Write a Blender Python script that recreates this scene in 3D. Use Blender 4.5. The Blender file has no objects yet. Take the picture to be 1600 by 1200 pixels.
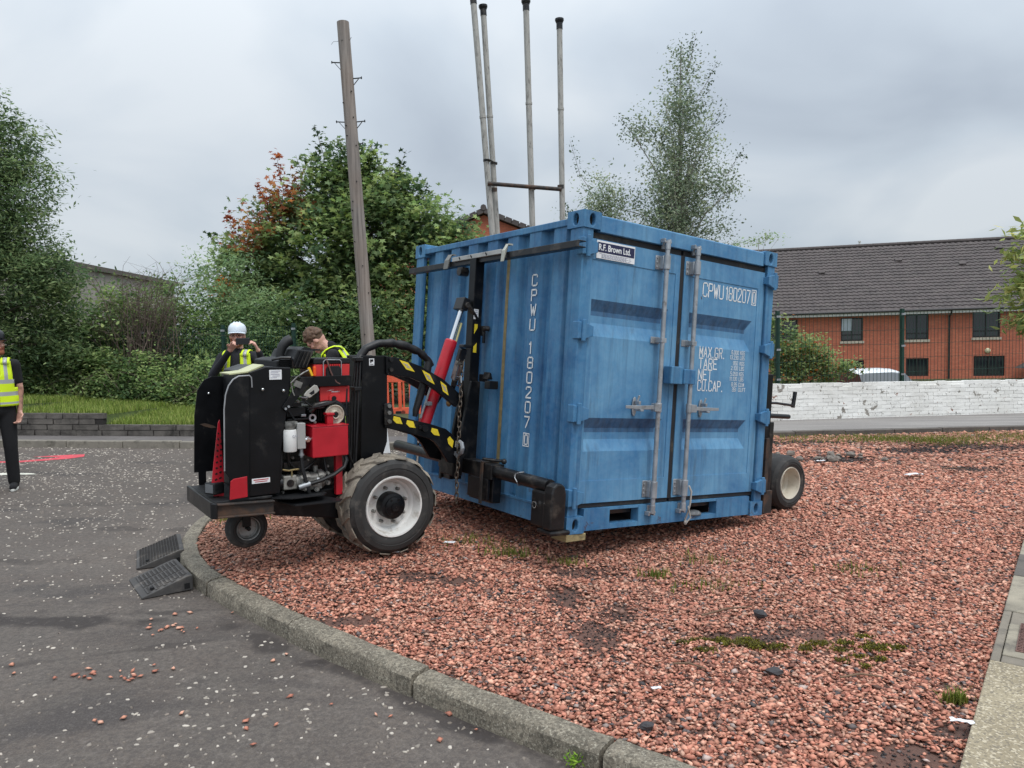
import bpy, bmesh, math, random
import numpy as np
from mathutils import Vector, Matrix, Euler
R = math.radians
scene = bpy.context.scene
COL = scene.collection
rng = np.random.default_rng(7)
random.seed(7)

# ------------------------------------------------------------------ camera
PITCH, ROLL = R(3.5), R(1.5)
F_ = Vector((0, math.cos(PITCH), -math.sin(PITCH)))
U0 = Vector((0, math.sin(PITCH), math.cos(PITCH)))
R0 = Vector((1, 0, 0))
RV = R0 * math.cos(ROLL) - U0 * math.sin(ROLL)
UV = R0 * math.sin(ROLL) + U0 * math.cos(ROLL)
cam_d = bpy.data.cameras.new('camera')
cam = bpy.data.objects.new('camera', cam_d)
COL.objects.link(cam)
m = Matrix.Identity(4)
for i in range(3):
    m[i][0], m[i][1], m[i][2] = RV[i], UV[i], -F_[i]
m[2][3] = 1.6
cam.matrix_world = m
cam_d.sensor_width = 36
cam_d.lens = 36 * 1165 / 1600
cam_d.clip_start = 0.05
cam_d.clip_end = 2000
scene.camera = cam

# ------------------------------------------------------------------ sky and sun
SUN_EL, SUN_AZ = R(58), R(140)          # azimuth from +Y, clockwise
world = bpy.data.worlds.new('World')
scene.world = world
world.use_nodes = True
nt = world.node_tree
nt.nodes.clear()
wo = nt.nodes.new('ShaderNodeOutputWorld')
bg_sky = nt.nodes.new('ShaderNodeBackground')
bg_cl = nt.nodes.new('ShaderNodeBackground')
mixs = nt.nodes.new('ShaderNodeMixShader')
sky = nt.nodes.new('ShaderNodeTexSky')
sky.sky_type = 'NISHITA'
sky.sun_disc = False
sky.sun_elevation = SUN_EL
sky.sun_rotation = SUN_AZ
bg_sky.inputs['Strength'].default_value = 0.10
nt.links.new(sky.outputs[0], bg_sky.inputs['Color'])
tc = nt.nodes.new('ShaderNodeTexCoord')
sep = nt.nodes.new('ShaderNodeSeparateXYZ')
nt.links.new(tc.outputs['Generated'], sep.inputs[0])
# flatten the dome a little so clouds stretch towards the horizon
zz = nt.nodes.new('ShaderNodeMath'); zz.operation = 'ABSOLUTE'
nt.links.new(sep.outputs['Z'], zz.inputs[0])
za = nt.nodes.new('ShaderNodeMath'); za.operation = 'ADD'; za.inputs[1].default_value = 0.35
nt.links.new(zz.outputs[0], za.inputs[0])
dv = nt.nodes.new('ShaderNodeVectorMath'); dv.operation = 'DIVIDE'
cmb = nt.nodes.new('ShaderNodeCombineXYZ')
for i in range(3):
    nt.links.new(za.outputs[0], cmb.inputs[i])
nt.links.new(tc.outputs['Generated'], dv.inputs[0])
nt.links.new(cmb.outputs[0], dv.inputs[1])
mp = nt.nodes.new('ShaderNodeMapping')
mp.inputs['Location'].default_value = (3.1, 0.4, 0.0)
mp.inputs['Scale'].default_value = (1.0, 1.0, 1.5)
nt.links.new(dv.outputs[0], mp.inputs['Vector'])
n1 = nt.nodes.new('ShaderNodeTexNoise')
n1.inputs['Scale'].default_value = 1.5
n1.inputs['Detail'].default_value = 7
n1.inputs['Roughness'].default_value = 0.42
n1.inputs['Distortion'].default_value = 0.35
nt.links.new(mp.outputs[0], n1.inputs['Vector'])
cr = nt.nodes.new('ShaderNodeValToRGB')
cr.color_ramp.elements[0].position = 0.34
cr.color_ramp.elements[0].color = (0.53, 0.60, 0.69, 1)
cr.color_ramp.elements[1].position = 0.62
cr.color_ramp.elements[1].color = (0.84, 0.90, 0.955, 1)
e = cr.color_ramp.elements.new(0.48)
e.color = (0.67, 0.75, 0.835, 1)
nt.links.new(n1.outputs['Fac'], cr.inputs[0])
# overcast skies are brighter overhead than at the horizon
g1 = nt.nodes.new('ShaderNodeMath'); g1.operation = 'MULTIPLY_ADD'
g1.inputs[1].default_value = 2.0; g1.inputs[2].default_value = 0.80
z2 = nt.nodes.new('ShaderNodeMath'); z2.operation = 'MULTIPLY'
nt.links.new(zz.outputs[0], z2.inputs[0]); nt.links.new(zz.outputs[0], z2.inputs[1])
nt.links.new(z2.outputs[0], g1.inputs[0])
nt.links.new(cr.outputs[0], bg_cl.inputs['Color'])
nt.links.new(g1.outputs[0], bg_cl.inputs['Strength'])
mixs.inputs[0].default_value = 0.9
nt.links.new(bg_sky.outputs[0], mixs.inputs[1])
nt.links.new(bg_cl.outputs[0], mixs.inputs[2])
nt.links.new(mixs.outputs[0], wo.inputs['Surface'])

sun_d = bpy.data.lights.new('sun', 'SUN')
sun_d.energy = 1.5
sun_d.angle = R(18)
sun_d.color = (1.0, 0.965, 0.92)
sun = bpy.data.objects.new('sun', sun_d)
COL.objects.link(sun)
sdir = Vector((math.sin(SUN_AZ) * math.cos(SUN_EL), math.cos(SUN_AZ) * math.cos(SUN_EL), math.sin(SUN_EL)))
sun.rotation_euler = (-sdir).to_track_quat('-Z', 'Y').to_euler()

scene.view_settings.view_transform = 'Standard'
scene.view_settings.look = 'None'
scene.view_settings.exposure = 0.0
scene.view_settings.gamma = 1.0
scene.view_settings.use_curve_mapping = False

# ------------------------------------------------------------------ frames of the site
SL = -0.0245                              # cross fall of the ground (dz/dx)
M_CON = Matrix(((0.8109249, -0.5792840, 0.0826487, 0.345),
                (0.5774387, 0.8150707, 0.0471634, 5.094),
                (-0.0946855, 0.0094786, 0.9954621, 0.229),
                (0, 0, 0, 1)))
M_RIG = Matrix(((0.8148352, -0.5791750, 0.0244927, 0.340),
                (0.5793488, 0.8150797, 0.0, 5.094),
                (-0.0199635, 0.0141898, 0.9997000, -0.008),
                (0, 0, 0, 1)))
CON2RIG = M_RIG.inverted() @ M_CON
HUMP = M_RIG @ Vector((-0.7, 1.25, 0))

def gz(x, y):
    """height of the gravel bed"""
    return SL * x + 0.075 * np.exp(-(((x - HUMP.x) ** 2 + (y - HUMP.y) ** 2) / (2 * 0.95 ** 2)))

def rz(x):
    """height of the road"""
    return SL * x - 0.10

# ------------------------------------------------------------------ mesh helpers
class MB:
    def __init__(s, xf=None):
        s.v, s.f, s.m = [], [], []
        s.xf = xf
    def add(s, vs, fs, mi=0):
        o = len(s.v)
        s.v += [tuple(v) for v in vs]
        for f in fs:
            s.f.append(tuple(i + o for i in f)); s.m.append(mi)
        return s
    def box(s, c, size, rot=None, mi=0):
        hx, hy, hz = size[0] / 2, size[1] / 2, size[2] / 2
        vs = [Vector((x, y, z)) for x in (-hx, hx) for y in (-hy, hy) for z in (-hz, hz)]
        if rot is not None:
            rm = rot if isinstance(rot, Matrix) else Euler(rot).to_matrix()
            vs = [rm @ v for v in vs]
        c = Vector(c)
        return s.add([v + c for v in vs], [(0, 1, 3, 2), (4, 6, 7, 5), (0, 4, 5, 1), (2, 3, 7, 6), (0, 2, 6, 4), (1, 5, 7, 3)], mi)
    def bb(s, x0, x1, y0, y1, z0, z1, mi=0):
        return s.box(((x0 + x1) / 2, (y0 + y1) / 2, (z0 + z1) / 2), (abs(x1 - x0), abs(y1 - y0), abs(z1 - z0)), None, mi)
    def beam(s, p0, p1, w, h, up=(0, 0, 1), mi=0):
        p0, p1 = Vector(p0), Vector(p1)
        d = (p1 - p0); L = d.length; d.normalize()
        u = Vector(up); sx = d.cross(u)
        if sx.length < 1e-4: sx = d.cross(Vector((1, 0, 0)))
        sx.normalize(); u = sx.cross(d)
        vs = []
        for p in (p0, p1):
            for a, b in ((-1, -1), (1, -1), (1, 1), (-1, 1)):
                vs.append(p + sx * (a * w / 2) + u * (b * h / 2))
        return s.add(vs, [(0, 3, 2, 1), (4, 5, 6, 7), (0, 1, 5, 4), (1, 2, 6, 5), (2, 3, 7, 6), (3, 0, 4, 7)], mi)
    def prism(s, poly, a, b, axis='y', mi=0):
        n = len(poly)
        def P(u, w, t):
            return {'y': (u, t, w), 'x': (t, u, w), 'z': (u, w, t)}[axis]
        vs = [P(u, w, a) for u, w in poly] + [P(u, w, b) for u, w in poly]
        fs = [tuple(range(n)), tuple(range(2 * n - 1, n - 1, -1))]
        fs += [(i, i + n, (i + 1) % n + n, (i + 1) % n) for i in range(n)]
        return s.add(vs, fs, mi)
    def cyl(s, p0, p1, r, r1=None, n=14, mi=0, caps=True):
        r1 = r if r1 is None else r1
        p0, p1 = Vector(p0), Vector(p1)
        d = (p1 - p0).normalized()
        a = d.orthogonal().normalized(); b = d.cross(a)
        vs = []
        for p, rr in ((p0, r), (p1, r1)):
            for i in range(n):
                t = 2 * math.pi * i / n
                vs.append(p + a * (rr * math.cos(t)) + b * (rr * math.sin(t)))
        fs = [(i, (i + 1) % n, (i + 1) % n + n, i + n) for i in range(n)]
        if caps: fs += [tuple(range(n - 1, -1, -1)), tuple(range(n, 2 * n))]
        return s.add(vs, fs, mi)
    def tube(s, pts, r, n=8, mi=0, caps=True):
        pts = [Vector(p) for p in pts]
        rs = r if isinstance(r, (list, tuple)) else [r] * len(pts)
        t0 = (pts[1] - pts[0]).normalized()
        a = t0.orthogonal().normalized()
        vs, fs = [], []
        for k, p in enumerate(pts):
            if k == 0: t = t0
            elif k == len(pts) - 1: t = (pts[k] - pts[k - 1]).normalized()
            else: t = ((pts[k + 1] - pts[k]).normalized() + (pts[k] - pts[k - 1]).normalized()).normalized()
            a = (a - t * a.dot(t)).normalized(); b = t.cross(a)
            for i in range(n):
                q = 2 * math.pi * i / n
                vs.append(p + a * (rs[k] * math.cos(q)) + b * (rs[k] * math.sin(q)))
        for k in range(len(pts) - 1):
            for i in range(n):
                fs.append((k * n + i, k * n + (i + 1) % n, (k + 1) * n + (i + 1) % n, (k + 1) * n + i))
        if caps:
            fs += [tuple(range(n - 1, -1, -1)), tuple(range((len(pts) - 1) * n, len(pts) * n))]
        return s.add(vs, fs, mi)
    def lathe(s, prof, c, axis='y', n=32, mi=0, closed=False):
        c = Vector(c); vs, fs = [], []
        for r, h in prof:
            for i in range(n):
                t = 2 * math.pi * i / n
                q = {'y': (r * math.cos(t), h, r * math.sin(t)), 'z': (r * math.cos(t), r * math.sin(t), h), 'x': (h, r * math.cos(t), r * math.sin(t))}[axis]
                vs.append(c + Vector(q))
        k = len(prof)
        for j in range(k if closed else k - 1):
            j2 = (j + 1) % k
            for i in range(n):
                fs.append((j * n + i, j2 * n + i, j2 * n + (i + 1) % n, j * n + (i + 1) % n))
        return s.add(vs, fs, mi)
    def ball(s, c, r, n=12, m=8, rot=None, mi=0):
        if not isinstance(r, (tuple, list)): r = (r, r, r)
        c = Vector(c); vs, fs = [], []
        rm = Euler(rot).to_matrix() if rot is not None else None
        for j in range(1, m):
            p = math.pi * j / m
            for i in range(n):
                t = 2 * math.pi * i / n
                q = Vector((r[0] * math.sin(p) * math.cos(t), r[1] * math.sin(p) * math.sin(t), r[2] * math.cos(p)))
                vs.append(c + (rm @ q if rm else q))
        top = Vector((0, 0, r[2])); top = rm @ top if rm else top
        vs += [c + top, c - top]
        a, b = len(vs) - 2, len(vs) - 1
        for j in range(m - 2):
            for i in range(n):
                fs.append((j * n + i, (j + 1) * n + i, (j + 1) * n + (i + 1) % n, j * n + (i + 1) % n))
        for i in range(n):
            fs.append((a, i, (i + 1) % n))
            fs.append((b, (m - 2) * n + (i + 1) % n, (m - 2) * n + i))
        return s.add(vs, fs, mi)
    def capsule(s, p0, p1, r0, r1, n=10):
        p0, p1 = Vector(p0), Vector(p1)
        d = p1 - p0
        L = max(d.length, 1e-5); d = d / L
        pts, rs = [], []
        for k in range(5):
            a = math.pi / 2 * k / 4
            pts.append(p0 - d * (r0 * math.cos(a) * 0.999)); rs.append(max(r0 * math.sin(a), 0.0008))
        for k in range(5):
            a = math.pi / 2 * k / 4
            pts.append(p1 + d * (r1 * math.sin(a) * 0.999 + 1e-5)); rs.append(max(r1 * math.cos(a), 0.0008))
        return s.tube(pts, rs, n)
    def ovalplate(s, o, u, v, nrm, w, h, oc, oa, ob, depth, mi=0, mi_in=1, n=16):
        """rectangular face w*h with an oval hole sunk by depth"""
        o, u, v, nrm = Vector(o), Vector(u), Vector(v), Vector(nrm)
        def rect(t):
            c, sn = math.cos(t), math.sin(t)
            dx = (w - oc[0]) if c > 0 else oc[0]; dy = (h - oc[1]) if sn > 0 else oc[1]
            k = min(dx / abs(c) if abs(c) > 1e-6 else 1e9, dy / abs(sn) if abs(sn) > 1e-6 else 1e9)
            return oc[0] + c * k, oc[1] + sn * k
        ts = sorted(set([2 * math.pi * i / n for i in range(n)] + [math.atan2(y - oc[1], x - oc[0]) % (2 * math.pi) for x in (0, w) for y in (0, h)]))
        k = len(ts); vs = []
        for t in ts:
            x, y = rect(t); vs.append(o + u * x + v * y)
        for t in ts:
            vs.append(o + u * (oc[0] + oa * math.cos(t)) + v * (oc[1] + ob * math.sin(t)))
        for t in ts:
            vs.append(o + u * (oc[0] + oa * math.cos(t)) + v * (oc[1] + ob * math.sin(t)) - nrm * depth)
        s.add(vs, [(i, (i + 1) % k, (i + 1) % k + k, i + k) for i in range(k)] + [(i + k, (i + 1) % k + k, (i + 1) % k + 2 * k, i + 2 * k) for i in range(k)], mi)
        return s.add(vs[2 * k:], [tuple(range(k))], mi_in)
    def mesh(s, name):
        me = bpy.data.meshes.new(name)
        vs = s.v
        if s.xf is not None: vs = [tuple(s.xf @ Vector(v)) for v in vs]
        me.from_pydata(vs, [], s.f)
        if any(s.m): me.polygons.foreach_set('material_index', s.m)
        bm = bmesh.new(); bm.from_mesh(me); bmesh.ops.recalc_face_normals(bm, faces=bm.faces); bm.to_mesh(me); bm.free()
        return me
    def build(s, name, mat, parent=None, smooth=False, bevel=0.0, seg=2, label=None, loc=None, recalc=True):
        me = s.mesh(name)
        return finish(name, me, mat, parent, smooth, bevel, seg, label, loc)

def finish(name, me, mat, parent=None, smooth=False, bevel=0.0, seg=2, label=None, loc=None):
    mats = mat if isinstance(mat, (list, tuple)) else [mat]
    for q in mats: me.materials.append(q)
    ob = bpy.data.objects.new(name, me)
    COL.objects.link(ob)
    if parent is not None: ob.parent = parent
    if loc is not None: ob.location = loc
    if smooth:
        me.polygons.foreach_set('use_smooth', [True] * len(me.polygons))
        me.set_sharp_from_angle(angle=R(38))
    if bevel:
        b = ob.modifiers.new('bevel', 'BEVEL'); b.width = bevel; b.segments = seg; b.limit_method = 'ANGLE'; b.angle_limit = R(40)
    if label: ob['label'] = label
    return ob

def tag(o, label, cat, group=None):
    o['label'] = label; o['category'] = cat
    if group: o['group'] = group
    return o
def struct(o):
    o['kind'] = 'structure'; return o
def stuff(o):
    o['kind'] = 'stuff'; return o
def empty(name, label=None, cat=None, mw=None, loc=None, rz_=0, group=None):
    o = bpy.data.objects.new(name, None); COL.objects.link(o)
    o.empty_display_size = 0.2
    if mw is not None: o.matrix_world = mw
    if loc is not None: o.location = loc
    if rz_: o.rotation_euler = (0, 0, rz_)
    if label: tag(o, label, cat, group)
    return o

def np_mesh(name, V, faces_n, idx, mat, cols=None, parent=None):
    """V (n,3); idx flat loop vertex indices; faces_n loops per face (int, all equal)"""
    me = bpy.data.meshes.new(name)
    nf = len(idx) // faces_n
    me.vertices.add(len(V)); me.vertices.foreach_set('co', np.asarray(V, np.float32).ravel())
    me.loops.add(len(idx)); me.loops.foreach_set('vertex_index', np.asarray(idx, np.int32))
    me.polygons.add(nf)
    me.polygons.foreach_set('loop_start', np.arange(0, nf * faces_n, faces_n, dtype=np.int32))
    me.update(calc_edges=True)
    if cols is not None:
        at_ = me.attributes.new('col', 'FLOAT_COLOR', 'POINT')
        c4 = np.ones((len(V), 4), np.float32); c4[:, :3] = cols
        at_.data.foreach_set('color', c4.ravel())
    me.materials.append(mat)
    o = bpy.data.objects.new(name, me); COL.objects.link(o)
    if parent is not None: o.parent = parent
    return o

# ------------------------------------------------------------------ materials
def srgb(r, g, b):
    f = lambda c: (c / 255 / 12.92) if c / 255 <= 0.04045 else ((c / 255 + 0.055) / 1.055) ** 2.4
    return (f(r), f(g), f(b))

class NT:
    def __init__(s, name):
        s.mat = bpy.data.materials.new(name); s.mat.use_nodes = True
        s.t = s.mat.node_tree; s.b = s.t.nodes['Principled BSDF']; s.out = s.t.nodes['Material Output']
    def n(s, typ, **kw):
        nd = s.t.nodes.new(typ)
        for k, v in kw.items(): setattr(nd, k, v)
        return nd
    def l(s, a, b): s.t.links.new(a, b)
    def coord(s, kind='Object', scale=(1, 1, 1)):
        if kind == 'World': o = s.n('ShaderNodeNewGeometry').outputs['Position']
        else: o = s.n('ShaderNodeTexCoord').outputs[kind]
        mpn = s.n('ShaderNodeMapping'); mpn.inputs['Scale'].default_value = scale
        s.l(o, mpn.inputs['Vector']); return mpn.outputs[0]
    def noise(s, vec, scale, detail=5, rough=0.55, dist=0.0):
        nd = s.n('ShaderNodeTexNoise'); nd.inputs['Scale'].default_value = scale; nd.inputs['Detail'].default_value = detail
        nd.inputs['Roughness'].default_value = rough; nd.inputs['Distortion'].default_value = dist
        s.l(vec, nd.inputs['Vector']); return nd.outputs['Fac']
    def ramp(s, fac, stops):
        r = s.n('ShaderNodeValToRGB'); els = r.color_ramp.elements
        while len(els) < len(stops): els.new(0.5)
        for el, (p, c) in zip(els, stops):
            el.position = p
            el.color = (c, c, c, 1) if isinstance(c, (int, float)) else (*c[:3], 1)
        s.l(fac, r.inputs[0]); return r.outputs[0]
    def mix(s, fac, a, b, mode='MIX'):
        mx = s.n('ShaderNodeMix', data_type='RGBA', blend_type=mode)
        for sock, val in ((mx.inputs[0], fac), (mx.inputs[6], a), (mx.inputs[7], b)):
            if hasattr(val, 'links') or isinstance(val, bpy.types.NodeSocket): s.l(val, sock)
            elif isinstance(val, (int, float)): sock.default_value = val if sock == mx.inputs[0] else (val, val, val, 1)
            else: sock.default_value = (*val[:3], 1)
        return mx.outputs[2]
    def bump(s, h, strength=0.3, dist=0.01):
        bp = s.n('ShaderNodeBump'); bp.inputs['Strength'].default_value = strength; bp.inputs['Distance'].default_value = dist
        s.l(h, bp.inputs['Height']); s.l(bp.outputs[0], s.b.inputs['Normal'])
    def base(s, v):
        if isinstance(v, bpy.types.NodeSocket): s.l(v, s.b.inputs['Base Color'])
        else: s.b.inputs['Base Color'].default_value = (*v[:3], 1)
    def rough(s, v):
        if isinstance(v, bpy.types.NodeSocket): s.l(v, s.b.inputs['Roughness'])
        else: s.b.inputs['Roughness'].default_value = v

def mat(name, base, rough=0.6, metal=0.0, var=0.2, vs=6.0, dirt=None, dirt_amt=0.5, ds=3.0, bump=0.0, bs=60, bd=0.004, coord='Object', scale=(1, 1, 1), spec=0.5, rvar=0.12):
    t = NT(name)
    vec = t.coord(coord, scale)
    nz = t.noise(vec, vs)
    lo = tuple(c * (1 - var) for c in base); hi = tuple(min(1, c * (1 + var)) for c in base)
    col = t.ramp(nz, [(0.3, lo), (0.7, hi)])
    if dirt is not None:
        dz = t.noise(vec, ds, 8, 0.65, 0.3)
        col = t.mix(t.ramp(dz, [(0.62 - 0.25 * dirt_amt, 0.0), (0.80 - 0.2 * dirt_amt, 1.0)]), col, dirt)
    t.base(col)
    t.rough(t.ramp(nz, [(0.2, max(0.02, rough - rvar)), (0.8, min(1, rough + rvar))]))
    t.b.inputs['Metallic'].default_value = metal
    t.b.inputs['Specular IOR Level'].default_value = spec
    if bump: t.bump(t.noise(vec, bs, 4, 0.6), bump, bd)
    return t.mat

def attr_mat(name, rough=0.7, trans=0.0, bump=0.0, spec=0.3):
    t = NT(name)
    a = t.n('ShaderNodeAttribute'); a.attribute_name = 'col'
    t.base(a.outputs['Color']); t.rough(rough); t.b.inputs['Specular IOR Level'].default_value = spec
    if trans:
        tr = t.n('ShaderNodeBsdfTranslucent'); mx = t.n('ShaderNodeMixShader'); mx.inputs[0].default_value = trans
        hs = t.n('ShaderNodeHueSaturation'); hs.inputs['Value'].default_value = 1.25; hs.inputs['Saturation'].default_value = 1.1
        t.l(a.outputs['Color'], hs.inputs['Color'])
        t.l(hs.outputs[0], tr.inputs['Color']); t.l(t.b.outputs[0], mx.inputs[1]); t.l(tr.outputs[0], mx.inputs[2]); t.l(mx.outputs[0], t.out.inputs['Surface'])
    if bump: t.bump(t.noise(t.coord('World'), 90, 3), bump, 0.004)
    return t.mat

# container paint: chalky blue with vertical weather streaks, dirt and rust nicks
def blue_paint(name, base, fade, dark, streak=0.5):
    t = NT(name)
    v1 = t.coord('Object', (14, 14, 0.7)); v2 = t.coord('Object')
    st = t.noise(v1, 1.6, 5, 0.6)
    cl = t.noise(v2, 2.1, 7, 0.62, 0.4)
    fine = t.noise(v2, 26, 4, 0.6)
    c = t.mix(t.ramp(cl, [(0.34, 0.0), (0.62, 0.8)]), base, fade)
    c = t.mix(t.ramp(st, [(0.45, 0.0), (0.75, streak)]), c, dark)
    c = t.mix(t.ramp(t.noise(t.coord('Object', (30, 30, 1.2)), 1.3, 4, 0.7), [(0.56, 0.0), (0.8, 0.30)]), c, (fade[0] * 1.35, fade[1] * 1.25, fade[2] * 1.15))
    c = t.mix(t.ramp(fine, [(0.3, 0.0), (0.75, 0.16)]), c, (0.30, 0.40, 0.50))
    gm = t.noise(t.coord('Object', (9, 9, 0.9)), 1.0, 7, 0.7, 0.3)
    c = t.mix(t.ramp(gm, [(0.57, 0.0), (0.72, 0.45)]), c, (0.045, 0.060, 0.075))
    rust = t.noise(v2, 9, 9, 0.72, 0.2)
    ox = t.n('ShaderNodeTexCoord'); oz = t.n('ShaderNodeSeparateXYZ'); t.l(ox.outputs['Object'], oz.inputs[0])
    low = t.ramp(oz.outputs['Z'], [(0.0, .085), (0.30, 0.0)])
    ra = t.n('ShaderNodeMath', operation='ADD'); t.l(rust, ra.inputs[0]); t.l(low, ra.inputs[1])
    c = t.mix(t.ramp(ra.outputs[0], [(0.69, 0.0), (0.715, 0.85)]), c, (0.085, 0.042, 0.026))
    c = t.mix(t.ramp(t.noise(t.coord('Object', (2, 2, 9)), 6, 8, .75), [(0.70, 0.0), (0.715, .7)]), c, (0.34, 0.42, 0.48))
    t.base(c)
    t.rough(t.ramp(cl, [(0.3, 0.42), (0.75, 0.62)])); t.b.inputs['Specular IOR Level'].default_value = 0.35
    t.bump(t.noise(v2, 7, 3, 0.5), 0.12, 0.01)
    return t.mat

MT = {}
MT['blue'] = blue_paint('container_blue_paint', srgb(40, 97, 144), srgb(82, 140, 178), srgb(20, 62, 102), .62)
MT['blue2'] = blue_paint('container_door_paint', srgb(60, 117, 162), srgb(106, 158, 192), srgb(38, 88, 132), 0.44)
MT['grime_shade'] = blue_paint('grimy_shaded_recess_paint', srgb(46, 88, 128), srgb(64, 110, 148), srgb(24, 50, 78), .8)  # darker blue: recess shade painted in along with dirt streaks
MT['gasket'] = mat('rubber_gasket', (0.016, 0.017, 0.020), 0.7, dirt=(0.08, 0.07, 0.05), dirt_amt=0.3, ds=6)
MT['galv'] = mat('galvanised_steel', (0.36, 0.38, 0.40), 0.5, 0.55, var=0.18, vs=14, dirt=(0.16, 0.13, 0.10), dirt_amt=0.25, ds=9)
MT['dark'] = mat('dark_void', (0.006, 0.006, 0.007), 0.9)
MT['letter'] = mat('white_lettering', (0.78, 0.80, 0.80), 0.6, var=0.08, dirt=(0.25, 0.36, 0.48), dirt_amt=0.12, ds=18)
MT['navy'] = mat('navy_print', (0.012, 0.014, 0.06), 0.45, var=0.1)
MT['signwhite'] = mat('white_sign_plate', (0.78, 0.79, 0.80), 0.45, var=0.06)
MT['signgrey'] = mat('grey_small_print', (0.32, 0.33, 0.40), 0.5, var=0.2)
MT['tan'] = mat('tan_stripe', (0.21, 0.165, 0.08), 0.7, var=0.3, vs=20)
MT['black'] = mat('scuffed_black_paint', (0.0038, 0.0042, 0.0055), 0.40, var=0.3, dirt=(0.040, 0.037, 0.034), dirt_amt=0.24, ds=6, bump=0.06, bs=30, spec=0.28)
MT['blackm'] = mat('matt_black_plastic', (0.009, 0.0095, 0.011), 0.55, var=0.25, dirt=(0.05, 0.048, 0.046), dirt_amt=0.22, ds=7, spec=0.35)
MT['worn'] = mat('worn_black_steel', (0.009, 0.009, 0.010), 0.36, 0.15, var=0.4, dirt=(0.085, 0.072, 0.06), dirt_amt=0.34, ds=7, bump=0.2, bs=40)
MT['rustblack'] = mat('rusting_black_steel', (0.03, 0.027, 0.025), 0.65, 0.1, var=0.4, dirt=(0.115, 0.058, 0.032), dirt_amt=0.62, ds=6, bump=0.25, bs=50)
MT['red'] = mat('red_machine_paint', (0.44, 0.010, 0.022), 0.38, var=0.14, dirt=(0.16, 0.03, 0.03), dirt_amt=0.22, ds=8)
MT['redbox'] = mat('red_plastic', (0.58, 0.028, 0.030), 0.42, var=0.10)
MT['orange'] = mat('orange_lens', (0.80, 0.10, 0.015), 0.3, var=0.1)
MT['yellow'] = mat('yellow_sticker', (0.78, 0.60, 0.03), 0.45, var=0.1, dirt=(0.15, 0.12, 0.04), dirt_amt=0.15, ds=14)
MT['chrome'] = mat('polished_steel_rod', (0.72, 0.73, 0.74), 0.16, 1.0, var=0.05)
MT['steel'] = mat('oily_grey_steel', (0.23, 0.225, 0.21), 0.45, 0.5, var=0.35, vs=18, dirt=(0.04, 0.036, 0.03), dirt_amt=0.45, ds=14)
MT['chain'] = mat('rusty_chain_steel', (0.13, 0.11, 0.09), 0.5, 0.6, var=0.4, vs=30, dirt=(0.12, 0.06, 0.03), dirt_amt=0.4, ds=30)
MT['hose'] = mat('black_hose_rubber', (0.009, 0.009, 0.010), 0.5, var=0.3, vs=20)
MT['cream'] = mat('cream_air_filter', (0.52, 0.47, 0.38), 0.6, var=0.15, dirt=(0.2, 0.17, 0.13), dirt_amt=0.3, ds=14)
MT['white'] = mat('white_enamel', (0.74, 0.74, 0.72), 0.45, var=0.08, dirt=(0.3, 0.27, 0.22), dirt_amt=0.16, ds=12)
MT['rim'] = mat('white_rim_paint', (0.70, 0.69, 0.66), 0.5, var=0.08, dirt=(0.33, 0.28, 0.22), dirt_amt=0.3, ds=9)
MT['rubber'] = mat('tyre_rubber', (0.030, 0.029, 0.028), 0.75, var=0.3, dirt=(0.10, 0.09, 0.08), dirt_amt=0.3, ds=9, bump=0.1, bs=60)
MT['mudtyre'] = mat('muddy_tyre_tread', (0.26, 0.225, 0.18), 0.9, var=0.35, vs=14, dirt=(0.055, 0.05, 0.045), dirt_amt=0.55, ds=7, bump=0.4, bs=35, bd=0.01)
MT['timber'] = mat('damp_timber', (0.30, 0.24, 0.12), 0.8, var=0.3, vs=10, scale=(3, 1, 8), dirt=(0.08, 0.07, 0.04), dirt_amt=0.4, ds=4)
# ================================================================== GROUND
def sheet(name, x0, x1, y0, y1, zf, matl, nx=2, ny=2):
    xs = np.linspace(x0, x1, nx); ys = np.linspace(y0, y1, ny)
    V = [(x, y, float(zf(x, y))) for y in ys for x in xs]
    Fs = [(j * nx + i, j * nx + i + 1, (j + 1) * nx + i + 1, (j + 1) * nx + i) for j in range(ny - 1) for i in range(nx - 1)]
    me = bpy.data.meshes.new(name); me.from_pydata(V, [], Fs)
    return struct(finish(name, me, matl))

MT['earth'] = mat('field_grass_earth', (0.060, 0.075, 0.030), 0.95, var=0.4, vs=0.6, coord='World')
sheet('ground', -600, 600, -100, 900, lambda x, y: -1.1, MT['earth'])

# --- asphalt road, worn, with damp stains and cracks
t = NT('worn_asphalt')
w = t.coord('World')
big = t.noise(w, 0.55, 6, 0.6, 0.5)
mid = t.noise(w, 3.0, 6, 0.65, 0.3)
gr = t.noise(w, 120, 3, 0.7)
c = t.ramp(big, [(0.30, srgb(86, 80, 74)), (0.55, srgb(103, 95, 88)), (0.75, srgb(119, 110, 101))])
c = t.mix(t.ramp(mid, [(0.42, 0.0), (0.62, 0.5)]), c, srgb(94, 83, 75))
stretch = t.noise(t.coord('World', (0.8, 2.2, 1)), 0.55, 5, 0.6, 0.8)
c = t.mix(t.ramp(stretch, [(0.56, 0.0), (0.64, 0.70)]), c, srgb(54, 49, 48))
vor = t.n('ShaderNodeTexVoronoi', feature='DISTANCE_TO_EDGE'); vor.inputs['Scale'].default_value = 0.42
wob = t.n('ShaderNodeVectorMath', operation='MULTIPLY_ADD'); wob.inputs[1].default_value = (0.7, 0.7, 0.7)
nv = t.n('ShaderNodeTexNoise'); nv.inputs['Scale'].default_value = 1.7; nv.inputs['Detail'].default_value = 6
t.l(w, nv.inputs['Vector']); t.l(nv.outputs['Color'], wob.inputs[0]); t.l(w, wob.inputs[2]); t.l(wob.outputs[0], vor.inputs['Vector'])
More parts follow.
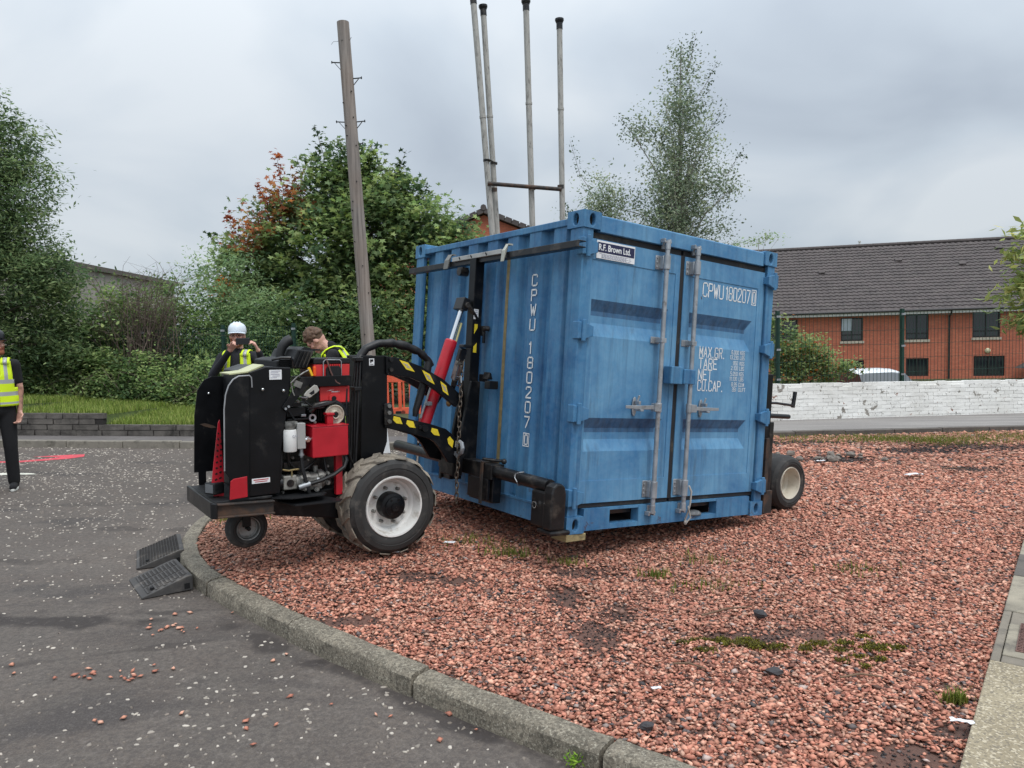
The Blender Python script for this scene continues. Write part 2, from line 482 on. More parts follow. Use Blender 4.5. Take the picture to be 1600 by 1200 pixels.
crack = t.ramp(vor.outputs['Distance'], [(0.0, 0.8), (0.004, 0.0)])
crk = t.mix(t.ramp(t.noise(w, 0.9, 3), [(0.60, 0.0), (0.68, 1.0)]), (0, 0, 0), crack)
c = t.mix(crk, c, srgb(42, 38, 38))
c = t.mix(t.ramp(gr, [(0.45, 0.0), (0.8, 0.55)]), c, srgb(134, 128, 123))
c = t.mix(t.ramp(t.noise(w, 200, 2, 0.7), [(0.5, 0.0), (0.75, 0.5)]), c, srgb(58, 54, 54))
t.base(c); t.rough(t.ramp(stretch, [(0.58, 0.82), (0.70, 0.6)])); t.b.inputs['Specular IOR Level'].default_value = 0.3
co = t.noise(w, 38, 5, .75)
# damp stains, each with its own place and ragged outline
rag = t.n('ShaderNodeTexNoise'); rag.inputs['Scale'].default_value = 3.2; rag.inputs['Detail'].default_value = 7; t.l(w, rag.inputs['Vector'])
for (sx_, sy_, ax_, ay_, an_, amt) in ((-2.95, 4.42, 1.25, .17, -.02, .85), (-2.2, 4.55, .55, .10, .15, .6), (-2.0, 4.02, .8, .06, .35, .5), (-1.45, 4.12, .75, .13, -.70, .75), (-.55, 3.42, .9, .10, -.68, .7), (.1, 2.9, .5, .12, -.66, .6), (-4.2, 5.6, 1.3, .14, .10, .55), (-3.5, 6.6, .9, .12, -.08, .5), (-4.4, 7.6, 1.4, .15, .05, .35)):
    mp_ = t.n('ShaderNodeMapping', vector_type='TEXTURE'); mp_.inputs['Location'].default_value = (sx_, sy_, 0); mp_.inputs['Rotation'].default_value = (0, 0, an_); mp_.inputs['Scale'].default_value = (ax_, ay_, 50)
    t.l(w, mp_.inputs['Vector']); ln = t.n('ShaderNodeVectorMath', operation='LENGTH'); t.l(mp_.outputs[0], ln.inputs[0])
    sm = t.n('ShaderNodeMath', operation='MULTIPLY_ADD'); sm.inputs[1].default_value = 2.6; t.l(rag.outputs['Fac'], sm.inputs[0]); t.l(ln.outputs['Value'], sm.inputs[2])
    c = t.mix(t.ramp(t.mix(.5, (0, 0, 0), sm.outputs[0]), [(.84, amt), (1.0, 0.0)]), c, srgb(50, 45, 43))
c = t.mix(t.ramp(co, [(0.40, 0.0), (0.62, 0.6)]), c, srgb(66, 61, 60))
c = t.mix(t.ramp(t.noise(w, 22, 6, .8), [(0.56, 0.0), (0.66, 0.5)]), c, srgb(122, 114, 108))
t.base(c)
t.bump(co, 0.8, 0.008)
MT['asphalt'] = t.mat
sheet('road', -60, 30, -8, 24, lambda x, y: rz(x), MT['asphalt'], 24, 12)

# --- island of red gravel
KI = [(1.30, 2.18), (0.385, 2.90), (-0.42, 3.53), (-1.21, 4.20), (-1.72, 4.68), (-2.13, 5.12), (-2.42, 5.58), (-2.58, 6.0), (-2.70, 6.5), (-2.72, 7.0), (-2.60, 7.45), (-2.25, 7.95), (-1.6, 8.5), (-0.4, 9.3), (1.0, 10.2), (2.6, 11.2), (4.30, 12.15)]
BACK = [(9.0, 12.95), (12.0, 13.45)]
EDGE_P = [(1.66, 2.72), (4.07, 5.88), (9.4, 12.9)]
island = KI + BACK[:1] + [(9.45, 12.95), (4.07, 5.88), (1.66, 2.72), (1.34, 2.3)]
isl = np.array(island)

def inside(px, py, poly):
    res = np.zeros(len(px), bool); j = len(poly) - 1
    for i in range(len(poly)):
        xi, yi = poly[i]; xj, yj = poly[j]
        hit = ((yi > py) != (yj > py)) & (px < (xj - xi) * (py - yi) / (yj - yi + 1e-12) + xi)
        res ^= hit; j = i
    return res

t = NT('gravel_bed_soil')
w = t.coord('World')
a = t.noise(w, 1.2, 6, 0.65, 0.4); b = t.noise(w, 60, 4, 0.7)
c = t.ramp(a, [(0.3, srgb(84, 64, 56)), (0.6, srgb(116, 82, 70)), (0.8, srgb(88, 74, 62))])
c = t.mix(t.ramp(b, [(0.45, 0.0), (0.75, 0.6)]), c, srgb(52, 44, 42))
t.base(c); t.rough(0.95); t.bump(b, 0.8, 0.012)
MT['soil'] = t.mat
# a grid clipped to the island
bm = bmesh.new()
nx, ny = 80, 80
gx = np.linspace(-3.0, 9.8, nx); gy = np.linspace(1.9, 13.3, ny)
vid = {}
XX, YY = np.meshgrid(gx, gy)
ins = inside(XX.ravel(), YY.ravel(), island).reshape(XX.shape)
pad = ins.copy()
for dx in (-1, 0, 1):
    for dy in (-1, 0, 1):
        pad |= np.roll(np.roll(ins, dx, 1), dy, 0)
vs = []; fs = []
outer = [(p[0], p[1]) for p in KI]
ctr_poly = [bm.verts.new((x, y, float(gz(x, y)) - 0.030)) for x, y in island]
bm.faces.new(ctr_poly)
bmesh.ops.triangulate(bm, faces=bm.faces)
for _ in range(5):
    long_e = [e for e in bm.edges if e.calc_length() > 0.45]
    if not long_e: break
    bmesh.ops.subdivide_edges(bm, edges=long_e, cuts=1)
    bmesh.ops.triangulate(bm, faces=bm.faces)
for v in bm.verts:
    v.co.z = float(gz(v.co.x, v.co.y)) - 0.030
me = bpy.data.meshes.new('gravel_bed'); bm.to_mesh(me); bm.free()
for p in me.polygons:
    pass
bed = struct(finish('gravel_bed', me, MT['soil'], smooth=False))

# --- crushed red stones, real geometry
SOILP = [(0.40, 5.01, .30, .16), (0.43, 3.95, .16, .30), (0.30, 4.55, .14, .24), (-0.70, 4.86, .16, .12), (-0.46, 4.80, .16, .07), (-1.0, 4.16, .30, .08), (0.60, 4.30, .12, .2),
         (1.95, 2.98, .3, .12), (1.5, 2.75, .25, .15), (4.4, 9.9, .6, .3), (5.6, 9.1, .4, .2), (5.8, 10.6, .9, .35), (6.9, 11.0, 1.2, .4), (4.6, 11.5, .8, .25), (1.2, 3.95, .3, .12), (1.62, 4.0, .25, .1)]
MOSSP = [(0.97, 3.86, .12, .07), (1.05, 3.78, .16, .05), (1.22, 3.83, .14, .06), (1.62, 3.84, .16, .07), (1.70, 3.68, .22, .08), (1.50, 3.92, .10, .05), (0.92, 3.98, .09, .08), (1.86, 3.80, .14, .09)]
_mr = random.Random(12)
MOSSP = [(_mr.gauss(cx, sx), _mr.gauss(cy, sy), _mr.uniform(.03, .075), _mr.uniform(.02, .04)) for cx, cy, sx, sy, k_ in ((1.02, 3.84, .10, .06, 9), (1.25, 3.82, .08, .05, 4), (1.70, 3.76, .15, .09, 15)) for _ in range(k_)]
def patch(x, y, P, soft=0.9):
    d = np.full(len(x), 9.0)
    for cx, cy, ax, ay in P:
        d = np.minimum(d, ((x - cx) / ax) ** 2 + ((y - cy) / ay) ** 2)
    d = d * (1 + .5 * np.sin(x * 23 + 3 * np.sin(y * 17)) * np.sin(y * 29 + 2 * np.sin(x * 19)))
    return np.clip((d - .62) / soft + 0.35, 0, 1)
def scatter(n, x0, x1, y0, y1):
    x = rng.uniform(x0, x1, n); y = rng.uniform(y0, y1, n)
    k = inside(x, y, island); return x[k], y[k]
zones = [(1.9, 4.6, 6600, .0128), (4.6, 6.6, 4600, .0148), (6.6, 9.2, 2050, .0205), (9.2, 13.3, 850, .029)]
X, Y, S = [], [], []
for ya, yb, dens, sz in zones:
    x, y = scatter(int(dens * 12.8 * (yb - ya)), -3.0, 9.8, ya, yb)
    vis = np.abs(x) < y * 0.74 + 0.5
    x, y = x[vis], y[vis]
    keep = rng.random(len(x)) < 0.06 + 0.94 * patch(x, y, SOILP)
    x, y = x[keep], y[keep]
    X.append(x); Y.append(y); S.append(sz * np.clip(np.exp(rng.normal(-0.04, 0.30, len(x))), .5, 1.75))
X = np.concatenate(X); Y = np.concatenate(Y); S = np.concatenate(S)
n = len(X)
octa = np.array([(1, 0, 0), (0, 1, 0), (-1, 0, 0), (0, -1, 0), (0.15, 0.1, 0.8), (-0.1, -0.15, -0.8)], float)
of = np.array([(0, 1, 4), (1, 2, 4), (2, 3, 4), (3, 0, 4), (1, 0, 5), (2, 1, 5), (3, 2, 5), (0, 3, 5)])
def rot_mats(n, tilt, g=rng):
    yaw = g.uniform(0, 2 * np.pi, n); ax = g.uniform(0, 2 * np.pi, n); tl = g.normal(0, tilt, n)
    cy, sy = np.cos(yaw), np.sin(yaw)
    Z = np.zeros((n, 3, 3)); Z[:, 0, 0] = cy; Z[:, 0, 1] = -sy; Z[:, 1, 0] = sy; Z[:, 1, 1] = cy; Z[:, 2, 2] = 1
    k = np.stack([np.cos(ax), np.sin(ax), np.zeros(n)], 1)
    K = np.zeros((n, 3, 3)); K[:, 0, 2] = k[:, 1]; K[:, 1, 2] = -k[:, 0]; K[:, 2, 0] = -k[:, 1]; K[:, 2, 1] = k[:, 0]
    A = np.eye(3)[None] + np.sin(tl)[:, None, None] * K + (1 - np.cos(tl))[:, None, None] * (K @ K)
    return A @ Z
V = octa[None] * (1 + rng.normal(0, 0.24, (n, 6, 3)))
V *= (S[:, None] * np.stack([rng.uniform(.8, 1.45, n), rng.uniform(.6, 1.05, n), rng.uniform(.32, .68, n)], 1))[:, None, :]
V = np.einsum('nij,nkj->nki', rot_mats(n, 0.32), V)
cover = patch(X, Y, SOILP)
Zc = gz(X, Y) - 0.023 + rng.uniform(-0.010, 0.011, n) + 0.006 * np.sin(X * 5.1) * np.sin(Y * 4.3)
V += np.stack([X, Y, Zc], 1)[:, None, :]
pal = np.array([srgb(192, 136, 114), srgb(181, 122, 102), srgb(165, 108, 91), srgb(204, 155, 133), srgb(144, 99, 85), srgb(116, 88, 78), srgb(190, 150, 130), srgb(106, 96, 94), srgb(84, 78, 78), srgb(168, 150, 142)])
pk = rng.choice(len(pal), n, p=[.22, .2, .15, .12, .1, .06, .08, .03, .025, .015])
cc = pal[pk] * rng.uniform(.72, 1.42, (n, 1))
# dusty brown towards the back and the trodden middle
dz = np.clip((Y - 8.0) / 4, 0, 1)[:, None] * 0.22 + 0.12 * (np.sin(X * 1.3 + Y * .7) * np.sin(Y * 1.1 - X * .4) > 0.35)[:, None]
cc = cc * (1 - dz) + np.array(srgb(132, 106, 92)) * dz
leafy = (1 - np.clip(((X + 2.1) ** 2 + (Y - 6.0) ** 2) / 1.3, 0, 1))[:, None] * 0.55
cc = cc * (1 - leafy) + np.array(srgb(120, 92, 76)) * leafy
idx = (of[None] + (np.arange(n) * 6)[:, None, None]).ravel()
MT['stone'] = attr_mat('crushed_red_stone', 0.85, bump=0.25)
stones = stuff(np_mesh('gravel', V.reshape(-1, 3), 3, idx, MT['stone'], np.repeat(cc, 6, 0)))
tag(stones, 'loose crushed red stone chippings covering the island', 'gravel')
print('stones', n)

# --- fine dark grit where the stones have worn away
gxs, gys = [], []
for cx, cy, ax, ay in SOILP:
    k = int(min(1400, 9000 * ax * ay)); gxs.append(cx + rng.uniform(-1.15, 1.15, k) * ax); gys.append(cy + rng.uniform(-1.15, 1.15, k) * ay)
gxs = np.concatenate(gxs); gys = np.concatenate(gys); k = inside(gxs, gys, island); gxs, gys = gxs[k], gys[k]; n2 = len(gxs)
V2 = octa[None] * (1 + rng.normal(0, .25, (n2, 6, 3))) * (rng.uniform(.004, .011, n2) * np.clip(gys / 5, .8, 2))[:, None, None] * np.array([1.2, .9, .7])
V2 = np.einsum('nij,nkj->nki', rot_mats(n2, .5), V2) + np.stack([gxs, gys, gz(gxs, gys) - .027], 1)[:, None, :]
gp2 = np.array([srgb(58, 54, 54), srgb(74, 68, 66), srgb(44, 41, 42), srgb(120, 84, 74)])
fg_ = stuff(np_mesh('fine_grit', V2.reshape(-1, 3), 3, (of[None] + (np.arange(n2) * 6)[:, None, None]).ravel(), MT['stone'], np.repeat(gp2[rng.integers(0, 4, n2)] * rng.uniform(.7, 1.2, (n2, 1)), 6, 0)))
tag(fg_, 'dark fine grit showing through worn patches of the red gravel', 'grit')

# --- pale chips pressed into and lying on the asphalt
def chips(name, n, x0, x1, y0, y1, zf, s0, s1, thick, poly_out=None, clump=None, cols=None, keepf=None):
    x = rng.uniform(x0, x1, n); y = rng.uniform(y0, y1, n)
    k = np.abs(x) < y * 0.74 + 0.6
    if poly_out is not None: k &= ~inside(x, y, poly_out)
    if keepf is not None: k &= rng.random(n) < keepf(x, y)
    x, y = x[k], y[k]; n = len(x)
    ang = np.linspace(0, 2 * np.pi, 6, endpoint=False)
    s = rng.uniform(s0, s1, n) * np.clip(0.75 + y * 0.06, 1, 1.6)
    asp = rng.uniform(.32, .85, n); yaw = rng.uniform(0, 2 * np.pi, n)
    rr = s[:, None] * (1 + rng.normal(0, .22, (n, 6)))
    lx = rr * np.cos(ang); ly = rr * np.sin(ang) * asp[:, None]
    px = lx * np.cos(yaw)[:, None] - ly * np.sin(yaw)[:, None]; py = lx * np.sin(yaw)[:, None] + ly * np.cos(yaw)[:, None]
    top = np.stack([x[:, None] + px * .82, y[:, None] + py * .82, zf(x)[:, None] + thick * (1 + rng.normal(0, .25, (n, 6)))], 2)
    bot = np.stack([x[:, None] + px, y[:, None] + py, np.repeat((zf(x) - .002)[:, None], 6, 1)], 2)
    Vv = np.concatenate([top, bot], 1)
    tris = [(0, i, i + 1) for i in range(1, 5)]
    for i in range(6):
        j = (i + 1) % 6; tris += [(i, i + 6, j), (j, i + 6, j + 6)]
    ii = (np.array(tris)[None] + (np.arange(n) * 12)[:, None, None]).ravel()
    c = np.array(cols)[rng.integers(0, len(cols), n)] * rng.uniform(.7, 1.1, (n, 1))
    return stuff(np_mesh(name, Vv.reshape(-1, 3), 3, ii, MT['stone'], np.repeat(c, 12, 0)))
def chipden(x, y):
    f = 0.5 + 0.5 * np.sin(x * 1.7 + 1.3 * np.sin(y * .9)) * np.sin(y * 1.25 + .8 * np.sin(x * 1.4) + .6)
    g = 0.5 + 0.5 * np.sin(x * 4.1 + y * 2.2) * np.sin(y * 3.7 - x * 1.1)
    far = np.clip((y - 5.0) / 4.5, 0, 1) * np.clip((10.7 - y) / 1.0, 0, 1)
    wet = ((x + 2.6) / 1.3) ** 2 + ((y - 4.45) / 0.32) ** 2 < 1
    return np.where(wet, 0.08, np.clip(.22 + .85 * f * g + .20 * far, 0, 1))
outer_poly = [(-2.9, 7.0)] + island
ch = chips('road_chippings', 54000, -10.5, 1.3, 1.6, 17, lambda x: rz(x), .0040, .0140, .004, [(p[0] * 1.03 - .08, p[1]) for p in island], cols=[srgb(178, 169, 157), srgb(156, 147, 137), srgb(198, 189, 177), srgb(134, 124, 114)], keepf=chipden)
tag(ch, 'pale stone chippings scattered over the worn asphalt', 'chippings')
# red stones kicked out onto the road: a few small heaps
hp = [(-2.02, 3.66, 14, .10), (-2.16, 3.66, 7, .06), (-2.12, 4.27, 10, .10), (-1.97, 4.30, 4, .05), (-1.9, 3.2, 3, .25), (-2.4, 3.7, 3, .3), (-.9, 3.2, 5, .3), (-.55, 3.2, 6, .25), (-1.2, 3.9, 4, .2), (-1.75, 4.5, 4, .15), (-1.4, 2.9, 3, .3)]
xs = np.concatenate([rng.normal(a, s, k) for a, b_, k, s in hp]); ys = np.concatenate([rng.normal(b_, s * .6, k) for a, b_, k, s in hp])
ok = ~inside(xs, ys, island); xs, ys = xs[ok], ys[ok]; n = len(xs)
V = octa[None] * (1 + rng.normal(0, .22, (n, 6, 3))) * (rng.uniform(.009, .018, n)[:, None] * np.array([1.25, .9, .55]))[:, None, :]
V = np.einsum('nij,nkj->nki', rot_mats(n, .3), V) + np.stack([xs, ys, rz(xs) + .010], 1)[:, None, :]
st = stuff(np_mesh('stray_red_stones', V.reshape(-1, 3), 3, (of[None] + (np.arange(n) * 6)[:, None, None]).ravel(), MT['stone'], np.repeat(pal[rng.integers(0, 4, n)] * 1.1, 6, 0)))
tag(st, 'few red stones kicked out from the gravel onto the asphalt', 'stones')

# --- kerb stones round the island
t = NT('weathered_kerb_concrete')
w = t.coord('World')
g = t.noise(w, 150, 3, 0.75); b = t.noise(w, 4.5, 7, 0.65, 0.3); d2 = t.noise(t.coord('World', (1, 1, 3)), 11, 6, 0.7)
c = t.ramp(b, [(0.3, srgb(102, 94, 82)), (0.5, srgb(134, 125, 110)), (0.72, srgb(156, 146, 128))])
c = t.mix(t.ramp(d2, [(0.50, 0.0), (0.66, 0.6)]), c, srgb(80, 76, 66))
c = t.mix(t.ramp(g, [(0.45, 0.0), (0.72, 0.65)]), c, srgb(74, 70, 62))
c = t.mix(t.ramp(t.noise(w, 95, 2, 0.6), [(0.58, 0.0), (0.7, 0.55)]), c, srgb(186, 180, 164))
gk = t.noise(w, 55, 4, .8)
c = t.mix(t.ramp(gk, [(0.46, 0.0), (0.60, 0.75)]), c, srgb(70, 65, 57))
c = t.mix(t.ramp(t.noise(w, 70, 3, .7), [(0.57, 0.0), (0.66, 0.6)]), c, srgb(186, 178, 160))
t.base(c); t.rough(0.92); t.bump(gk, 0.8, 0.008)
MT['kerb'] = t.mat

def resample(pts, step):
    pts = [Vector((p[0], p[1], 0)) for p in pts]
    # smooth with Catmull-Rom
    out = []
    for i in range(len(pts) - 1):
        p0 = pts[max(i - 1, 0)]; p1 = pts[i]; p2 = pts[i + 1]; p3 = pts[min(i + 2, len(pts) - 1)]
        k = max(2, int((p2 - p1).length / 0.04))
        for j in range(k):
            u = j / k
            out.append(0.5 * ((2 * p1) + (p2 - p0) * u + (2 * p0 - 5 * p1 + 4 * p2 - p3) * u * u + (3 * p1 - p0 - 3 * p2 + p3) * u ** 3))
    out.append(pts[-1]); return out
kp = resample(KI, .04)
cum = [0.0]
for a_, b_ in zip(kp, kp[1:]): cum.append(cum[-1] + (b_ - a_).length)
def along(s):
    s = min(max(s, 0), cum[-1] - 1e-6)
    i = int(np.searchsorted(cum, s, 'right')) - 1
    u = (s - cum[i]) / max(cum[i + 1] - cum[i], 1e-9)
    p = kp[i].lerp(kp[i + 1], u); d = (kp[min(i + 2, len(kp) - 1)] - kp[max(i - 1, 0)]).normalized()
    return p, d
kerb_root = struct(empty('kerb'))
prof = [(0.0, -0.16), (0.0, 0.004), (0.006, 0.010), (0.085, 0.010), (0.108, 0.004), (0.122, -0.010), (0.132, -0.11), (0.134, -0.16)]
s = 0.12; s_end = cum[-1]; joints = []
first = 1.164     # joint near the right hand end of the visible kerb
s = first - 1.035
krnd = random.Random(3)
while s < s_end - 0.3:
    L = 1.035 if s < 5.0 else 0.92
    mb = MB(); k = 12; ring = []
    dzs = krnd.uniform(-.009, .007); dn = krnd.uniform(-.011, .011)
    for i in range(k + 1):
        ss = s + 0.011 + (L - 0.022) * i / k
        p, d = along(ss)
        nrm = Vector((-d.y, d.x, 0))          # towards the road (path runs anticlockwise seen from above?)
        nrm = -nrm if (p + nrm * .1 - Vector((1.5, 7, 0))).length < (p - Vector((1.5, 7, 0))).length else nrm
        zt = SL * p.x + dzs
        for (o, h) in prof:
            j = krnd.uniform(-.004, .004)
            mb.v.append((p.x + nrm.x * (o + dn + j), p.y + nrm.y * (o + dn + j), zt + h + krnd.uniform(-.002, .002)))
    m_ = len(prof)
    for i in range(k):
        for q in range(m_ - 1):
            mb.f.append((i * m_ + q, i * m_ + q + 1, (i + 1) * m_ + q + 1, (i + 1) * m_ + q)); mb.m.append(0)
    mb.f.append(tuple(range(m_ - 1, -1, -1))); mb.m.append(0)
    mb.f.append(tuple(range(k * m_, (k + 1) * m_))); mb.m.append(0)
    mb.build('kerb_stone', MT['kerb'], kerb_root, smooth=True)
    s += L

# --- pavement along the right edge: slabs and a drain cover
t = NT('exposed_aggregate_slab')
w = t.coord('World')
v = t.n('ShaderNodeTexVoronoi'); v.inputs['Scale'].default_value = 120; t.l(w, v.inputs['Vector'])
g = t.noise(w, 40, 4, .65)
c = t.ramp(t.noise(w, 3, 5), [(0.3, srgb(134, 122, 100)), (0.7, srgb(160, 148, 124))])
hs = t.n('ShaderNodeSeparateColor'); t.l(v.outputs['Color'], hs.inputs[0])
c = t.mix(t.ramp(hs.outputs[0], [(0.70, 0.0), (0.76, 0.75)]), c, srgb(112, 104, 92))
c = t.mix(t.ramp(hs.outputs[1], [(0.8, 0.0), (0.86, 0.7)]), c, srgb(200, 188, 164))
c = t.mix(t.ramp(g, [(0.5, 0.0), (0.75, 0.5)]), c, srgb(118, 106, 84))
t.base(c); t.rough(.9); t.bump(v.outputs['Distance'], .5, .004)
MT['aggr'] = t.mat
MT['slab_l'] = mat('pale_paving_concrete', srgb(146, 138, 122), .9, var=.22, vs=5, dirt=srgb(98, 92, 84), dirt_amt=.5, ds=6, bump=.3, bs=120, coord='World')
MT['slab_m'] = mat('grey_paving_concrete', srgb(124, 116, 104), .9, var=.22, vs=5, dirt=srgb(84, 80, 74), dirt_amt=.5, ds=6, bump=.3, bs=120, coord='World')
MT['slab_d'] = mat('dark_paving_concrete', srgb(96, 90, 84), .9, var=.2, vs=5, dirt=srgb(66, 62, 60), dirt_amt=.4, ds=6, bump=.3, bs=120, coord='World')
MT['rustiron'] = mat('rusty_cast_iron', srgb(112, 84, 76), .75, .2, var=.25, vs=20, dirt=srgb(72, 52, 46), dirt_amt=.5, ds=18, bump=.3, bs=90)
ed = (Vector((4.07, 5.88, 0)) - Vector((1.66, 2.72, 0))).normalized()
en = Vector((ed.y, -ed.x, 0))                 # to the right
e0 = Vector((1.66, 2.72, 0))
pav = struct(empty('pavement'))
def slab(name, s0, s1, o0, o1, h, matl, z0=-.15, parent=pav, bevel=.006):
    vs = []
    for zt in (z0, h):
        for ss, oo in ((s0, o0), (s1, o0), (s1, o1), (s0, o1)):
            p = e0 + ed * ss + en * oo
            vs.append((p.x, p.y, SL * p.x + zt))
    mb = MB().add(vs, [(3, 2, 1, 0), (4, 5, 6, 7), (0, 1, 5, 4), (1, 2, 6, 5), (2, 3, 7, 6), (3, 0, 4, 7)])
    return mb.build(name, matl, parent, bevel=bevel)
slab('paving_slab', -1.2, 1.10, 0, 1.6, .012, MT['aggr'])
slab('paving_slab', 1.106, 1.95, 0, .040, .010, MT['slab_m'])
slab('paving_slab', 1.106, 1.20, .044, 1.6, .010, MT['slab_m'])
slab('paving_slab', 1.72, 1.95, .044, 1.6, .008, MT['slab_m'])
slab('paving_slab', 1.204, 1.716, .044, .62, .014, MT['slab_l'])
slab('paving_slab', 1.204, 1.716, .624, 1.6, .010, MT['slab_m'])
for s0, s1, mm in ((1.956, 2.75, 'slab_l'), (2.756, 3.36, 'slab_d'), (3.366, 3.98, 'slab_l'), (3.986, 4.6, 'slab_d'), (4.606, 5.5, 'slab_m'), (5.506, 6.6, 'slab_l'), (6.606, 8.0, 'slab_m'), (8.006, 10.0, 'slab_d'), (10.006, 12.8, 'slab_m')):
    slab('paving_slab', s0, s1, 0, 1.6, .010 + krnd.uniform(-.003, .004), MT[mm])
dc = e0 + ed * 1.50 + en * .275
mb = MB()
mb.box((0, 0, .004), (.44, .36, .016))
for i in range(-9, 10):
    for j in range(-7, 8):
        if abs(i) < 3 and abs(j) < 2: continue
        mb.box((i * .0225, j * .0235, .0138), (.010, .016, .005), (0, 0, .5 if (i + j) % 2 else -.5))
cover = mb.build('drain_cover', MT['rustiron'])
cover.location = (dc.x, dc.y, SL * dc.x + .013)
cover.rotation_euler = (0, -math.atan(SL) * 0, math.atan2(ed.y, ed.x))
tag(cover, 'rusty iron drain cover set in the pavement at the right edge', 'drain cover')

# --- raised footpath behind the island (right) with its own kerb stones
t = NT('grey_footpath')
w = t.coord('World'); g = t.noise(w, 45, 4, .75)
c = t.ramp(t.noise(t.coord('World', (.4, 2.4, 1)), 1.2, 6), [(0.3, srgb(118, 113, 110)), (0.7, srgb(150, 145, 140))])
c = t.mix(t.ramp(g, [(0.45, 0.0), (0.75, 0.7)]), c, srgb(90, 86, 84))
t.base(c); t.rough(.9); MT['path'] = t.mat
pa, pb = Vector((-1.0, 11.25, 0)), Vector((14.0, 13.85, 0))
pd = (pb - pa).normalized(); pn = Vector((-pd.y, pd.x, 0))
vs = []
for q, zt in ((pa + pn * .13, .055), (pb + pn * .13, .055), (pb + pn * 2.6, -.005), (pa + pn * 2.6, -.005)):
    vs.append((q.x, q.y, SL * q.x + zt))
vs += [(x, y, z - .3) for x, y, z in vs]
struct(MB().add(vs, [(0, 1, 2, 3), (4, 7, 6, 5), (0, 4, 5, 1), (1, 5, 6, 2), (2, 6, 7, 3), (3, 7, 4, 0)]).build('footpath', MT['path']))
fk = struct(empty('footpath_kerb'))
s = 3.0
while s < 13.5:
    a_ = pa + pd * s; b_ = pa + pd * (s + .905)
    vs = []
    dz_ = krnd.uniform(-.006, .006)
    for zt in (-.2, .058 + dz_):
        for q, o in ((a_, 0), (b_, 0), (b_, .124), (a_, .124)):
            p = q + pn * o; vs.append((p.x, p.y, SL * p.x + zt))
    MB().add(vs, [(3, 2, 1, 0), (4, 5, 6, 7), (0, 1, 5, 4), (1, 2, 6, 5), (2, 3, 7, 6), (3, 0, 4, 7)]).build('kerb_stone', MT['slab_d'], fk, bevel=.01)
    s += .915

# --- far pavement on the left with kerb stones
MT['kerbfar'] = mat('far_kerb_concrete', srgb(128, 122, 112), .9, var=.25, vs=5, dirt=srgb(84, 80, 72), dirt_amt=.5, ds=5, coord='World', bump=.2, bs=70)
MT['pave_asph'] = mat('footway_asphalt', srgb(100, 95, 93), .9, var=.2, vs=2, dirt=srgb(82, 78, 74), dirt_amt=.4, ds=4, coord='World', bump=.3, bs=150)
KA, KB = Vector((-12.0, 11.92, 0)), Vector((-2.6, 11.36, 0))
kd = (KB - KA).normalized(); kn = Vector((-kd.y, kd.x, 0))
vs = []
for q, o in ((KA - kd * 8, .12), (KB + kd * 1.2, .12), (KB + kd * 1.2, .80), (KA - kd * 8, .80)):
    p = q + kn * o; vs.append((p.x, p.y, SL * p.x + .002))
struct(MB().add(vs, [(0, 1, 2, 3)]).build('far_pavement', MT['pave_asph']))
lk = struct(empty('far_kerb'))
s = -.5
while s < 10.2:
    vs = []
    dz_ = krnd.uniform(-.008, .008)
    for zt, oi in ((-.2, 0), (.006 + dz_, .012)):
        for ss, o in ((s, oi), (s + .905, oi), (s + .905, .125), (s, .125)):
            p = KA + kd * ss + kn * o; vs.append((p.x, p.y, SL * p.x + zt))
    MB().add(vs, [(3, 2, 1, 0), (4, 5, 6, 7), (0, 1, 5, 4), (1, 2, 6, 5), (2, 3, 7, 6), (3, 0, 4, 7)]).build('kerb_stone', MT['kerbfar'], lk, bevel=.012)
    s += .915

# --- road paint
MT['redpaint'] = mat('faded_red_road_paint', srgb(196, 74, 84), .8, var=.2, vs=8, dirt=srgb(150, 84, 84), dirt_amt=.3, ds=12, coord='World')
MT['whitepaint'] = mat('worn_white_road_paint', srgb(205, 203, 190), .8, var=.15, vs=8, dirt=srgb(120, 114, 108), dirt_amt=.3, ds=12, coord='World')
def paint(name, pts, matl):
    vs = [(x, y, rz(x) + .004) for x, y in pts]
    me = bpy.data.meshes.new(name); me.from_pydata(vs, [], [tuple(range(len(vs)))])
    return struct(finish(name, me, matl))
paint('red_road_marking', [(-8.4, 10.25), (-7.3, 10.28), (-6.95, 10.32), (-6.60, 10.55), (-6.52, 10.66), (-6.95, 10.70), (-6.55, 10.88), (-6.33, 10.93), (-6.22, 10.72), (-6.33, 10.52), (-6.48, 10.42), (-6.80, 10.22), (-7.3, 10.16), (-8.4, 10.12)], MT['redpaint'])
paint('white_road_marking', [(-8.5, 9.32), (-6.3, 9.40), (-6.12, 9.38), (-6.0, 9.30), (-6.3, 9.26), (-8.5, 9.22)], MT['whitepaint'])

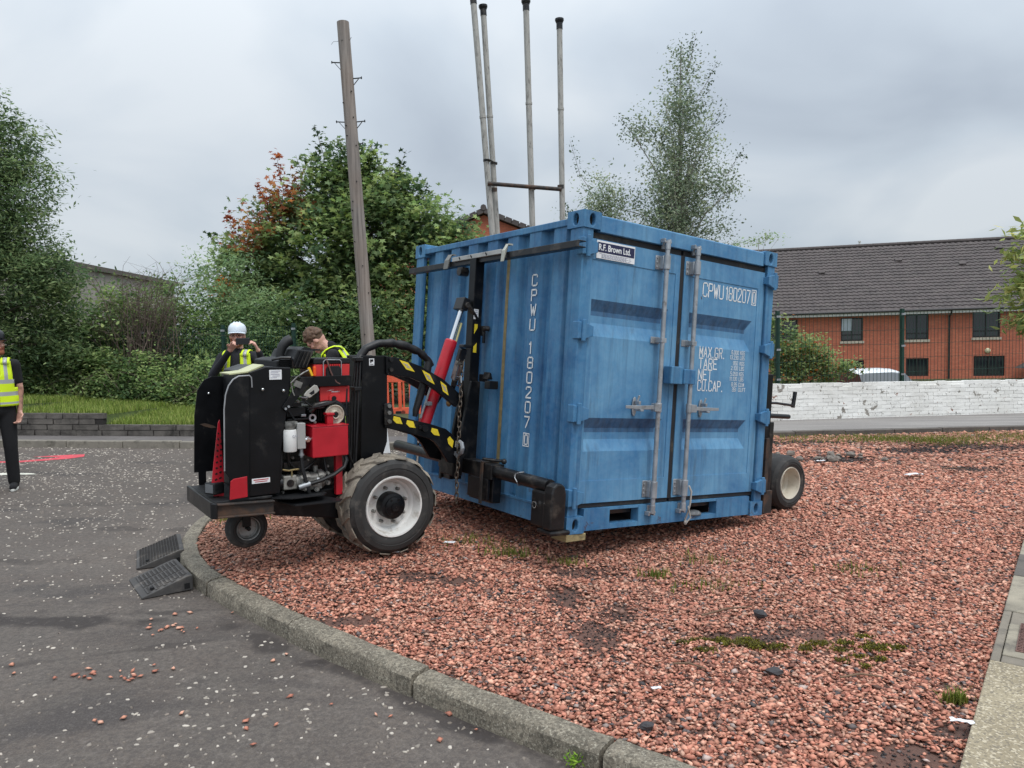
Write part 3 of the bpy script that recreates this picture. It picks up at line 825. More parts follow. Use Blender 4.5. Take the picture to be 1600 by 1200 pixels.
# --- retaining wall of grey blocks on the left, stepping down
MT['block'] = mat('dirty_grey_block', srgb(98, 93, 88), .95, var=.3, vs=4, dirt=srgb(52, 49, 46), dirt_amt=.6, ds=3.5, bump=.5, bs=60, coord='World', bd=.01)
MT['mortar'] = mat('dark_mortar', srgb(46, 43, 41), .95, var=.3)
bw = empty('retaining_wall', 'low stepped retaining wall of dirty grey concrete blocks below the grass', 'wall')
WA, WB = Vector((-12.0, 12.55, 0)), Vector((-2.8, 12.06, 0))
wd = (WB - WA).normalized(); wn = Vector((-wd.y, wd.x, 0))
def wz(x): return SL * x + .002
blk = []
wl = (WB - WA).length
def step_courses(s):
    x = (WA + wd * s).x
    return 6 if x < -8.46 else (4 if x < -6.76 else 2)
mbm = MB()
shared = []
for k in range(5):
    mb = MB(); q = random.Random(k)
    mb.box((.21, .045, .0415), (.42, .09, .083)); mb.v = [(x + q.uniform(-.005, .005), y + q.uniform(-.006, .006), z + q.uniform(-.003, .003)) for x, y, z in mb.v]
    me = mb.mesh('block'); me.materials.append(MT['block']); shared.append(me)
ang = math.atan2(wd.y, wd.x)
for cse in range(6):
    s = -.22 * (cse % 2)
    while s < wl:
        if step_courses(s + .21) > cse:
            p = WA + wd * s
            ob = bpy.data.objects.new('block', shared[krnd.randrange(5)]); COL.objects.link(ob); ob.parent = bw
            ob.location = (p.x, p.y, wz(p.x) + cse * .0935 + .004); ob.rotation_euler = (0, math.atan(-SL), ang)
            L = krnd.choice((1.0, 1.0, 1.0, .62)); ob.scale = (L, 1, 1); s += .435 * L + (.004)
        else: s += .2
for (sa, sb, h) in ((0, 3.53, 6), (3.53, 5.23, 4), (5.23, wl, 2)):
    a_ = WA + wd * sa + wn * .012; b_ = WA + wd * sb + wn * .012
    vs = []
    for zt in (-.2, h * .0935 - .008):
        for q, o in ((a_, 0), (b_, 0), (b_, .1), (a_, .1)):
            p = q + wn * o; vs.append((p.x, p.y, wz(p.x) + zt))
    mbm.add(vs, [(3, 2, 1, 0), (4, 5, 6, 7), (0, 1, 5, 4), (1, 2, 6, 5), (2, 3, 7, 6), (3, 0, 4, 7)])
mbm.build('mortar_core', MT['mortar'], bw)

# --- grass bank above it
def vz(x, y):
    """bank height: rises from the wall top to the hedge"""
    p = np.clip((y - 12.4) / 2.8, 0, 3)
    base = SL * x + np.where(x < -8.46, .50, np.where(x < -6.76, .34, .16))
    base2 = 0.44 - 0.085 * (x + 7.0)
    return base * (1 - np.clip(p, 0, 1)) + base2 * np.clip(p, 0, 1)
def bank_z(x, y):
    s_ = np.array(x, float)
    return vz(s_, np.array(y, float))
sheet('grass_bank', -14, -2.7, 12.35, 19.0, lambda x, y: float(bank_z(x, y + (x + 7) * .02)), mat('bank_soil', srgb(70, 84, 38), .95, var=.3, vs=3, coord='World'), 60, 30)
sheet('back_verge', -6, 3.5, 14.6, 24, lambda x, y: SL * x + .02 + .02 * (y - 14.6), MT['earth'], 4, 6)
MT['grass'] = attr_mat('grass_blades', .7, trans=.25)
def grass(name, x, y, z, h0, h1, cols, wid=.004, lean=.35):
    n = len(x); h = rng.uniform(h0, h1, n); yaw = rng.uniform(0, 2 * np.pi, n); le = rng.normal(0, lean, n) * h
    dx, dy = np.cos(yaw), np.sin(yaw)
    b0 = np.stack([x - dy * wid, y + dx * wid, z], 1); b1 = np.stack([x + dy * wid, y - dx * wid, z], 1)
    m0 = np.stack([x - dy * wid * .7 + dx * le * .35, y + dx * wid * .7 + dy * le * .35, z + h * .6], 1); m1 = np.stack([x + dy * wid * .7 + dx * le * .35, y - dx * wid * .7 + dy * le * .35, z + h * .6], 1)
    tp = np.stack([x + dx * le, y + dy * le, z + h], 1)
    Vv = np.stack([b0, b1, m1, m0, tp], 1).reshape(-1, 3)
    tri = np.array([(0, 1, 2), (0, 2, 3), (3, 2, 4)])
    ii = (tri[None] + (np.arange(n) * 5)[:, None, None]).ravel()
    c = np.array(cols)[rng.integers(0, len(cols), n)] * rng.uniform(.7, 1.15, (n, 1))
    return stuff(np_mesh(name, Vv, 3, ii, MT['grass'], np.repeat(c, 5, 0)))
n = 46000
x = rng.uniform(-11.5, -2.9, n); y = rng.uniform(12.3, 15.6, n)
k = y > 12.55 - (x + 12) * .0533 + .10
x, y = x[k], y[k]
k2 = np.abs(x) < y * .74
x, y = x[k2], y[k2]
gcols = [srgb(132, 152, 70), srgb(116, 138, 60), srgb(150, 164, 84), srgb(162, 168, 98), srgb(100, 120, 56)]
tag(grass('grass', x, y, bank_z(x, y + (x + 7) * .02), .05, .13, gcols, .006), 'bright green mown grass on the bank above the block wall', 'grass')
# weeds, moss and tufts in the gravel
tx, ty = [], []
for cx, cy, s_, k in ((5.9, 11.75, .5, 1500), (6.7, 11.6, .5, 1200), (8.2, 12.0, .7, 1600), (4.6, 11.9, .7, 700), (1.93, 3.22, .03, 130), (0.95, 4.95, .06, 80), (-.05, 5.35, .10, 150), (.35, 6.1 - .9, .08, 60), (-2.45, 6.5, .12, 140), (2.35, 5.1, .12, 60), (1.2, 4.75, .15, 70), (1.35, 5.3, .15, 60), (-.3, 5.6, .15, 110)):
    tx.append(rng.normal(cx, s_, k)); ty.append(rng.normal(cy, s_ * .45, k))
tx = np.concatenate(tx); ty = np.concatenate(ty)
k = inside(tx, ty, island); tx, ty = tx[k], ty[k]
tag(grass('weed_tufts', tx, ty, gz(tx, ty) - .02, .03, .075, [srgb(116, 128, 52), srgb(96, 108, 46), srgb(134, 136, 70)], .0035, .6), 'thin weeds and grass tufts sprouting through the red gravel', 'weeds')
mx, my = [], []
for cx, cy, ax, ay in MOSSP:
    k = int(90000 * ax * ay); mx.append(cx + rng.normal(0, ax * .5, k)); my.append(cy + rng.normal(0, ay * .5, k))
mx = np.concatenate(mx); my = np.concatenate(my)
tag(grass('moss', mx, my, gz(mx, my) - .012, .006, .015, [srgb(128, 122, 40), srgb(108, 104, 38), srgb(88, 84, 38), srgb(80, 70, 46)], .005, .8), 'yellow green moss cushions growing between the stones', 'moss')
# ================================================================== SHIPPING CONTAINER
CW, CL, CH = 2.2, 2.438, 2.26
con = empty('shipping_container', 'faded blue steel shipping container with closed double doors on red gravel', 'container', mw=M_CON)
B, B2 = MT['blue'], MT['blue2']

def casting(x, y, z, sx, sy, sz):
    """corner block; sx/sy/sz say which way it faces outward"""
    w, d, h = .165, .178, .120
    mb = MB()
    X = (0, w) if sx < 0 else (-w, 0); Yy = (0, d) if sy < 0 else (-d, 0); Z = (0, h) if sz < 0 else (-h, 0)
    x0, x1, y0, y1, z0, z1 = x + X[0], x + X[1], y + Yy[0], y + Yy[1], z + Z[0], z + Z[1]
    # end face
    yf = y0 if sy < 0 else y1; yb = y1 if sy < 0 else y0
    mb.ovalplate((x0, yf, z0), (1, 0, 0), (0, 0, 1), (0, sy, 0), w, h, (w * .5, h * .5), .026, .042, .035)
    xf = x0 if sx < 0 else x1; xb = x1 if sx < 0 else x0
    mb.ovalplate((xf, y0, z0), (0, 1, 0), (0, 0, 1), (sx, 0, 0), d, h, (d * .5, h * .5), .030, .042, .035)
    mb.add([(x0, y0, z1), (x1, y0, z1), (x1, y1, z1), (x0, y1, z1)], [(0, 1, 2, 3)])
    mb.add([(x0, y0, z0), (x1, y0, z0), (x1, y1, z0), (x0, y1, z0)], [(3, 2, 1, 0)])
    mb.add([(x0, yb, z0), (x1, yb, z0), (x1, yb, z1), (x0, yb, z1)], [(0, 1, 2, 3)])
    mb.add([(xb, y0, z0), (xb, y1, z0), (xb, y1, z1), (xb, y0, z1)], [(0, 1, 2, 3)])
    me = bpy.data.meshes.new('corner_casting'); me.from_pydata(mb.v, [], mb.f); me.polygons.foreach_set('material_index', mb.m)
    bm = bmesh.new(); bm.from_mesh(me); bmesh.ops.remove_doubles(bm, verts=bm.verts, dist=1e-5); bmesh.ops.recalc_face_normals(bm, faces=bm.faces); bm.to_mesh(me); bm.free()
    finish('corner_casting', me, [B, MT['dark']], con, bevel=.008, seg=2)
for x, sx in ((0, -1), (CW, 1)):
    for y, sy in ((0, -1), (CL, 1)):
        for z, sz in ((0, -1), (CH, 1)):
            casting(x, y, z, sx, sy, sz)

# corner posts
for x, s_ in ((0, 1), (CW, -1)):
    for y, q in ((0, 1), (CL, -1)):
        mb = MB()
        poly = [(x + s_ * .010, y + q * .010), (x + s_ * .105, y + q * .010), (x + s_ * .105, y + q * .050), (x + s_ * .045, y + q * .062), (x + s_ * .045, y + q * .150), (x + s_ * .010, y + q * .150)]
        mb.prism(poly, .118, CH - .118, 'z')
        mb.build('corner_post', B, con, bevel=.006)

# corrugated panels
def corr(length, pitch, flat, depth, start, y_from):
    """list of (along, inset) break points"""
    pts = [(0, depth)]
    c = start
    sl = .034
    while c + flat / 2 + sl < length:
        if c - flat / 2 - sl > 0:
            pts += [(c - flat / 2 - sl, depth), (c - flat / 2, 0), (c + flat / 2, 0), (c + flat / 2 + sl, depth)]
        c += pitch
    pts.append((length, depth)); return pts
def corr_panel(x, s_, name):
    L0, L1 = .145, CL - .145
    pts = corr(L1 - L0, .29, .14, .058, .27 - L0, 0)
    pts = [(L0 + a_, d_) for a_, d_ in pts]
    mb = MB(); z0, z1 = .155, 2.190
    nz = 7; n = len(pts)
    for k in range(nz):
        z = z0 + (z1 - z0) * k / (nz - 1)
        for a_, d_ in pts: mb.v.append((x + s_ * (.014 + d_ + .003 * math.sin(a_ * 7 + z * 3)), a_, z))
    for k in range(nz - 1):
        for i in range(n - 1):
            mb.f.append((k * n + i, k * n + i + 1, (k + 1) * n + i + 1, (k + 1) * n + i)); mb.m.append(0)
    return mb.build(name, B, con)
corr_panel(0, 1, 'side_panel'); corr_panel(CW, -1, 'side_panel')
pts = corr(CW - .29, .29, .12, .034, .16, 0)
mb = MB(); n = len(pts)
for z in (.155, 2.165):
    for a_, d_ in pts: mb.v.append((.145 + a_, CL - .014 - d_, z))
for i in range(n - 1): mb.f.append((i, i + 1, i + 1 + n, i + n)); mb.m.append(0)
mb.build('end_panel', B, con)
mb = MB()
for i in range(9):
    y0 = .1 + i * .2487
    mb.add([(.03, y0, 2.205), (CW - .03, y0, 2.205), (CW - .03, y0 + .1, 2.205), (.03, y0 + .1, 2.205), (.03, y0 + .15, 2.19), (CW - .03, y0 + .15, 2.19), (.03, y0 + .2487, 2.205), (CW - .03, y0 + .2487, 2.205)],
           [(0, 1, 2, 3), (3, 2, 5, 4), (4, 5, 7, 6)])
mb.build('roof_panel', B, con)
# rails
for x, s_ in ((0, 1), (CW, -1)):
    mb = MB()
    mb.bb(x + s_ * .004, x + s_ * .060, .176, CL - .176, 2.166, 2.216)
    mb.build('top_rail', B, con, bevel=.006)
    mb = MB()
    poly = [(x + s_ * .012, .020), (x + s_ * .060, .020), (x + s_ * .060, .032), (x + s_ * .024, .032), (x + s_ * .024, .150), (x + s_ * .060, .150), (x + s_ * .060, .162), (x + s_ * .006, .162), (x + s_ * .006, .148), (x + s_ * .012, .140)]
    n = len(poly)
    mb.prism(poly, .177, CL - .177, 'y')
    mb.build('bottom_rail', B, con)
for za, zb in ((2.13, 2.235), (.02, .16)):
    mb = MB(); mb.bb(.17, CW - .17, CL - .07, CL - .008, za, zb); mb.build('end_rail', B, con)
mb = MB(); mb.bb(.066, CW - .066, .10, CL - .08, .10, .148); mb.build('floor', MT['rustblack'], con)
for i in range(5):
    mb = MB(); mb.bb(.066, CW - .066, .3 + i * .45, .36 + i * .45, .03, .098); mb.build('cross_member', MT['rustblack'], con)

# door header and sill with two fork pockets
mb = MB(); mb.prism([(.004 + .008, 2.128), (.012, 2.238), (.020, 2.246), (.085, 2.246), (.085, 2.128)], .168, CW - .168, 'x')
mb.build('door_header', B2, con, bevel=.004)
mb = MB()
YS = .014
for x0, x1 in ((.168, .416), (.709, 1.279), (1.606, CW - .168)):
    mb.bb(x0, x1, YS, .09, .012, .168)
for x0, x1 in ((.416, .709), (1.279, 1.606)):
    mb.bb(x0, x1, YS + .001, .09, .150, .168); mb.bb(x0, x1, YS + .001, .09, .012, .046)
mb.build('door_sill', B, con)
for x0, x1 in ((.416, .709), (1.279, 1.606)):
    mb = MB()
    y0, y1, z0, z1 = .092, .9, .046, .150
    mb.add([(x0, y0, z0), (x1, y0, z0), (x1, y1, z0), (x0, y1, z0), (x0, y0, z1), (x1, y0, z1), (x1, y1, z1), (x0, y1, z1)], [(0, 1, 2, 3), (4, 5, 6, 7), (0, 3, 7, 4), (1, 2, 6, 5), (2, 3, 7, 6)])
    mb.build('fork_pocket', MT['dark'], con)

# doors
def door(x0, x1, rx0, rx1, barx, hs):
    d = empty('door'); d.parent = con
    Y0 = .030
    # frame
    mb = MB()
    z0, z1 = .205, 2.080
    for a_, b_, c_, e_ in ((x0, x1, z0, .365), (x0, x1, 1.935, z1), (x0, rx0 - .012, .365, 1.935), (rx1 + .055, x1, .365, 1.935)):
        mb.bb(a_, b_, Y0, Y0 + .045, c_, e_)
    mb.build('door_frame', B2, d)
    # pressed panel with two horizontal recesses
    mb = MB(); yo = Y0 + .005
    px0, px1 = rx0 - .012, rx1 + .055
    def q(xa, xb, za, zb, ya=yo, yb=None):
        yb = ya if yb is None else yb
        mb.add([(xa, ya, za), (xb, ya, za), (xb, yb, zb), (xa, yb, zb)], [(0, 1, 2, 3)])
    q(px0, px1, .365, .575); q(px0, px1, .815, 1.395); q(px0, px1, 1.655, 1.935)
    for a_, b_, c_, e_ in ((.575, .660, .740, .815), (1.395, 1.490, 1.575, 1.655)):
        dp = .034; cx = .045
        q(px0, rx0, a_, e_); q(rx1, px1, a_, e_)
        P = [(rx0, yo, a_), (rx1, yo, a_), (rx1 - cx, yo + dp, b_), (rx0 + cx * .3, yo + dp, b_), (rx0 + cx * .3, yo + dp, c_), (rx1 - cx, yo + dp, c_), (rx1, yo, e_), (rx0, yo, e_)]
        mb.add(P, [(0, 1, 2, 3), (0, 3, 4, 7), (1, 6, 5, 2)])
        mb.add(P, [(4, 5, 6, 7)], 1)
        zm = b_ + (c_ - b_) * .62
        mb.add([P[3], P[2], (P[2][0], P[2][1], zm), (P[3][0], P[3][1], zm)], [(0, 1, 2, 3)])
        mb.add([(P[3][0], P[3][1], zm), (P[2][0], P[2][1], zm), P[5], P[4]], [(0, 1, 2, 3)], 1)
    mb.build('door_panel', [B2, MT['grime_shade']], d)
    # gaskets
    for za, zb in ((.172, .200), (2.084, 2.124)):
        g = MB(); g.bb(x0 - .012, x1 + .012, Y0 + .012, Y0 + .05, za, zb); g.build('gasket', MT['gasket'], d)
    xs_ = x0 - .011 if hs < 0 else x1 + .001
    g = MB(); g.bb(xs_, xs_ + (.010 if hs < 0 else .016), Y0 + .012, Y0 + .05, .2005, 2.0835); g.build('gasket', MT['gasket'], d)
    # locking bar
    by = Y0 - .062
    bar = MB(); bar.cyl((barx, by, .13), (barx, by, 2.125), .0175, n=16)
    bo = bar.build('locking_bar', MT['galv'], d, smooth=True)
    for zc, hgt, wd_ in ((1.995, .105, .085), (.285, .125, .085)):
        k = MB(); k.bb(barx - .062, barx + .028, Y0 - .006, Y0 - .001, zc - hgt / 2, zc + hgt / 2)
        k.bb(barx - .028, barx + .028, by + .012, Y0 - .006, zc - hgt / 2 + .004, zc + hgt / 2 - .004)
        k.cyl((barx, by, zc - hgt / 2), (barx, by, zc + hgt / 2), .027, n=14)
        for dz in (-.035, 0, .035): k.cyl((barx - .047, Y0 - .012, zc + dz), (barx - .047, Y0 - .005, zc + dz), .008, n=8)
        k.build('bar_bracket', MT['galv'], bo, smooth=True, bevel=.002, seg=1)
    k = MB(); k.bb(barx - .065, barx + .030, Y0 - .006, Y0 - .001, 1.385, 1.435); k.bb(barx - .026, barx + .026, by - .018, Y0 - .006, 1.392, 1.428)
    k.build('bar_guide', MT['galv'], bo, bevel=.003)
    for zc, s_ in ((2.135, 1), (.125, -1)):
        k = MB()
        k.cyl((barx, by, zc - .045 * s_), (barx, by, zc + .02 * s_), .021, n=12)
        k.box((barx, by + .012, zc + .012 * s_), (.072, .03, .016)); k.box((barx + .028, by + .022, zc + .024 * s_), (.018, .04, .026)); k.box((barx - .030, by + .022, zc + .022 * s_), (.014, .045, .030))
        k.box((barx - .004, by + .045, zc - .012 * s_), (.020, .020, .05))
        k.build('cam_keeper', MT['galv'], bo, bevel=.003)
    # handle
    zh = .905
    k = MB(); k.box((barx + hs * .030, by - .005, zh), (.062, .045, .060)); k.cyl((barx, by, zh - .035), (barx, by, zh + .035), .024, n=12)
    k.prism([(barx + hs * .03, zh - .013), (barx + hs * .16, zh - .018), (barx + hs * .345, zh - .012), (barx + hs * .345, zh + .010), (barx + hs * .16, zh + .012), (barx + hs * .03, zh + .017)], by - .012, by + .0, 'y')
    ho = k.build('door_handle', MT['galv'], d, bevel=.003)
    k = MB(); cx = barx + hs * .200
    k.prism([(cx + .022 * math.cos(t_), zh + .072 * math.sin(t_)) for t_ in [2 * math.pi * i / 14 for i in range(14)]], Y0 - .012, Y0 - .001, 'y')
    k.box((cx, by + .02, zh + .03), (.022, .05, .026)); k.box((cx + .006, by + .008, zh - .024), (.03, .07, .014)); k.cyl((cx - .004, by + .02, zh + .035), (cx + .005, by + .012, zh + .085), .008, n=8)
    k.build('handle_catch', MT['galv'], ho, bevel=.002, seg=1)
    return d
dl = door(.115, 1.028, .140, .925, .81, -1)
dr = door(1.076, 2.085, 1.165, 1.945, 1.15, 1)
g = MB(); g.bb(1.029, 1.075, .036, .075, .198, 2.085); g.build('gasket', MT['gasket'], con)
# hinges
for x, s_ in ((0, 1), (CW, -1)):
    for zc in (2.010, 1.425, .845, .255):
        h = MB()
        h.prism([(x + s_ * .004, zc - .055), (x + s_ * .050, zc - .062), (x + s_ * .135, zc - .035), (x + s_ * .135, zc + .035), (x + s_ * .050, zc + .058), (x + s_ * .004, zc + .055)], -.014 if s_ > 0 else -.028, .008 if s_ > 0 else .004, 'y')
        h.cyl((x + s_ * .040, -.020, zc - .075), (x + s_ * .040, -.020, zc + .075), .016, n=10)
        h.bb(x - s_ * .004, x + s_ * .022, -.012, .055, zc - .06, zc + .06)
        h.bb(x + s_ * .1, x + s_ * .135, -.004, .032, zc - .03, zc + .03)
        h.build('hinge', B, con, bevel=.004)
# lock box across the door gap
mb = MB(); mb.prism([(.905, 1.088), (1.035, 1.088), (1.035, 1.222), (.905, 1.222)], -.055, .028, 'y'); mb.bb(1.037, 1.165, -.068, .028, 1.092, 1.206)
lb = mb.build('lock_box', B, con, bevel=.006)
# name plate
sp = MB(); sp.bb(.153, .526, .022, .0275, 1.946, 2.072)
spo = sp.build('name_plate', MT['signwhite'], con)
mb = MB(); mb.bb(.160, .519, .0205, .0218, 1.989, 2.059); mb.build('blue_band', MT['navy'], spo)
mb = MB(); q_ = random.Random(2)
for r_, z in enumerate((1.980, 1.973, 1.966, 1.959, 1.953)):
    xx = .18 + (.02 if r_ else .0)
    while xx < .48 - (.05 if r_ in (1, 3) else 0):
        L = q_.uniform(.008, .028); mb.bb(xx, xx + L, .0208, .0218, z - .0018, z + .0018); xx += L + .005
mb.build('small_print', MT['signgrey'], spo)

def text_mesh(txt, size, matl, parent, name, mw, bold=0.0, sx=1.0, thick=.0006):
    cu = bpy.data.curves.new(name, 'FONT'); cu.body = txt; cu.size = size; cu.extrude = thick; cu.offset = bold
    to = bpy.data.objects.new(name + '_tmp', cu); COL.objects.link(to)
    bpy.context.view_layer.update()
    me = bpy.data.meshes.new_from_object(to.evaluated_get(bpy.context.evaluated_depsgraph_get()))
    bpy.data.objects.remove(to); bpy.data.curves.remove(cu)
    for v in me.vertices: v.co.x *= sx
    me.transform(mw); me.materials.clear()
    return finish(name, me, matl, parent)
def face_front(x, y, z):        # text in the door plane (x right, z up), facing -y
    return Matrix(((1, 0, 0, x), (0, 0, -1, y), (0, 1, 0, z), (0, 0, 0, 1)))
text_mesh('R.F. Brown Ltd.', .062, MT['letter'], spo, 'lettering', face_front(.167, .0198, 2.004), .0012, .80)

# stencil-like monoline alphabet, drawn as strokes on a 4 x 8 grid
G_ = {'C': [[(4, 6.4), (4, 7.2), (3.2, 8), (.8, 8), (0, 7.2), (0, .8), (.8, 0), (3.2, 0), (4, .8), (4, 1.6)]],
 'P': [[(0, 0), (0, 8), (3.2, 8), (4, 7.2), (4, 4.6), (3.2, 3.8), (0, 3.8)]],
 'W': [[(0, 8), (1, 0), (2, 6), (3, 0), (4, 8)]], 'U': [[(0, 8), (0, .8), (.8, 0), (3.2, 0), (4, .8), (4, 8)]],
 '1': [[(1, 6.6), (2.2, 8), (2.2, 0)]], '0': [[(.8, 0), (0, .8), (0, 7.2), (.8, 8), (3.2, 8), (4, 7.2), (4, .8), (3.2, 0), (.8, 0)]],
 '8': [[(.8, 0), (0, .8), (0, 3.4), (.7, 4.1), (0, 4.8), (0, 7.2), (.8, 8), (3.2, 8), (4, 7.2), (4, 4.8), (3.3, 4.1), (4, 3.4), (4, .8), (3.2, 0), (.8, 0)], [(.7, 4.1), (3.3, 4.1)]],
 '2': [[(0, 6.4), (0, 7.2), (.8, 8), (3.2, 8), (4, 7.2), (4, 5.2), (0, .6), (0, 0), (4, 0)]], '7': [[(0, 8), (4, 8), (1.2, 0)]],
 'M': [[(0, 0), (0, 8), (2, 2.5), (4, 8), (4, 0)]], 'A': [[(0, 0), (2, 8), (4, 0)], [(.7, 2.6), (3.3, 2.6)]], 'X': [[(0, 0), (4, 8)], [(0, 8), (4, 0)]],
 'G': [[(4, 6.4), (4, 7.2), (3.2, 8), (.8, 8), (0, 7.2), (0, .8), (.8, 0), (3.2, 0), (4, .8), (4, 3.6), (2.2, 3.6)]],
 'R': [[(0, 0), (0, 8), (3.2, 8), (4, 7.2), (4, 5), (3.2, 4.2), (0, 4.2)], [(2, 4.2), (4, 0)]], 'T': [[(0, 8), (4, 8)], [(2, 8), (2, 0)]],
 'E': [[(4, 8), (0, 8), (0, 0), (4, 0)], [(0, 4.2), (3, 4.2)]], 'N': [[(0, 0), (0, 8), (4, 0), (4, 8)]], '.': [[(1.7, 0), (2.3, 0)]],
 '6': [[(4, 7.2), (3.2, 8), (.8, 8), (0, 7.2), (0, .8), (.8, 0), (3.2, 0), (4, .8), (4, 3.6), (3.2, 4.4), (0, 4.4)]], '5': [[(4, 8), (0, 8), (0, 4.6), (3.2, 4.6), (4, 3.8), (4, .8), (3.2, 0), (0, 0)]],
 '9': [[(0, .8), (.8, 0), (3.2, 0), (4, .8), (4, 7.2), (3.2, 8), (.8, 8), (0, 7.2), (0, 4.4), (.8, 3.6), (4, 3.6)]], '3': [[(0, 7.2), (.8, 8), (3.2, 8), (4, 7.2), (4, 4.8), (3.2, 4.1), (1.4, 4.1)], [(3.2, 4.1), (4, 3.4), (4, .8), (3.2, 0), (.8, 0), (0, .8)]],
 'K': [[(0, 0), (0, 8)], [(4, 8), (0, 3.4)], [(1.4, 4.9), (4, 0)]], 'S': [[(4, 7.2), (3.2, 8), (.8, 8), (0, 7.2), (0, 4.8), (.8, 4.1), (3.2, 4.1), (4, 3.4), (4, .8), (3.2, 0), (.8, 0), (0, .8)]],
 'L': [[(0, 8), (0, 0), (4, 0)]], 'B': [[(0, 0), (0, 8), (3.2, 8), (4, 7.2), (4, 4.8), (3.2, 4.1), (0, 4.1)], [(3.2, 4.1), (4, 3.4), (4, .8), (3.2, 0), (0, 0)]],
 'F': [[(0, 0), (0, 8), (4, 8)], [(0, 4.2), (3, 4.2)]]}
def strokes(mb, ch, ox, oz, w, h, th, put):
    for line in G_.get(ch, []):
        pts = [Vector((ox + p[0] / 4 * w, oz + p[1] / 8 * h)) for p in line]
        for a_, b_ in zip(pts, pts[1:]):
            d = (b_ - a_)
            if d.length < 1e-6: continue
            d.normalize(); n_ = Vector((-d.y, d.x)) * th / 2; e_ = d * th * .42
            q = [a_ - e_ - n_, b_ + e_ - n_, b_ + e_ + n_, a_ - e_ + n_]
            mb.add([put(p.x, p.y, 0) for p in q], [(0, 1, 2, 3)])
def write(mb, txt, ox, oz, w, h, th, gap, put):
    x = ox
    for ch in txt:
        if ch == ' ': x += w * .9; continue
        ww = w * (.35 if ch == '.' else .55 if ch == '1' else 1)
        if ch == '1':
            for line in [[(0, 6.6), (2.6, 8), (2.6, 0)]]:
                G_['_'] = line
            strokes(mb, '1', x - w * .18, oz, w, h, th, put)
        elif ch == '.': mb.add([put(x + w * .02, oz - th / 2, 0), put(x + w * .02 + th * 1.2, oz - th / 2, 0), put(x + w * .02 + th * 1.2, oz + th * .8, 0), put(x + w * .02, oz + th * .8, 0)], [(0, 1, 2, 3)])
        else: strokes(mb, ch, x, oz, w, h, th, put)
        x += ww + gap
    return x
G_['_'] = []
def boxed(mb, x0, x1, z0, z1, th, put):
    for a_, b_, c_, e_ in ((x0, x1, z0, z0 + th), (x0, x1, z1 - th, z1), (x0, x0 + th, z0 + th, z1 - th), (x1 - th, x1, z0 + th, z1 - th)):
        mb.add([put(a_, c_, 0), put(b_, c_, 0), put(b_, e_, 0), put(a_, e_, 0)], [(0, 1, 2, 3)])
fd = lambda u, v, t_: (u, .0332, v)
mb = MB()
write(mb, 'CPWU', 1.310, 1.800, .048, .106, .0100, .018, fd)
xe = write(mb, '180207', 1.590, 1.800, .041, .106, .0098, .0170, fd)
mb.build('number_lettering', MT['letter'], dr)
mb = MB()
for line, z, wd_ in (('MAX.GR.', 1.318, .036), ('TARE', 1.226, .042), ('NET', 1.136, .042), ('CU.CAP.', 1.048, .036)):
    write(mb, line, 1.312, z, wd_, .080, .0088, .0165, fd)
mb.build('caption_lettering', MT['letter'], dr, recalc=False)
mb = MB(); write(mb, '0', 1.940, 1.806, .032, .094, .011, .02, fd); mb.build('check_digit', MT['letter'], dr)
mb = MB(); boxed(mb, 1.924, 1.988, 1.788, 1.918, .006, fd); mb.build('check_digit_frame', MT['letter'], dr)
mb = MB()
for i, (a_, u_) in enumerate((('6.000', 'KGS'), ('13.230', 'LBS'), ('950', 'KGS'), ('2.100', 'LBS'), ('5.050', 'KGS'), ('11.130', 'LBS'), ('8.95', 'CU.M'), ('351', 'CU.FT'))):
    z = 1.362 - (i // 2) * .0885 - (i % 2) * .042
    tw = sum(.007 if c_ == '.' else .021 if c_ != '1' else .016 for c_ in a_)
    write(mb, a_, 1.800 - tw, z, .0145, .030, .0042, .0068, fd); write(mb, u_, 1.822, z, .0145, .030, .0042, .0068, fd)
mb.build('weight_lettering', MT['letter'], dr, recalc=False)
# side lettering, one character under the other, on the outer faces of the corrugation
fs_ = lambda u, v, t_: (.0095, -u, v)
mb = MB()
zc = 1.848
for ch in 'CPWU 180207':
    if ch == ' ':
        mb.build('prefix_lettering', MT['letter'], con); mb = MB(); zc -= .062; continue
    strokes(mb, ch, -.566, zc - .082, .060, .080, .0115, fs_) if ch != '1' else strokes(mb, '1', -.566, zc - .082, .046, .082, .0125, fs_)
    zc -= .1115
zc -= .022
mb.build('side_lettering', MT['letter'], con, recalc=False)
mb = MB(); strokes(mb, '0', -.552, zc - .076, .036, .070, .011, fs_); mb.build('check_digit', MT['letter'], con)
mb = MB(); boxed(mb, -.572, -.496, zc - .093, zc + .010, .007, fs_); mb.build('check_digit_frame', MT['letter'], con)
mb = MB(); mb.bb(.008, .0135, .872, .908, .330, 2.0); mb.build('tan_stripe', MT['tan'], con)

# timber packer stuck to the near corner
mb = MB(); mb.box((.095, .085, -.028), (.19, .16, .050), (0, 0, .06))
tb = mb.build('timber_block', MT['timber'], bevel=.004); tb.matrix_world = M_CON
tag(tb, 'short weathered timber block under the nearest corner of the container', 'timber block')
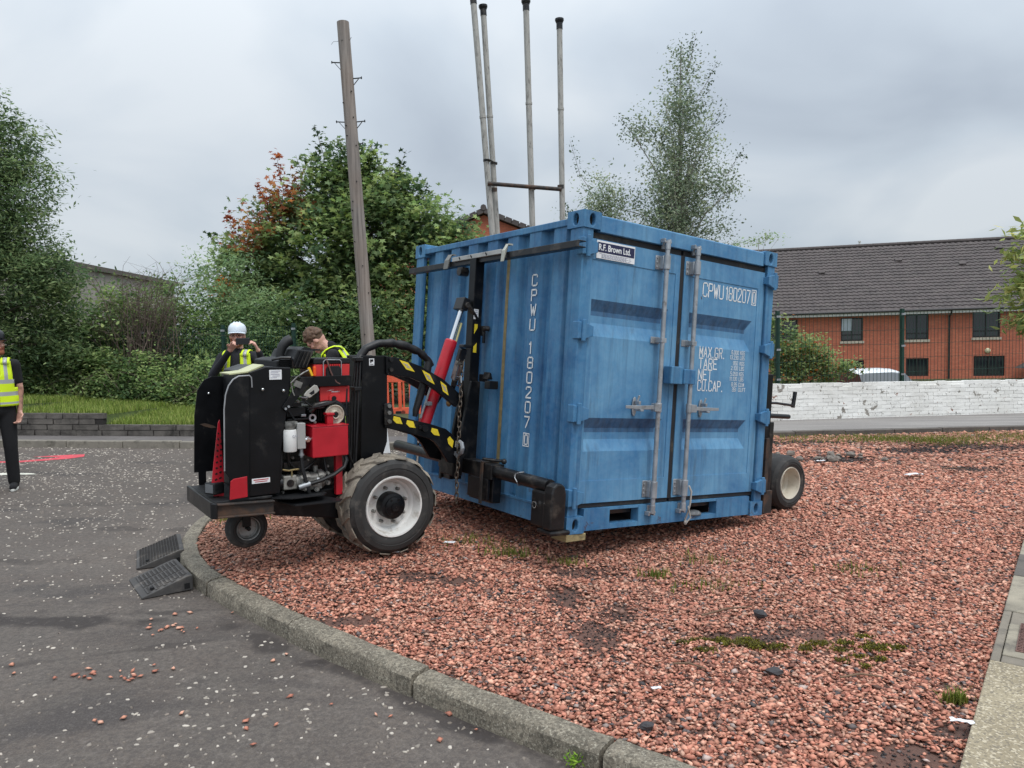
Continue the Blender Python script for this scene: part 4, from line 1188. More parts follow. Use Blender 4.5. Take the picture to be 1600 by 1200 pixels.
# rope and flat grey thing in the right pocket
mb = MB()
rp = [(1.19, -.045, .30), (1.215, -.05, .255), (1.222, -.04, .16), (1.218, -.02, .07), (1.222, .0, .03), (1.225, .004, .0)]
mb.tube(rp, .0075, 7); mb.tube([(1.20, -.04, .14), (1.23, -.045, .05), (1.212, -.025, .01)], .006, 6); mb.ball((1.225, .0, .004), (.014, .014, .022), 8, 6)
ro = mb.build('rope', mat('frayed_white_rope', (.5, .48, .44), .9, var=.2), smooth=True); ro.matrix_world = M_CON
tag(ro, 'short frayed rope hanging from the right door locking bar', 'rope')
mb = MB(); mb.lathe([(.0, .030), (.03, .029), (.052, .022), (.066, .010), (.070, .0), (.066, -.006), (.0, -.006)], (0, 0, 0), 'z', 20)
mb.v = [(x * 1.25, y * .8, z) for x, y, z in mb.v]
po = mb.build('flat_pad', mat('grey_pad', (.10, .105, .11), .6, dirt=(.35, .36, .36), dirt_amt=.3, ds=20), smooth=True)
po.matrix_world = M_CON @ Matrix.Translation((1.36, .05, .054))
tag(po, 'flat grey oval pad lying in the right fork pocket', 'pad')
# ================================================================== CONTAINER MOVER (three-wheeled lifting tractor)
BK = MT['black']
mov = empty('container_mover', 'black and red wheeled lifting machine coupled to the side of the container', 'machine', mw=M_RIG)
def part(mb, name, m_, parent=None, **k): return mb.build(name, m_, parent or mov, **k)

def wheel(parent, cx, yf, cz, Rr, width, rim_r, s_, lugs=0, tyre_m=None, mud_m=None, rim_m=None, hub=True, dish=.10):
    """s_=+1: outer face towards -y; width runs in +y*s_"""
    o = empty('wheel'); o.parent = parent; o.location = (cx, yf, cz)
    W_ = width
    pr = [(rim_r * .97, .03), (rim_r * 1.02, .004), (rim_r + (Rr - rim_r) * .30, -.010), (rim_r + (Rr - rim_r) * .42, -.006), (rim_r + (Rr - rim_r) * .44, -.012), (rim_r + (Rr - rim_r) * .68, -.004), (rim_r + (Rr - rim_r) * .70, .002), (Rr * .955, .028)]
    tr = [(Rr * .975, .045), (Rr * .985, W_ * .5), (Rr * .975, W_ - .045)]
    mb = MB()
    mb.lathe([(r_, h_ * s_) for r_, h_ in pr], (0, 0, 0), 'y', 56)
    mb.lathe([(r_, (W_ - h_) * s_) for r_, h_ in pr], (0, 0, 0), 'y', 56)
    tyre = mb.build('tyre', tyre_m, o, smooth=True)
    mb = MB(); mb.lathe([(Rr * .955, .028 * s_)] + [(r_, h_ * s_) for r_, h_ in tr] + [(Rr * .955, (W_ - .028) * s_)], (0, 0, 0), 'y', 56)
    rl = random.Random(5)
    for k in range(lugs):
        for side in (0, 1):
            t0 = 2 * math.pi * (k + .5 * side) / lugs
            pts = []
            ya, yb = ((.012, W_ * .56) if side == 0 else (W_ - .012, W_ * .44))
            nseg = 4; hw = .40 * math.pi * 2 / lugs * .42; sw = 2 * math.pi / lugs * .62
            rows = []
            wear = rl.uniform(.78, 1.02)
            for i in range(nseg + 1):
                u = i / nseg; yy = ya + (yb - ya) * u; tt = t0 + sw * u
                rb = Rr * .965; rt = Rr * (.985 + .050 * wear * (1 - .25 * u)) if i > 0 else Rr * .985
                hwi = hw * (1.25 - .35 * u) * rl.uniform(.85, 1.15)
                rows.append([(rb, tt - hwi * 1.25, yy), (rt, tt - hwi, yy), (rt, tt + hwi, yy), (rb, tt + hwi * 1.25, yy)])
            o_ = len(mb.v)
            for row in rows:
                for r_, t_, yy in row: mb.v.append((r_ * math.cos(t_), yy * s_, r_ * math.sin(t_)))
            for i in range(nseg):
                for j in range(3): mb.f.append((o_ + i * 4 + j, o_ + i * 4 + j + 1, o_ + (i + 1) * 4 + j + 1, o_ + (i + 1) * 4 + j)); mb.m.append(0)
            mb.f.append((o_, o_ + 1, o_ + 2, o_ + 3)); mb.m.append(0)
            e_ = o_ + nseg * 4; mb.f.append((e_ + 3, e_ + 2, e_ + 1, e_)); mb.m.append(0)
    mb.build('tread', mud_m, tyre, smooth=True)
    mb = MB(); rr = rim_r
    mb.lathe([(r_, h_ * s_) for r_, h_ in [(rr * 1.03, .012), (rr * 1.0, -.004), (rr * .95, -.002), (rr * .925, .015), (rr * .90, .05), (rr * .86, dish * .75), (rr * .80, dish * .8), (rr * .74, dish), (rr * .30, dish + .004), (.001, dish + .004)]], (0, 0, 0), 'y', 48)
    mb.lathe([(rr * .985, h_ * s_) for h_ in (dish, W_ - .02)] + [(rr * 1.02, (W_ + .002) * s_)], (0, 0, 0), 'y', 48)
    rim = mb.build('rim', rim_m, o, smooth=True)
    if hub:
        mb = MB(); y0 = dish
        mb.lathe([(.001, (y0 - .12) * s_), (.030, (y0 - .118) * s_), (.032, (y0 - .108) * s_), (.052, (y0 - .104) * s_), (.066, (y0 - .098) * s_), (.070, (y0 - .085) * s_), (.092, (y0 - .078) * s_), (.095, (y0 - .07) * s_), (.095, (y0 + .004) * s_)], (0, 0, 0), 'y', 28)
        for k in range(6):
            a_ = k * math.pi / 3; mb.cyl((.055 * math.cos(a_), (y0 - .108) * s_, .055 * math.sin(a_)), (.055 * math.cos(a_), (y0 - .09) * s_, .055 * math.sin(a_)), .008, n=6)
        mb.build('hub', BK, rim, smooth=True)
        for k in range(8):
            a_ = (k + .3) * math.pi / 4
            mb = MB(); mb.cyl((.127 * math.cos(a_), (y0 - .03) * s_, .127 * math.sin(a_)), (.127 * math.cos(a_), (y0 + .005) * s_, .127 * math.sin(a_)), .0125, n=6); mb.ball((.127 * math.cos(a_), (y0 - .03) * s_, .127 * math.sin(a_)), .010, 8, 5)
            mb.build('wheel_nut', MT['steel'], rim, smooth=True)
    return o
wheel(mov, -.915, .785, .414, .348, .28, .215, 1, 14, MT['rubber'], MT['mudtyre'], MT['rim'])
wheel(mov, -.915, 1.655, .414, .348, .28, .215, -1, 14, MT['rubber'], MT['mudtyre'], MT['rim'])
mb = MB(); mb.cyl((-.935, .90, .408), (-.935, 1.54, .408), .06, n=14); mb.bb(-1.02, -.85, 1.05, 1.39, .33, .50); part(mb, 'axle', BK, bevel=.01)

# steering wheel carried clear of the ground at the tail
cw = wheel(mov, -1.825, 1.150, .318, .143, .105, .078, 1, 0, MT['rubber'], MT['rubber'], mat('dull_grey_rim', (.30, .30, .29), .5, .3, dirt=(.12, .1, .08), dirt_amt=.4, ds=20), hub=False, dish=.035)
mb = MB(); mb.cyl((-1.825, 1.135, .318), (-1.825, 1.27, .318), .014, n=10); mb.bb(-1.86, -1.79, 1.262, 1.275, .30, .50); mb.bb(-1.87, -1.78, 1.10, 1.275, .475, .50)
mb.box((-1.84, 1.14, .42), (.055, .012, .17)); part(mb, 'castor_fork', BK, bevel=.004)

# platform rim and chassis
mb = MB()
mb.bb(-2.105, -1.735, .905, 1.535, .560, .580)
part(mb, 'platform', MT['blackm'], bevel=.006)
mb = MB(); mb.prism([(-2.105, .480), (-2.105, .572), (-1.735, .552), (-1.735, .462)], .885, .903, 'y'); mb.prism([(-2.105, .480), (-2.105, .492), (-1.735, .474), (-1.735, .462)], .86, .8849, 'y'); mb.prism([(-2.105, .560), (-2.105, .572), (-1.735, .552), (-1.735, .540)], .862, .8849, 'y')
part(mb, 'bumper_channel', MT['rustblack'], bevel=.004)
mb = MB(); mb.bb(-2.128, -2.107, .885, 1.545, .478, .585); mb.prism([(-2.128, .885), (-2.107, .885), (-2.09, .860), (-2.105, .855)], .478, .578, 'z')
part(mb, 'bumper_tail', MT['worn'], bevel=.006)
mb = MB(); mb.prism([(-2.09, .50), (-1.735, .50), (-1.70, .42), (-1.24, .335), (-.62, .34), (-.60, .52), (-1.2, .555), (-2.09, .555)], 1.0, 1.44, 'y')
part(mb, 'chassis', BK, bevel=.008)

# bodywork
mb = MB(); mb.prism([(-2.010, .584), (-2.010, .723), (-2.036, .766), (-2.029, 1.158), (-2.018, 1.25), (-1.999, 1.305), (-1.970, 1.343), (-1.935, 1.361), (-1.871, 1.362), (-1.886, .584)], .893, .901, 'y')
pn = part(mb, 'side_panel', BK, label='black near side panel with rounded top corner', bevel=.0015, seg=1)
mb = MB(); mb.tube([(-2.0365, .894, .77), (-2.030, .894, 1.158), (-2.019, .894, 1.25), (-2.000, .894, 1.306), (-1.971, .894, 1.345), (-1.936, .894, 1.364), (-1.870, .894, 1.366), (-1.858, .893, 1.352), (-1.856, .892, 1.29)], .0045, 6)
mb.build('edge_trim', mat('bare_metal_edge', (.36, .36, .37), .4, .5), pn, smooth=True)
for x, z in ((-1.79, 1.275), (-1.655, 1.262)):
    mb = MB(); mb.cyl((x, .898, z), (x, .888, z), .010, n=10); mb.ball((x, .889, z), .009, 8, 6); part(mb, 'bolt_head', MT['chrome'], smooth=True)
mb = MB(); mb.prism([(-2.064, .66), (-2.052, 1.06), (-2.028, 1.239), (-1.984, 1.309), (-1.932, 1.335), (-1.80, 1.333), (-1.80, .66)], 1.596, 1.606, 'y')
for x0, x1 in ((-2.035, -1.985), (-1.88, -1.83)): mb.bb(x0, x1, 1.5965, 1.6055, .56, .70)
fp = part(mb, 'side_panel', BK, label='black far side panel with scratched paint')
mb = MB(); mb.cyl((-1.955, 1.598, 1.215), (-1.955, 1.588, 1.215), .011, n=10); mb.ball((-1.955, 1.589, 1.215), .009, 8, 6); mb.build('bolt_head', MT['chrome'], fp, smooth=True)
mb = MB(); mb.add([(-2.02, 1.594, 1.00), (-1.985, 1.594, 1.006), (-1.93, 1.594, .985), (-1.905, 1.594, .968), (-1.94, 1.594, .966), (-1.985, 1.594, .982)], [(0, 1, 2, 3, 4, 5)]); mb.build('scrape', MT['rustblack'], fp)
mb = MB(); mb.prism([(-1.885, .584), (-1.868, 1.386), (-1.764, 1.420), (-1.597, 1.410), (-1.602, 1.30), (-1.628, 1.135), (-1.671, .884), (-1.684, .584)], .903, 1.53, 'y')
part(mb, 'engine_cover', BK, bevel=.006)
mb = MB(); mb.prism([(-1.985, 1.380), (-1.868, 1.392), (-1.770, 1.432), (-1.765, 1.424), (-1.865, 1.384), (-1.983, 1.372)], .93, 1.16, 'y')
part(mb, 'control_top', mat('painted_sky_sheen_panel', (.50, .50, .28), .35, var=.08), label='top of the control console with sky reflection painted pale yellow')  # pale colour stands in for sky reflected off the console top
mb = MB(); mb.bb(-1.742, -1.662, .8985, .9025, 1.335, 1.398)
dp = part(mb, 'data_plate', MT['signwhite'])
mb = MB()
for i, (a_, b_) in enumerate(((.012, .065), (.008, .05), (.008, .058), (.02, .06), (.008, .04))):
    mb.bb(-1.742 + a_, -1.742 + b_ + .008, .8975, .8984, 1.388 - i * .0105, 1.3915 - i * .0105)
mb.build('small_print', MT['signgrey'], dp)
mb = MB(); mb.bb(-1.868, -1.752, .8985, .9025, .668, .700)
wp = part(mb, 'warning_label', MT['signwhite'])
mb = MB(); mb.bb(-1.858, -1.762, .8975, .8984, .688, .694); mb.bb(-1.85, -1.77, .8975, .8984, .676, .681); mb.build('red_print', MT['red'], wp)
# red foot guards
mb = MB(); mb.prism([(-2.012, .584), (-2.004, .702), (-1.985, .716), (-1.900, .724), (-1.900, .590)], .886, .8925, 'y'); part(mb, 'foot_guard', MT['red'], bevel=.004)
mb = MB(); mb.prism([(-2.085, .640), (-2.070, .590), (-2.008, .584), (-2.004, .72), (-2.022, 1.08), (-2.032, 1.06)], 1.04, 1.05, 'y')
fg = part(mb, 'slotted_guard', MT['red'])
for k in range(9):
    z = .70 + k * .037; xc = -2.04 + k * .0022; wd_ = .012 - k * .0008
    for dx in (-.014 + k * .0006, .013 - k * .0006):
        mb = MB(); mb.box((xc + dx, 1.0385, z + dx * .3), (wd_ * 1.3, .002, .011), (0, -.5, 0)); mb.build('slot', MT['dark'], fg)
mb = MB(); mb.box((-2.06, 1.06, .640), (.085, .09, .075), (0, 0, .5)); wl_ = part(mb, 'work_lamp', MT['blackm'], bevel=.008)
mb = MB(); mb.box((-2.094, 1.041, .642), (.012, .066, .056), (0, 0, .5)); mb.build('lens', mat('lamp_glass', (.16, .17, .18), .12, .2), wl_)
mb = MB(); mb.cyl((-2.05, 1.06, .58), (-2.05, 1.06, .61), .02, n=8); mb.build('lamp_stem', BK, wl_)

# hydraulics and engine bay
mb = MB(); mb.bb(-1.62, -1.14, 1.10, 1.50, .54, 1.12); part(mb, 'engine_block', MT['worn'], bevel=.02)
mb = MB()
q_ = random.Random(11)
mb.bb(-1.60, -1.47, 1.00, 1.10, 1.075, 1.135); mb.bb(-1.60, -1.44, .985, 1.09, 1.050, 1.062); mb.bb(-1.59, -1.50, .99, 1.08, 1.142, 1.168)
for k in range(6): mb.bb(-1.44 + k * .017, -1.434 + k * .017, 1.02, 1.10, 1.03, 1.13)
part(mb, 'cylinder_head', MT['blackm'], bevel=.004)
mb = MB(); mb.bb(-1.508, -1.475, .975, .99, 1.073, 1.090); part(mb, 'cable_clip', MT['galv'], bevel=.003)
mb = MB(); mb.lathe([(.014, -.004), (.026, -.006), (.026, .006), (.014, .004)], (-1.432, .975, 1.062), 'y', 16); part(mb, 'lifting_eye', MT['galv'], smooth=True)
mb = MB(); mb.bb(-1.476, -1.222, .862, 1.10, .802, 1.008)
tk = part(mb, 'hydraulic_tank', MT['red'], bevel=.006, label='bright red square hydraulic tank')
mb = MB(); mb.bb(-1.478, -1.220, .860, 1.102, 1.0085, 1.0145); mb.build('tank_lid', MT['red'], tk)
mb = MB(); mb.bb(-1.345, -1.300, .93, .975, 1.0145, 1.075); mb.bb(-1.352, -1.293, .922, .982, 1.0751, 1.092); mb.build('filler_cap', MT['red'], tk, bevel=.004)
mb = MB(); mb.lathe([(.001, 0), (.040, 0), (.0435, .006), (.0435, .138), (.040, .146), (.001, .146)], (-1.613, .905, .855), 'z', 24)
part(mb, 'oil_filter', MT['white'], smooth=True, label='white spin-on oil filter')
mb = MB(); mb.lathe([(.001, .0), (.03, 0), (.034, .03), (.03, .05), (.001, .05)], (-1.613, .905, 1.0015), 'z', 16); mb.bb(-1.64, -1.56, .90, .98, 1.02, 1.05); part(mb, 'filter_head', MT['steel'], smooth=True)
text_mesh('CAT', .022, MT['signgrey'], mov, 'handwriting', Matrix(((1, 0, 0, -1.612), (0, 0, -1, .8605), (0, 1, 0, .952), (0, 0, 0, 1))), 0, .9)
mb = MB(); mb.bb(-1.574, -1.518, .872, .93, .870, 1.042); part(mb, 'grey_block', mat('cast_aluminium', (.40, .40, .39), .45, .4, var=.1), bevel=.004)
mb = MB(); mb.cyl((-1.518, .90, .925), (-1.478, .90, .925), .016, n=10); mb.cyl((-1.505, .90, .925), (-1.488, .90, .925), .021, n=6); part(mb, 'pipe_fitting', MT['chrome'], smooth=True)
mb = MB(); mb.cyl((-1.540, .90, .87), (-1.540, .90, .835), .012, n=8); mb.cyl((-1.540, .90, .835), (-1.540, .90, .822), .018, n=6); mb.cyl((-1.540, .90, .822), (-1.540, .90, .80), .011, n=8); part(mb, 'pipe_fitting', MT['galv'], smooth=True)
mb = MB(); mb.tube([(-1.540, .90, .81), (-1.538, .893, .74), (-1.520, .885, .66), (-1.500, .885, .585), (-1.492, .89, .555)], .013, 8); part(mb, 'hydraulic_hose', MT['hose'], smooth=True)
mb = MB(); mb.tube([(-1.235, .90, .80), (-1.228, .885, .765), (-1.25, .875, .72), (-1.33, .868, .675), (-1.42, .87, .645), (-1.50, .88, .628), (-1.565, .89, .612)], .0145, 8); part(mb, 'hydraulic_hose', MT['hose'], smooth=True)
mb = MB(); mb.cyl((-1.565, .89, .612), (-1.49, .88, .630), .018, n=10); part(mb, 'hose_crimp', MT['galv'], smooth=True)
mb = MB(); mb.tube([(-1.66, .95, .86), (-1.665, .94, .78), (-1.675, .94, .70), (-1.672, .95, .62)], .012, 8); part(mb, 'hydraulic_hose', MT['hose'], smooth=True)
mb = MB(); mb.tube([(-1.62, .93, .855), (-1.61, .95, .80), (-1.60, .97, .74)], .014, 8); part(mb, 'hydraulic_hose', MT['hose'], smooth=True)
mb = MB(); mb.bb(-1.655, -1.565, .925, 1.02, .595, .690); part(mb, 'pump_end', mat('pale_alloy', (.34, .33, .30), .5, .3, var=.2, dirt=(.1, .09, .07), dirt_amt=.3, ds=20), bevel=.008)
mb = MB(); mb.cyl((-1.69, .97, .64), (-1.655, .97, .64), .045, n=16); mb.cyl((-1.61, .918, .64), (-1.61, .926, .64), .025, n=12); part(mb, 'pump_cap', MT['worn'], smooth=True)
mb = MB(); mb.cyl((-1.565, .98, .635), (-1.36, .98, .64), .055, n=16); mb.cyl((-1.50, .98, .636), (-1.47, .98, .637), .066, n=16); mb.cyl((-1.41, .98, .638), (-1.375, .98, .639), .068, n=16)
mb.bb(-1.54, -1.40, .905, .95, .585, .66)
for x, z, r_ in ((-1.49, .655, .016), (-1.45, .625, .022), (-1.40, .66, .014), (-1.52, .60, .02), (-1.36, .62, .016), (-1.36, .685, .012), (-1.44, .585, .018)): mb.cyl((x, .915, z), (x, .89, z), r_, n=10); mb.cyl((x, .89, z), (x, .880, z), r_ * .6, n=6)
mb.cyl((-1.42, .97, .69), (-1.42, .97, .735), .016, n=8)
pu = part(mb, 'hydraulic_pump', MT['steel'], smooth=True, label='oily grey hydraulic pump with fittings')
mb = MB(); mb.bb(-1.435, -1.418, .902, .9045, .618, .66); mb.build('pump_label', MT['signwhite'], pu)
mb = MB(); mb.bb(-1.64, -1.46, .96, 1.06, .715, .775); mb.bb(-1.67, -1.55, .93, .97, .722, .732); part(mb, 'valve_block', MT['worn'], bevel=.004)
mb = MB(); mb.tube([(-1.66, .925, .735), (-1.62, .92, .725), (-1.58, .925, .728), (-1.55, .925, .728)], .006, 6); mb.tube([(-1.60, .92, .728), (-1.60, .92, .685)], .005, 6); part(mb, 'brass_linkage', mat('dull_brass', (.34, .27, .13), .45, .5), smooth=True)
q_ = random.Random(19)
for k, (a_, b_, r_) in enumerate((((-1.62, .99, 1.16), (-1.40, .985, .80), .006), ((-1.58, .985, 1.04), (-1.47, .98, .72), .008), ((-1.46, .97, 1.13), (-1.26, .96, 1.17), .007), ((-1.63, .96, .84), (-1.50, .95, .70), .007), ((-1.50, .97, 1.20), (-1.34, .98, 1.13), .006), ((-1.36, .96, .78), (-1.31, .95, .60), .009), ((-1.57, .97, 1.26), (-1.44, .96, 1.21), .005), ((-1.40, .97, .79), (-1.55, .96, .70), .006), ((-1.20, 1.0, 1.12), (-1.13, 1.02, .72), .009), ((-1.17, 1.0, 1.25), (-1.15, 1.02, .90), .007))):
    A_, B_ = Vector(a_), Vector(b_); mid = A_.lerp(B_, .5) + Vector((q_.uniform(-.05, .05), -.03, q_.uniform(-.07, -.01)))
    pts = []
    for i in range(9):
        u = i / 8; pts.append(A_ * (1 - u) ** 2 + mid * 2 * u * (1 - u) + B_ * u * u)
    mb = MB(); mb.tube(pts, r_, 7); part(mb, 'wiring_loom' if r_ < .0065 else 'hydraulic_hose', MT['hose'] if k != 6 else MT['galv'], smooth=True)
for x, z in ((-1.60, 1.20), (-1.565, 1.225), (-1.53, 1.18), (-1.475, 1.195), (-1.415, 1.03), (-1.60, .83), (-1.575, .80), (-1.47, .775), (-1.33, .72), (-1.31, .66), (-1.645, .575), (-1.20, .98)):
    mb = MB(); mb.cyl((x, .985, z), (x, .968, z), .010, n=6); mb.cyl((x, .968, z), (x, .960, z), .006, n=6); part(mb, 'bolt_head', MT['steel'])
# splash shelves
mb = MB(); mb.prism([(-1.745, .90), (-1.64, .805), (-1.43, .80), (-1.385, .86), (-1.40, 1.02), (-1.745, 1.02)], .556, .562, 'z'); part(mb, 'splash_plate', MT['blackm'], label='upper bent splash plate')
mb = MB(); mb.prism([(-1.625, .790), (-1.335, .750), (-1.30, .80), (-1.40, 1.02), (-1.68, 1.02)], .510, .518, 'z'); part(mb, 'splash_plate', MT['blackm'], label='lower bent splash plate')
mb = MB(); mb.bb(-1.288, -1.240, .93, .97, .52, .795); part(mb, 'red_leg', MT['red'], bevel=.003)
# air cleaner
mb = MB(); mb.lathe([(.001, .02), (.020, .02), (.020, -.012), (.026, -.014), (.030, -.004), (.034, .014), (.058, .012), (.064, .002), (.068, .004), (.068, .02)], (-1.277, .955, 1.075), 'y', 32)
ac = part(mb, 'air_cleaner', MT['cream'], smooth=True, label='round cream air cleaner with centre inlet')
mb = MB(); mb.cyl((-1.277, .942, 1.078), (-1.277, .9445, 1.078), .0165, n=16); mb.build('inlet_hole', MT['dark'], ac)
mb = MB(); mb.cyl((-1.277, .976, 1.075), (-1.277, 1.30, 1.075), .072, n=24); mb.build('air_cleaner_body', MT['blackm'], ac, smooth=True)
mb = MB(); mb.tube([(-1.44, 1.0, 1.10), (-1.40, .985, 1.145), (-1.33, .985, 1.155), (-1.25, .99, 1.150), (-1.20, 1.0, 1.12), (-1.185, 1.0, 1.06)], .022, 10); part(mb, 'exhaust_shroud', MT['worn'], smooth=True)
# tray carrying the tool boxes
mb = MB(); mb.bb(-1.455, -1.150, .97, 1.33, 1.290, 1.333); mb.bb(-1.455, -1.150, .962, .97, 1.272, 1.345); part(mb, 'tool_tray', BK, bevel=.003)
mb = MB(); mb.bb(-1.40, -1.148, .99, 1.30, 1.138, 1.152); mb.bb(-1.395, -1.372, 1.00, 1.29, 1.152, 1.29); part(mb, 'lower_tray', BK, bevel=.003)
mb = MB(); mb.prism([(-1.668, 1.150), (-1.637, 1.118), (-1.478, 1.300), (-1.45, 1.345), (-1.53, 1.348)], .888, .9, 'y'); part(mb, 'tray_strut', BK, bevel=.003)
for x, z in ((-1.645, 1.142), (-1.625, 1.155)):
    mb = MB(); mb.cyl((x, .888, z), (x, .880, z), .008, n=8); part(mb, 'bolt_head', MT['galv'], smooth=True)
mb = MB(); mb.prism([(-1.52, 1.234), (-1.505, 1.252), (-1.452, 1.292), (-1.432, 1.286), (-1.418, 1.256), (-1.43, 1.243), (-1.488, 1.206), (-1.50, 1.215), (-1.524, 1.222)], .872, .884, 'y'); so = part(mb, 'latch_plate', mat('dull_zinc', (.42, .41, .37), .5, .4), bevel=.003)
mb = MB(); mb.add([(-1.49, .8715, 1.238), (-1.455, .8715, 1.26), (-1.452, .8715, 1.235), (-1.475, .8715, 1.225)], [(0, 1, 2, 3)]); mb.build('latch_hole', MT['dark'], so)
# hood with louvres, intake elbow, beacon
mb = MB(); mb.prism([(-1.66, 1.402), (-1.66, 1.455), (-1.60, 1.470), (-1.545, 1.470), (-1.515, 1.530), (-1.40, 1.515), (-1.455, 1.395)], 1.0, 1.50, 'y')
hd = part(mb, 'hood', MT['blackm'], bevel=.008)
for k in range(5):
    mb = MB(); mb.box((-1.600, .992, 1.412 + k * .012), (.09, .02, .005)); mb.build('louvre', BK, hd)
for k in range(4):
    mb = MB(); mb.box((-1.520 + k * .026, .992, 1.462), (.008, .02, .115), (0, .42, 0)); mb.build('louvre', MT['worn'], hd)
mb = MB(); mb.tube([(-1.70, .98, 1.462), (-1.64, .96, 1.475), (-1.585, .95, 1.475), (-1.57, .955, 1.455), (-1.568, .96, 1.40)], .009, 8); mb.build('grab_bar', MT['worn'], hd, smooth=True)
mb = MB(); mb.prism([(-1.49, 1.527), (-1.46, 1.545), (-1.40, 1.530), (-1.35, 1.528), (-1.35, 1.518), (-1.41, 1.515)], 1.02, 1.40, 'y'); mb.build('hood_flap', MT['blackm'], hd)
mb = MB(); mb.tube([(-1.575, 1.20, 1.44), (-1.570, 1.20, 1.50), (-1.555, 1.20, 1.545), (-1.525, 1.20, 1.580), (-1.495, 1.20, 1.592)], [.030, .030, .034, .036, .038], 14); part(mb, 'intake_elbow', MT['hose'], smooth=True)
mb = MB(); mb.bb(-1.428, -1.408, .948, .972, 1.345, 1.412); part(mb, 'beacon', MT['orange'], bevel=.006, label='orange beacon lens')
mb = MB(); mb.prism([(-1.468, 1.400), (-1.455, 1.408), (-1.432, 1.352), (-1.445, 1.348)], .94, .96, 'y'); part(mb, 'yellow_marker', mat('amber_strip', (.85, .5, .02), .35))
mb = MB(); mb.tube([(-1.60, .90, 1.28), (-1.605, .885, 1.31), (-1.57, .88, 1.345), (-1.52, .885, 1.375), (-1.48, .9, 1.39)], .005, 6); mb.tube([(-1.60, .89, 1.29), (-1.595, .885, 1.25), (-1.585, .885, 1.225)], .004, 6); mb.box((-1.56, .888, 1.30), (.05, .02, .04), (0, .4, 0)); part(mb, 'latch_wire', MT['steel'], smooth=True)

# lifting post, arms and ram
mb = MB(); mb.prism([(-1.039, .60), (-1.013, 1.476), (-.816, 1.473), (-.820, 1.0), (-.824, .837), (-.867, .72), (-.867, .60)], 1.08, 1.115, 'y'); mb.prism([(-1.036, .60), (-1.010, 1.472), (-.96, 1.472), (-.98, .60)], 1.115, 1.33, 'y'); mb.prism([(-1.039, .60), (-1.013, 1.476), (-.816, 1.473), (-.820, 1.0), (-.824, .837), (-.867, .72), (-.867, .60)], 1.33, 1.365, 'y')
po_ = part(mb, 'lift_post', BK, bevel=.004)
mb = MB(); mb.bb(-.962, -.922, 1.0765, 1.0795, 1.405, 1.455); pl_ = mb.build('warning_label', MT['signwhite'], po_)
mb = MB(); mb.bb(-.956, -.930, 1.0755, 1.0764, 1.432, 1.449); mb.bb(-.953, -.945, 1.0755, 1.0764, 1.422, 1.432); mb.bb(-.954, -.930, 1.0755, 1.0764, 1.411, 1.415); mb.build('pictogram', MT['dark'], pl_)
A1u = [(-.835, 1.470), (-.711, 1.452), (-.55, 1.391), (-.356, 1.288), (-.18, 1.146)]
A1l = [(-.242, 1.062), (-.413, 1.196), (-.52, 1.258), (-.633, 1.306), (-.835, 1.342)]
A2u = [(-.835, 1.052), (-.636, .992), (-.472, .947), (-.33, .897), (-.232, .814), (-.14, .715)]
A2l = [(-.20, .60), (-.315, .634), (-.389, .751), (-.43, .80), (-.47, .829), (-.637, .885), (-.852, .944)]
def stick(parent, cx, cz, ang_, w, h, yy=1.0555, cut=.5, flip=1):
    c_, s__ = math.cos(ang_), math.sin(ang_)
    P = [(-w / 2, h / 2), (w / 2 - w * cut, h / 2), (w / 2, -h / 2), (-w / 2 + w * cut, -h / 2)]
    if flip < 0: P = [(-w / 2 , h / 2), (w * .12, h / 2), (w / 2, -h * .42), (-w * .1, -h / 2), (-w / 2, -h * .1)]
    mb = MB(); mb.prism([(cx + u * c_ - v * s__, cz + u * s__ + v * c_) for u, v in P], yy, yy + .002, 'y'); return mb.build('hazard_sticker', MT['yellow'], parent)
for y0, y1, near in ((1.058, 1.092, 1), (1.345, 1.38, 0)):
    mb = MB(); mb.prism(A1u + A1l, y0, y1, 'y'); a1 = part(mb, 'upper_arm', BK, bevel=.004)
    mb = MB(); mb.prism(A2u + A2l, y0, y1, 'y'); a2 = part(mb, 'lower_arm', BK, bevel=.004)
    if near:
        for x, z, an in ((-.665, 1.395, -.30), (-.485, 1.305, -.48), (-.345, 1.215, -.62)):
            so = stick(a1, x, z, an, .150 if x < -.4 else .125, .052)
            mb = MB(); c_, s__ = math.cos(an), math.sin(an)
            for k, (du, dv) in enumerate(((-.016, .009), (.0, .0), (.014, -.009))): mb.box((x + du * c_ - dv * s__, 1.0548, z + du * s__ + dv * c_), (.045 - k * .004, .0008, .005), (0, -an, 0))
            mb.build('sticker_print', MT['signgrey'], so)
        for x, z, an, fl in ((-.745, .992, -.26, -1), (-.635, .955, -.26, -1), (-.425, .880, -.30, -1), (-.29, .79, -.85, -1)): stick(a2, x, z, an, .085, .048, flip=fl)
        for x, z in ((-.53, .925), (-.515, .915)): pass
        mb = MB(); mb.cyl((-.525, 1.058, .918), (-.525, 1.035, .918), .026, n=14); mb.cyl((-.560, 1.058, .928), (-.560, 1.045, .928), .016, n=8); mb.build('pivot_pin', MT['worn'], a2, smooth=True)
        for x, z in ((-.80, 1.445), (-.80, 1.372)):
            mb = MB(); mb.cyl((x, 1.058, z), (x, 1.042, z), .016, n=10); mb.build('pivot_bolt', MT['worn'], a1, smooth=True)
mb = MB(); mb.prism([(-.86, 1.12), (-.80, 1.13), (-.785, 1.05), (-.80, .965), (-.86, .965)], 1.045, 1.0575, 'y')
pk_ = part(mb, 'pivot_plate', MT['worn'], bevel=.003)
for z in (1.105, 1.055, .99):
    mb = MB(); mb.cyl((-.825, 1.045, z), (-.825, 1.028, z), .015, n=8); mb.build('pivot_bolt', MT['steel'], pk_, smooth=True)
mb = MB()
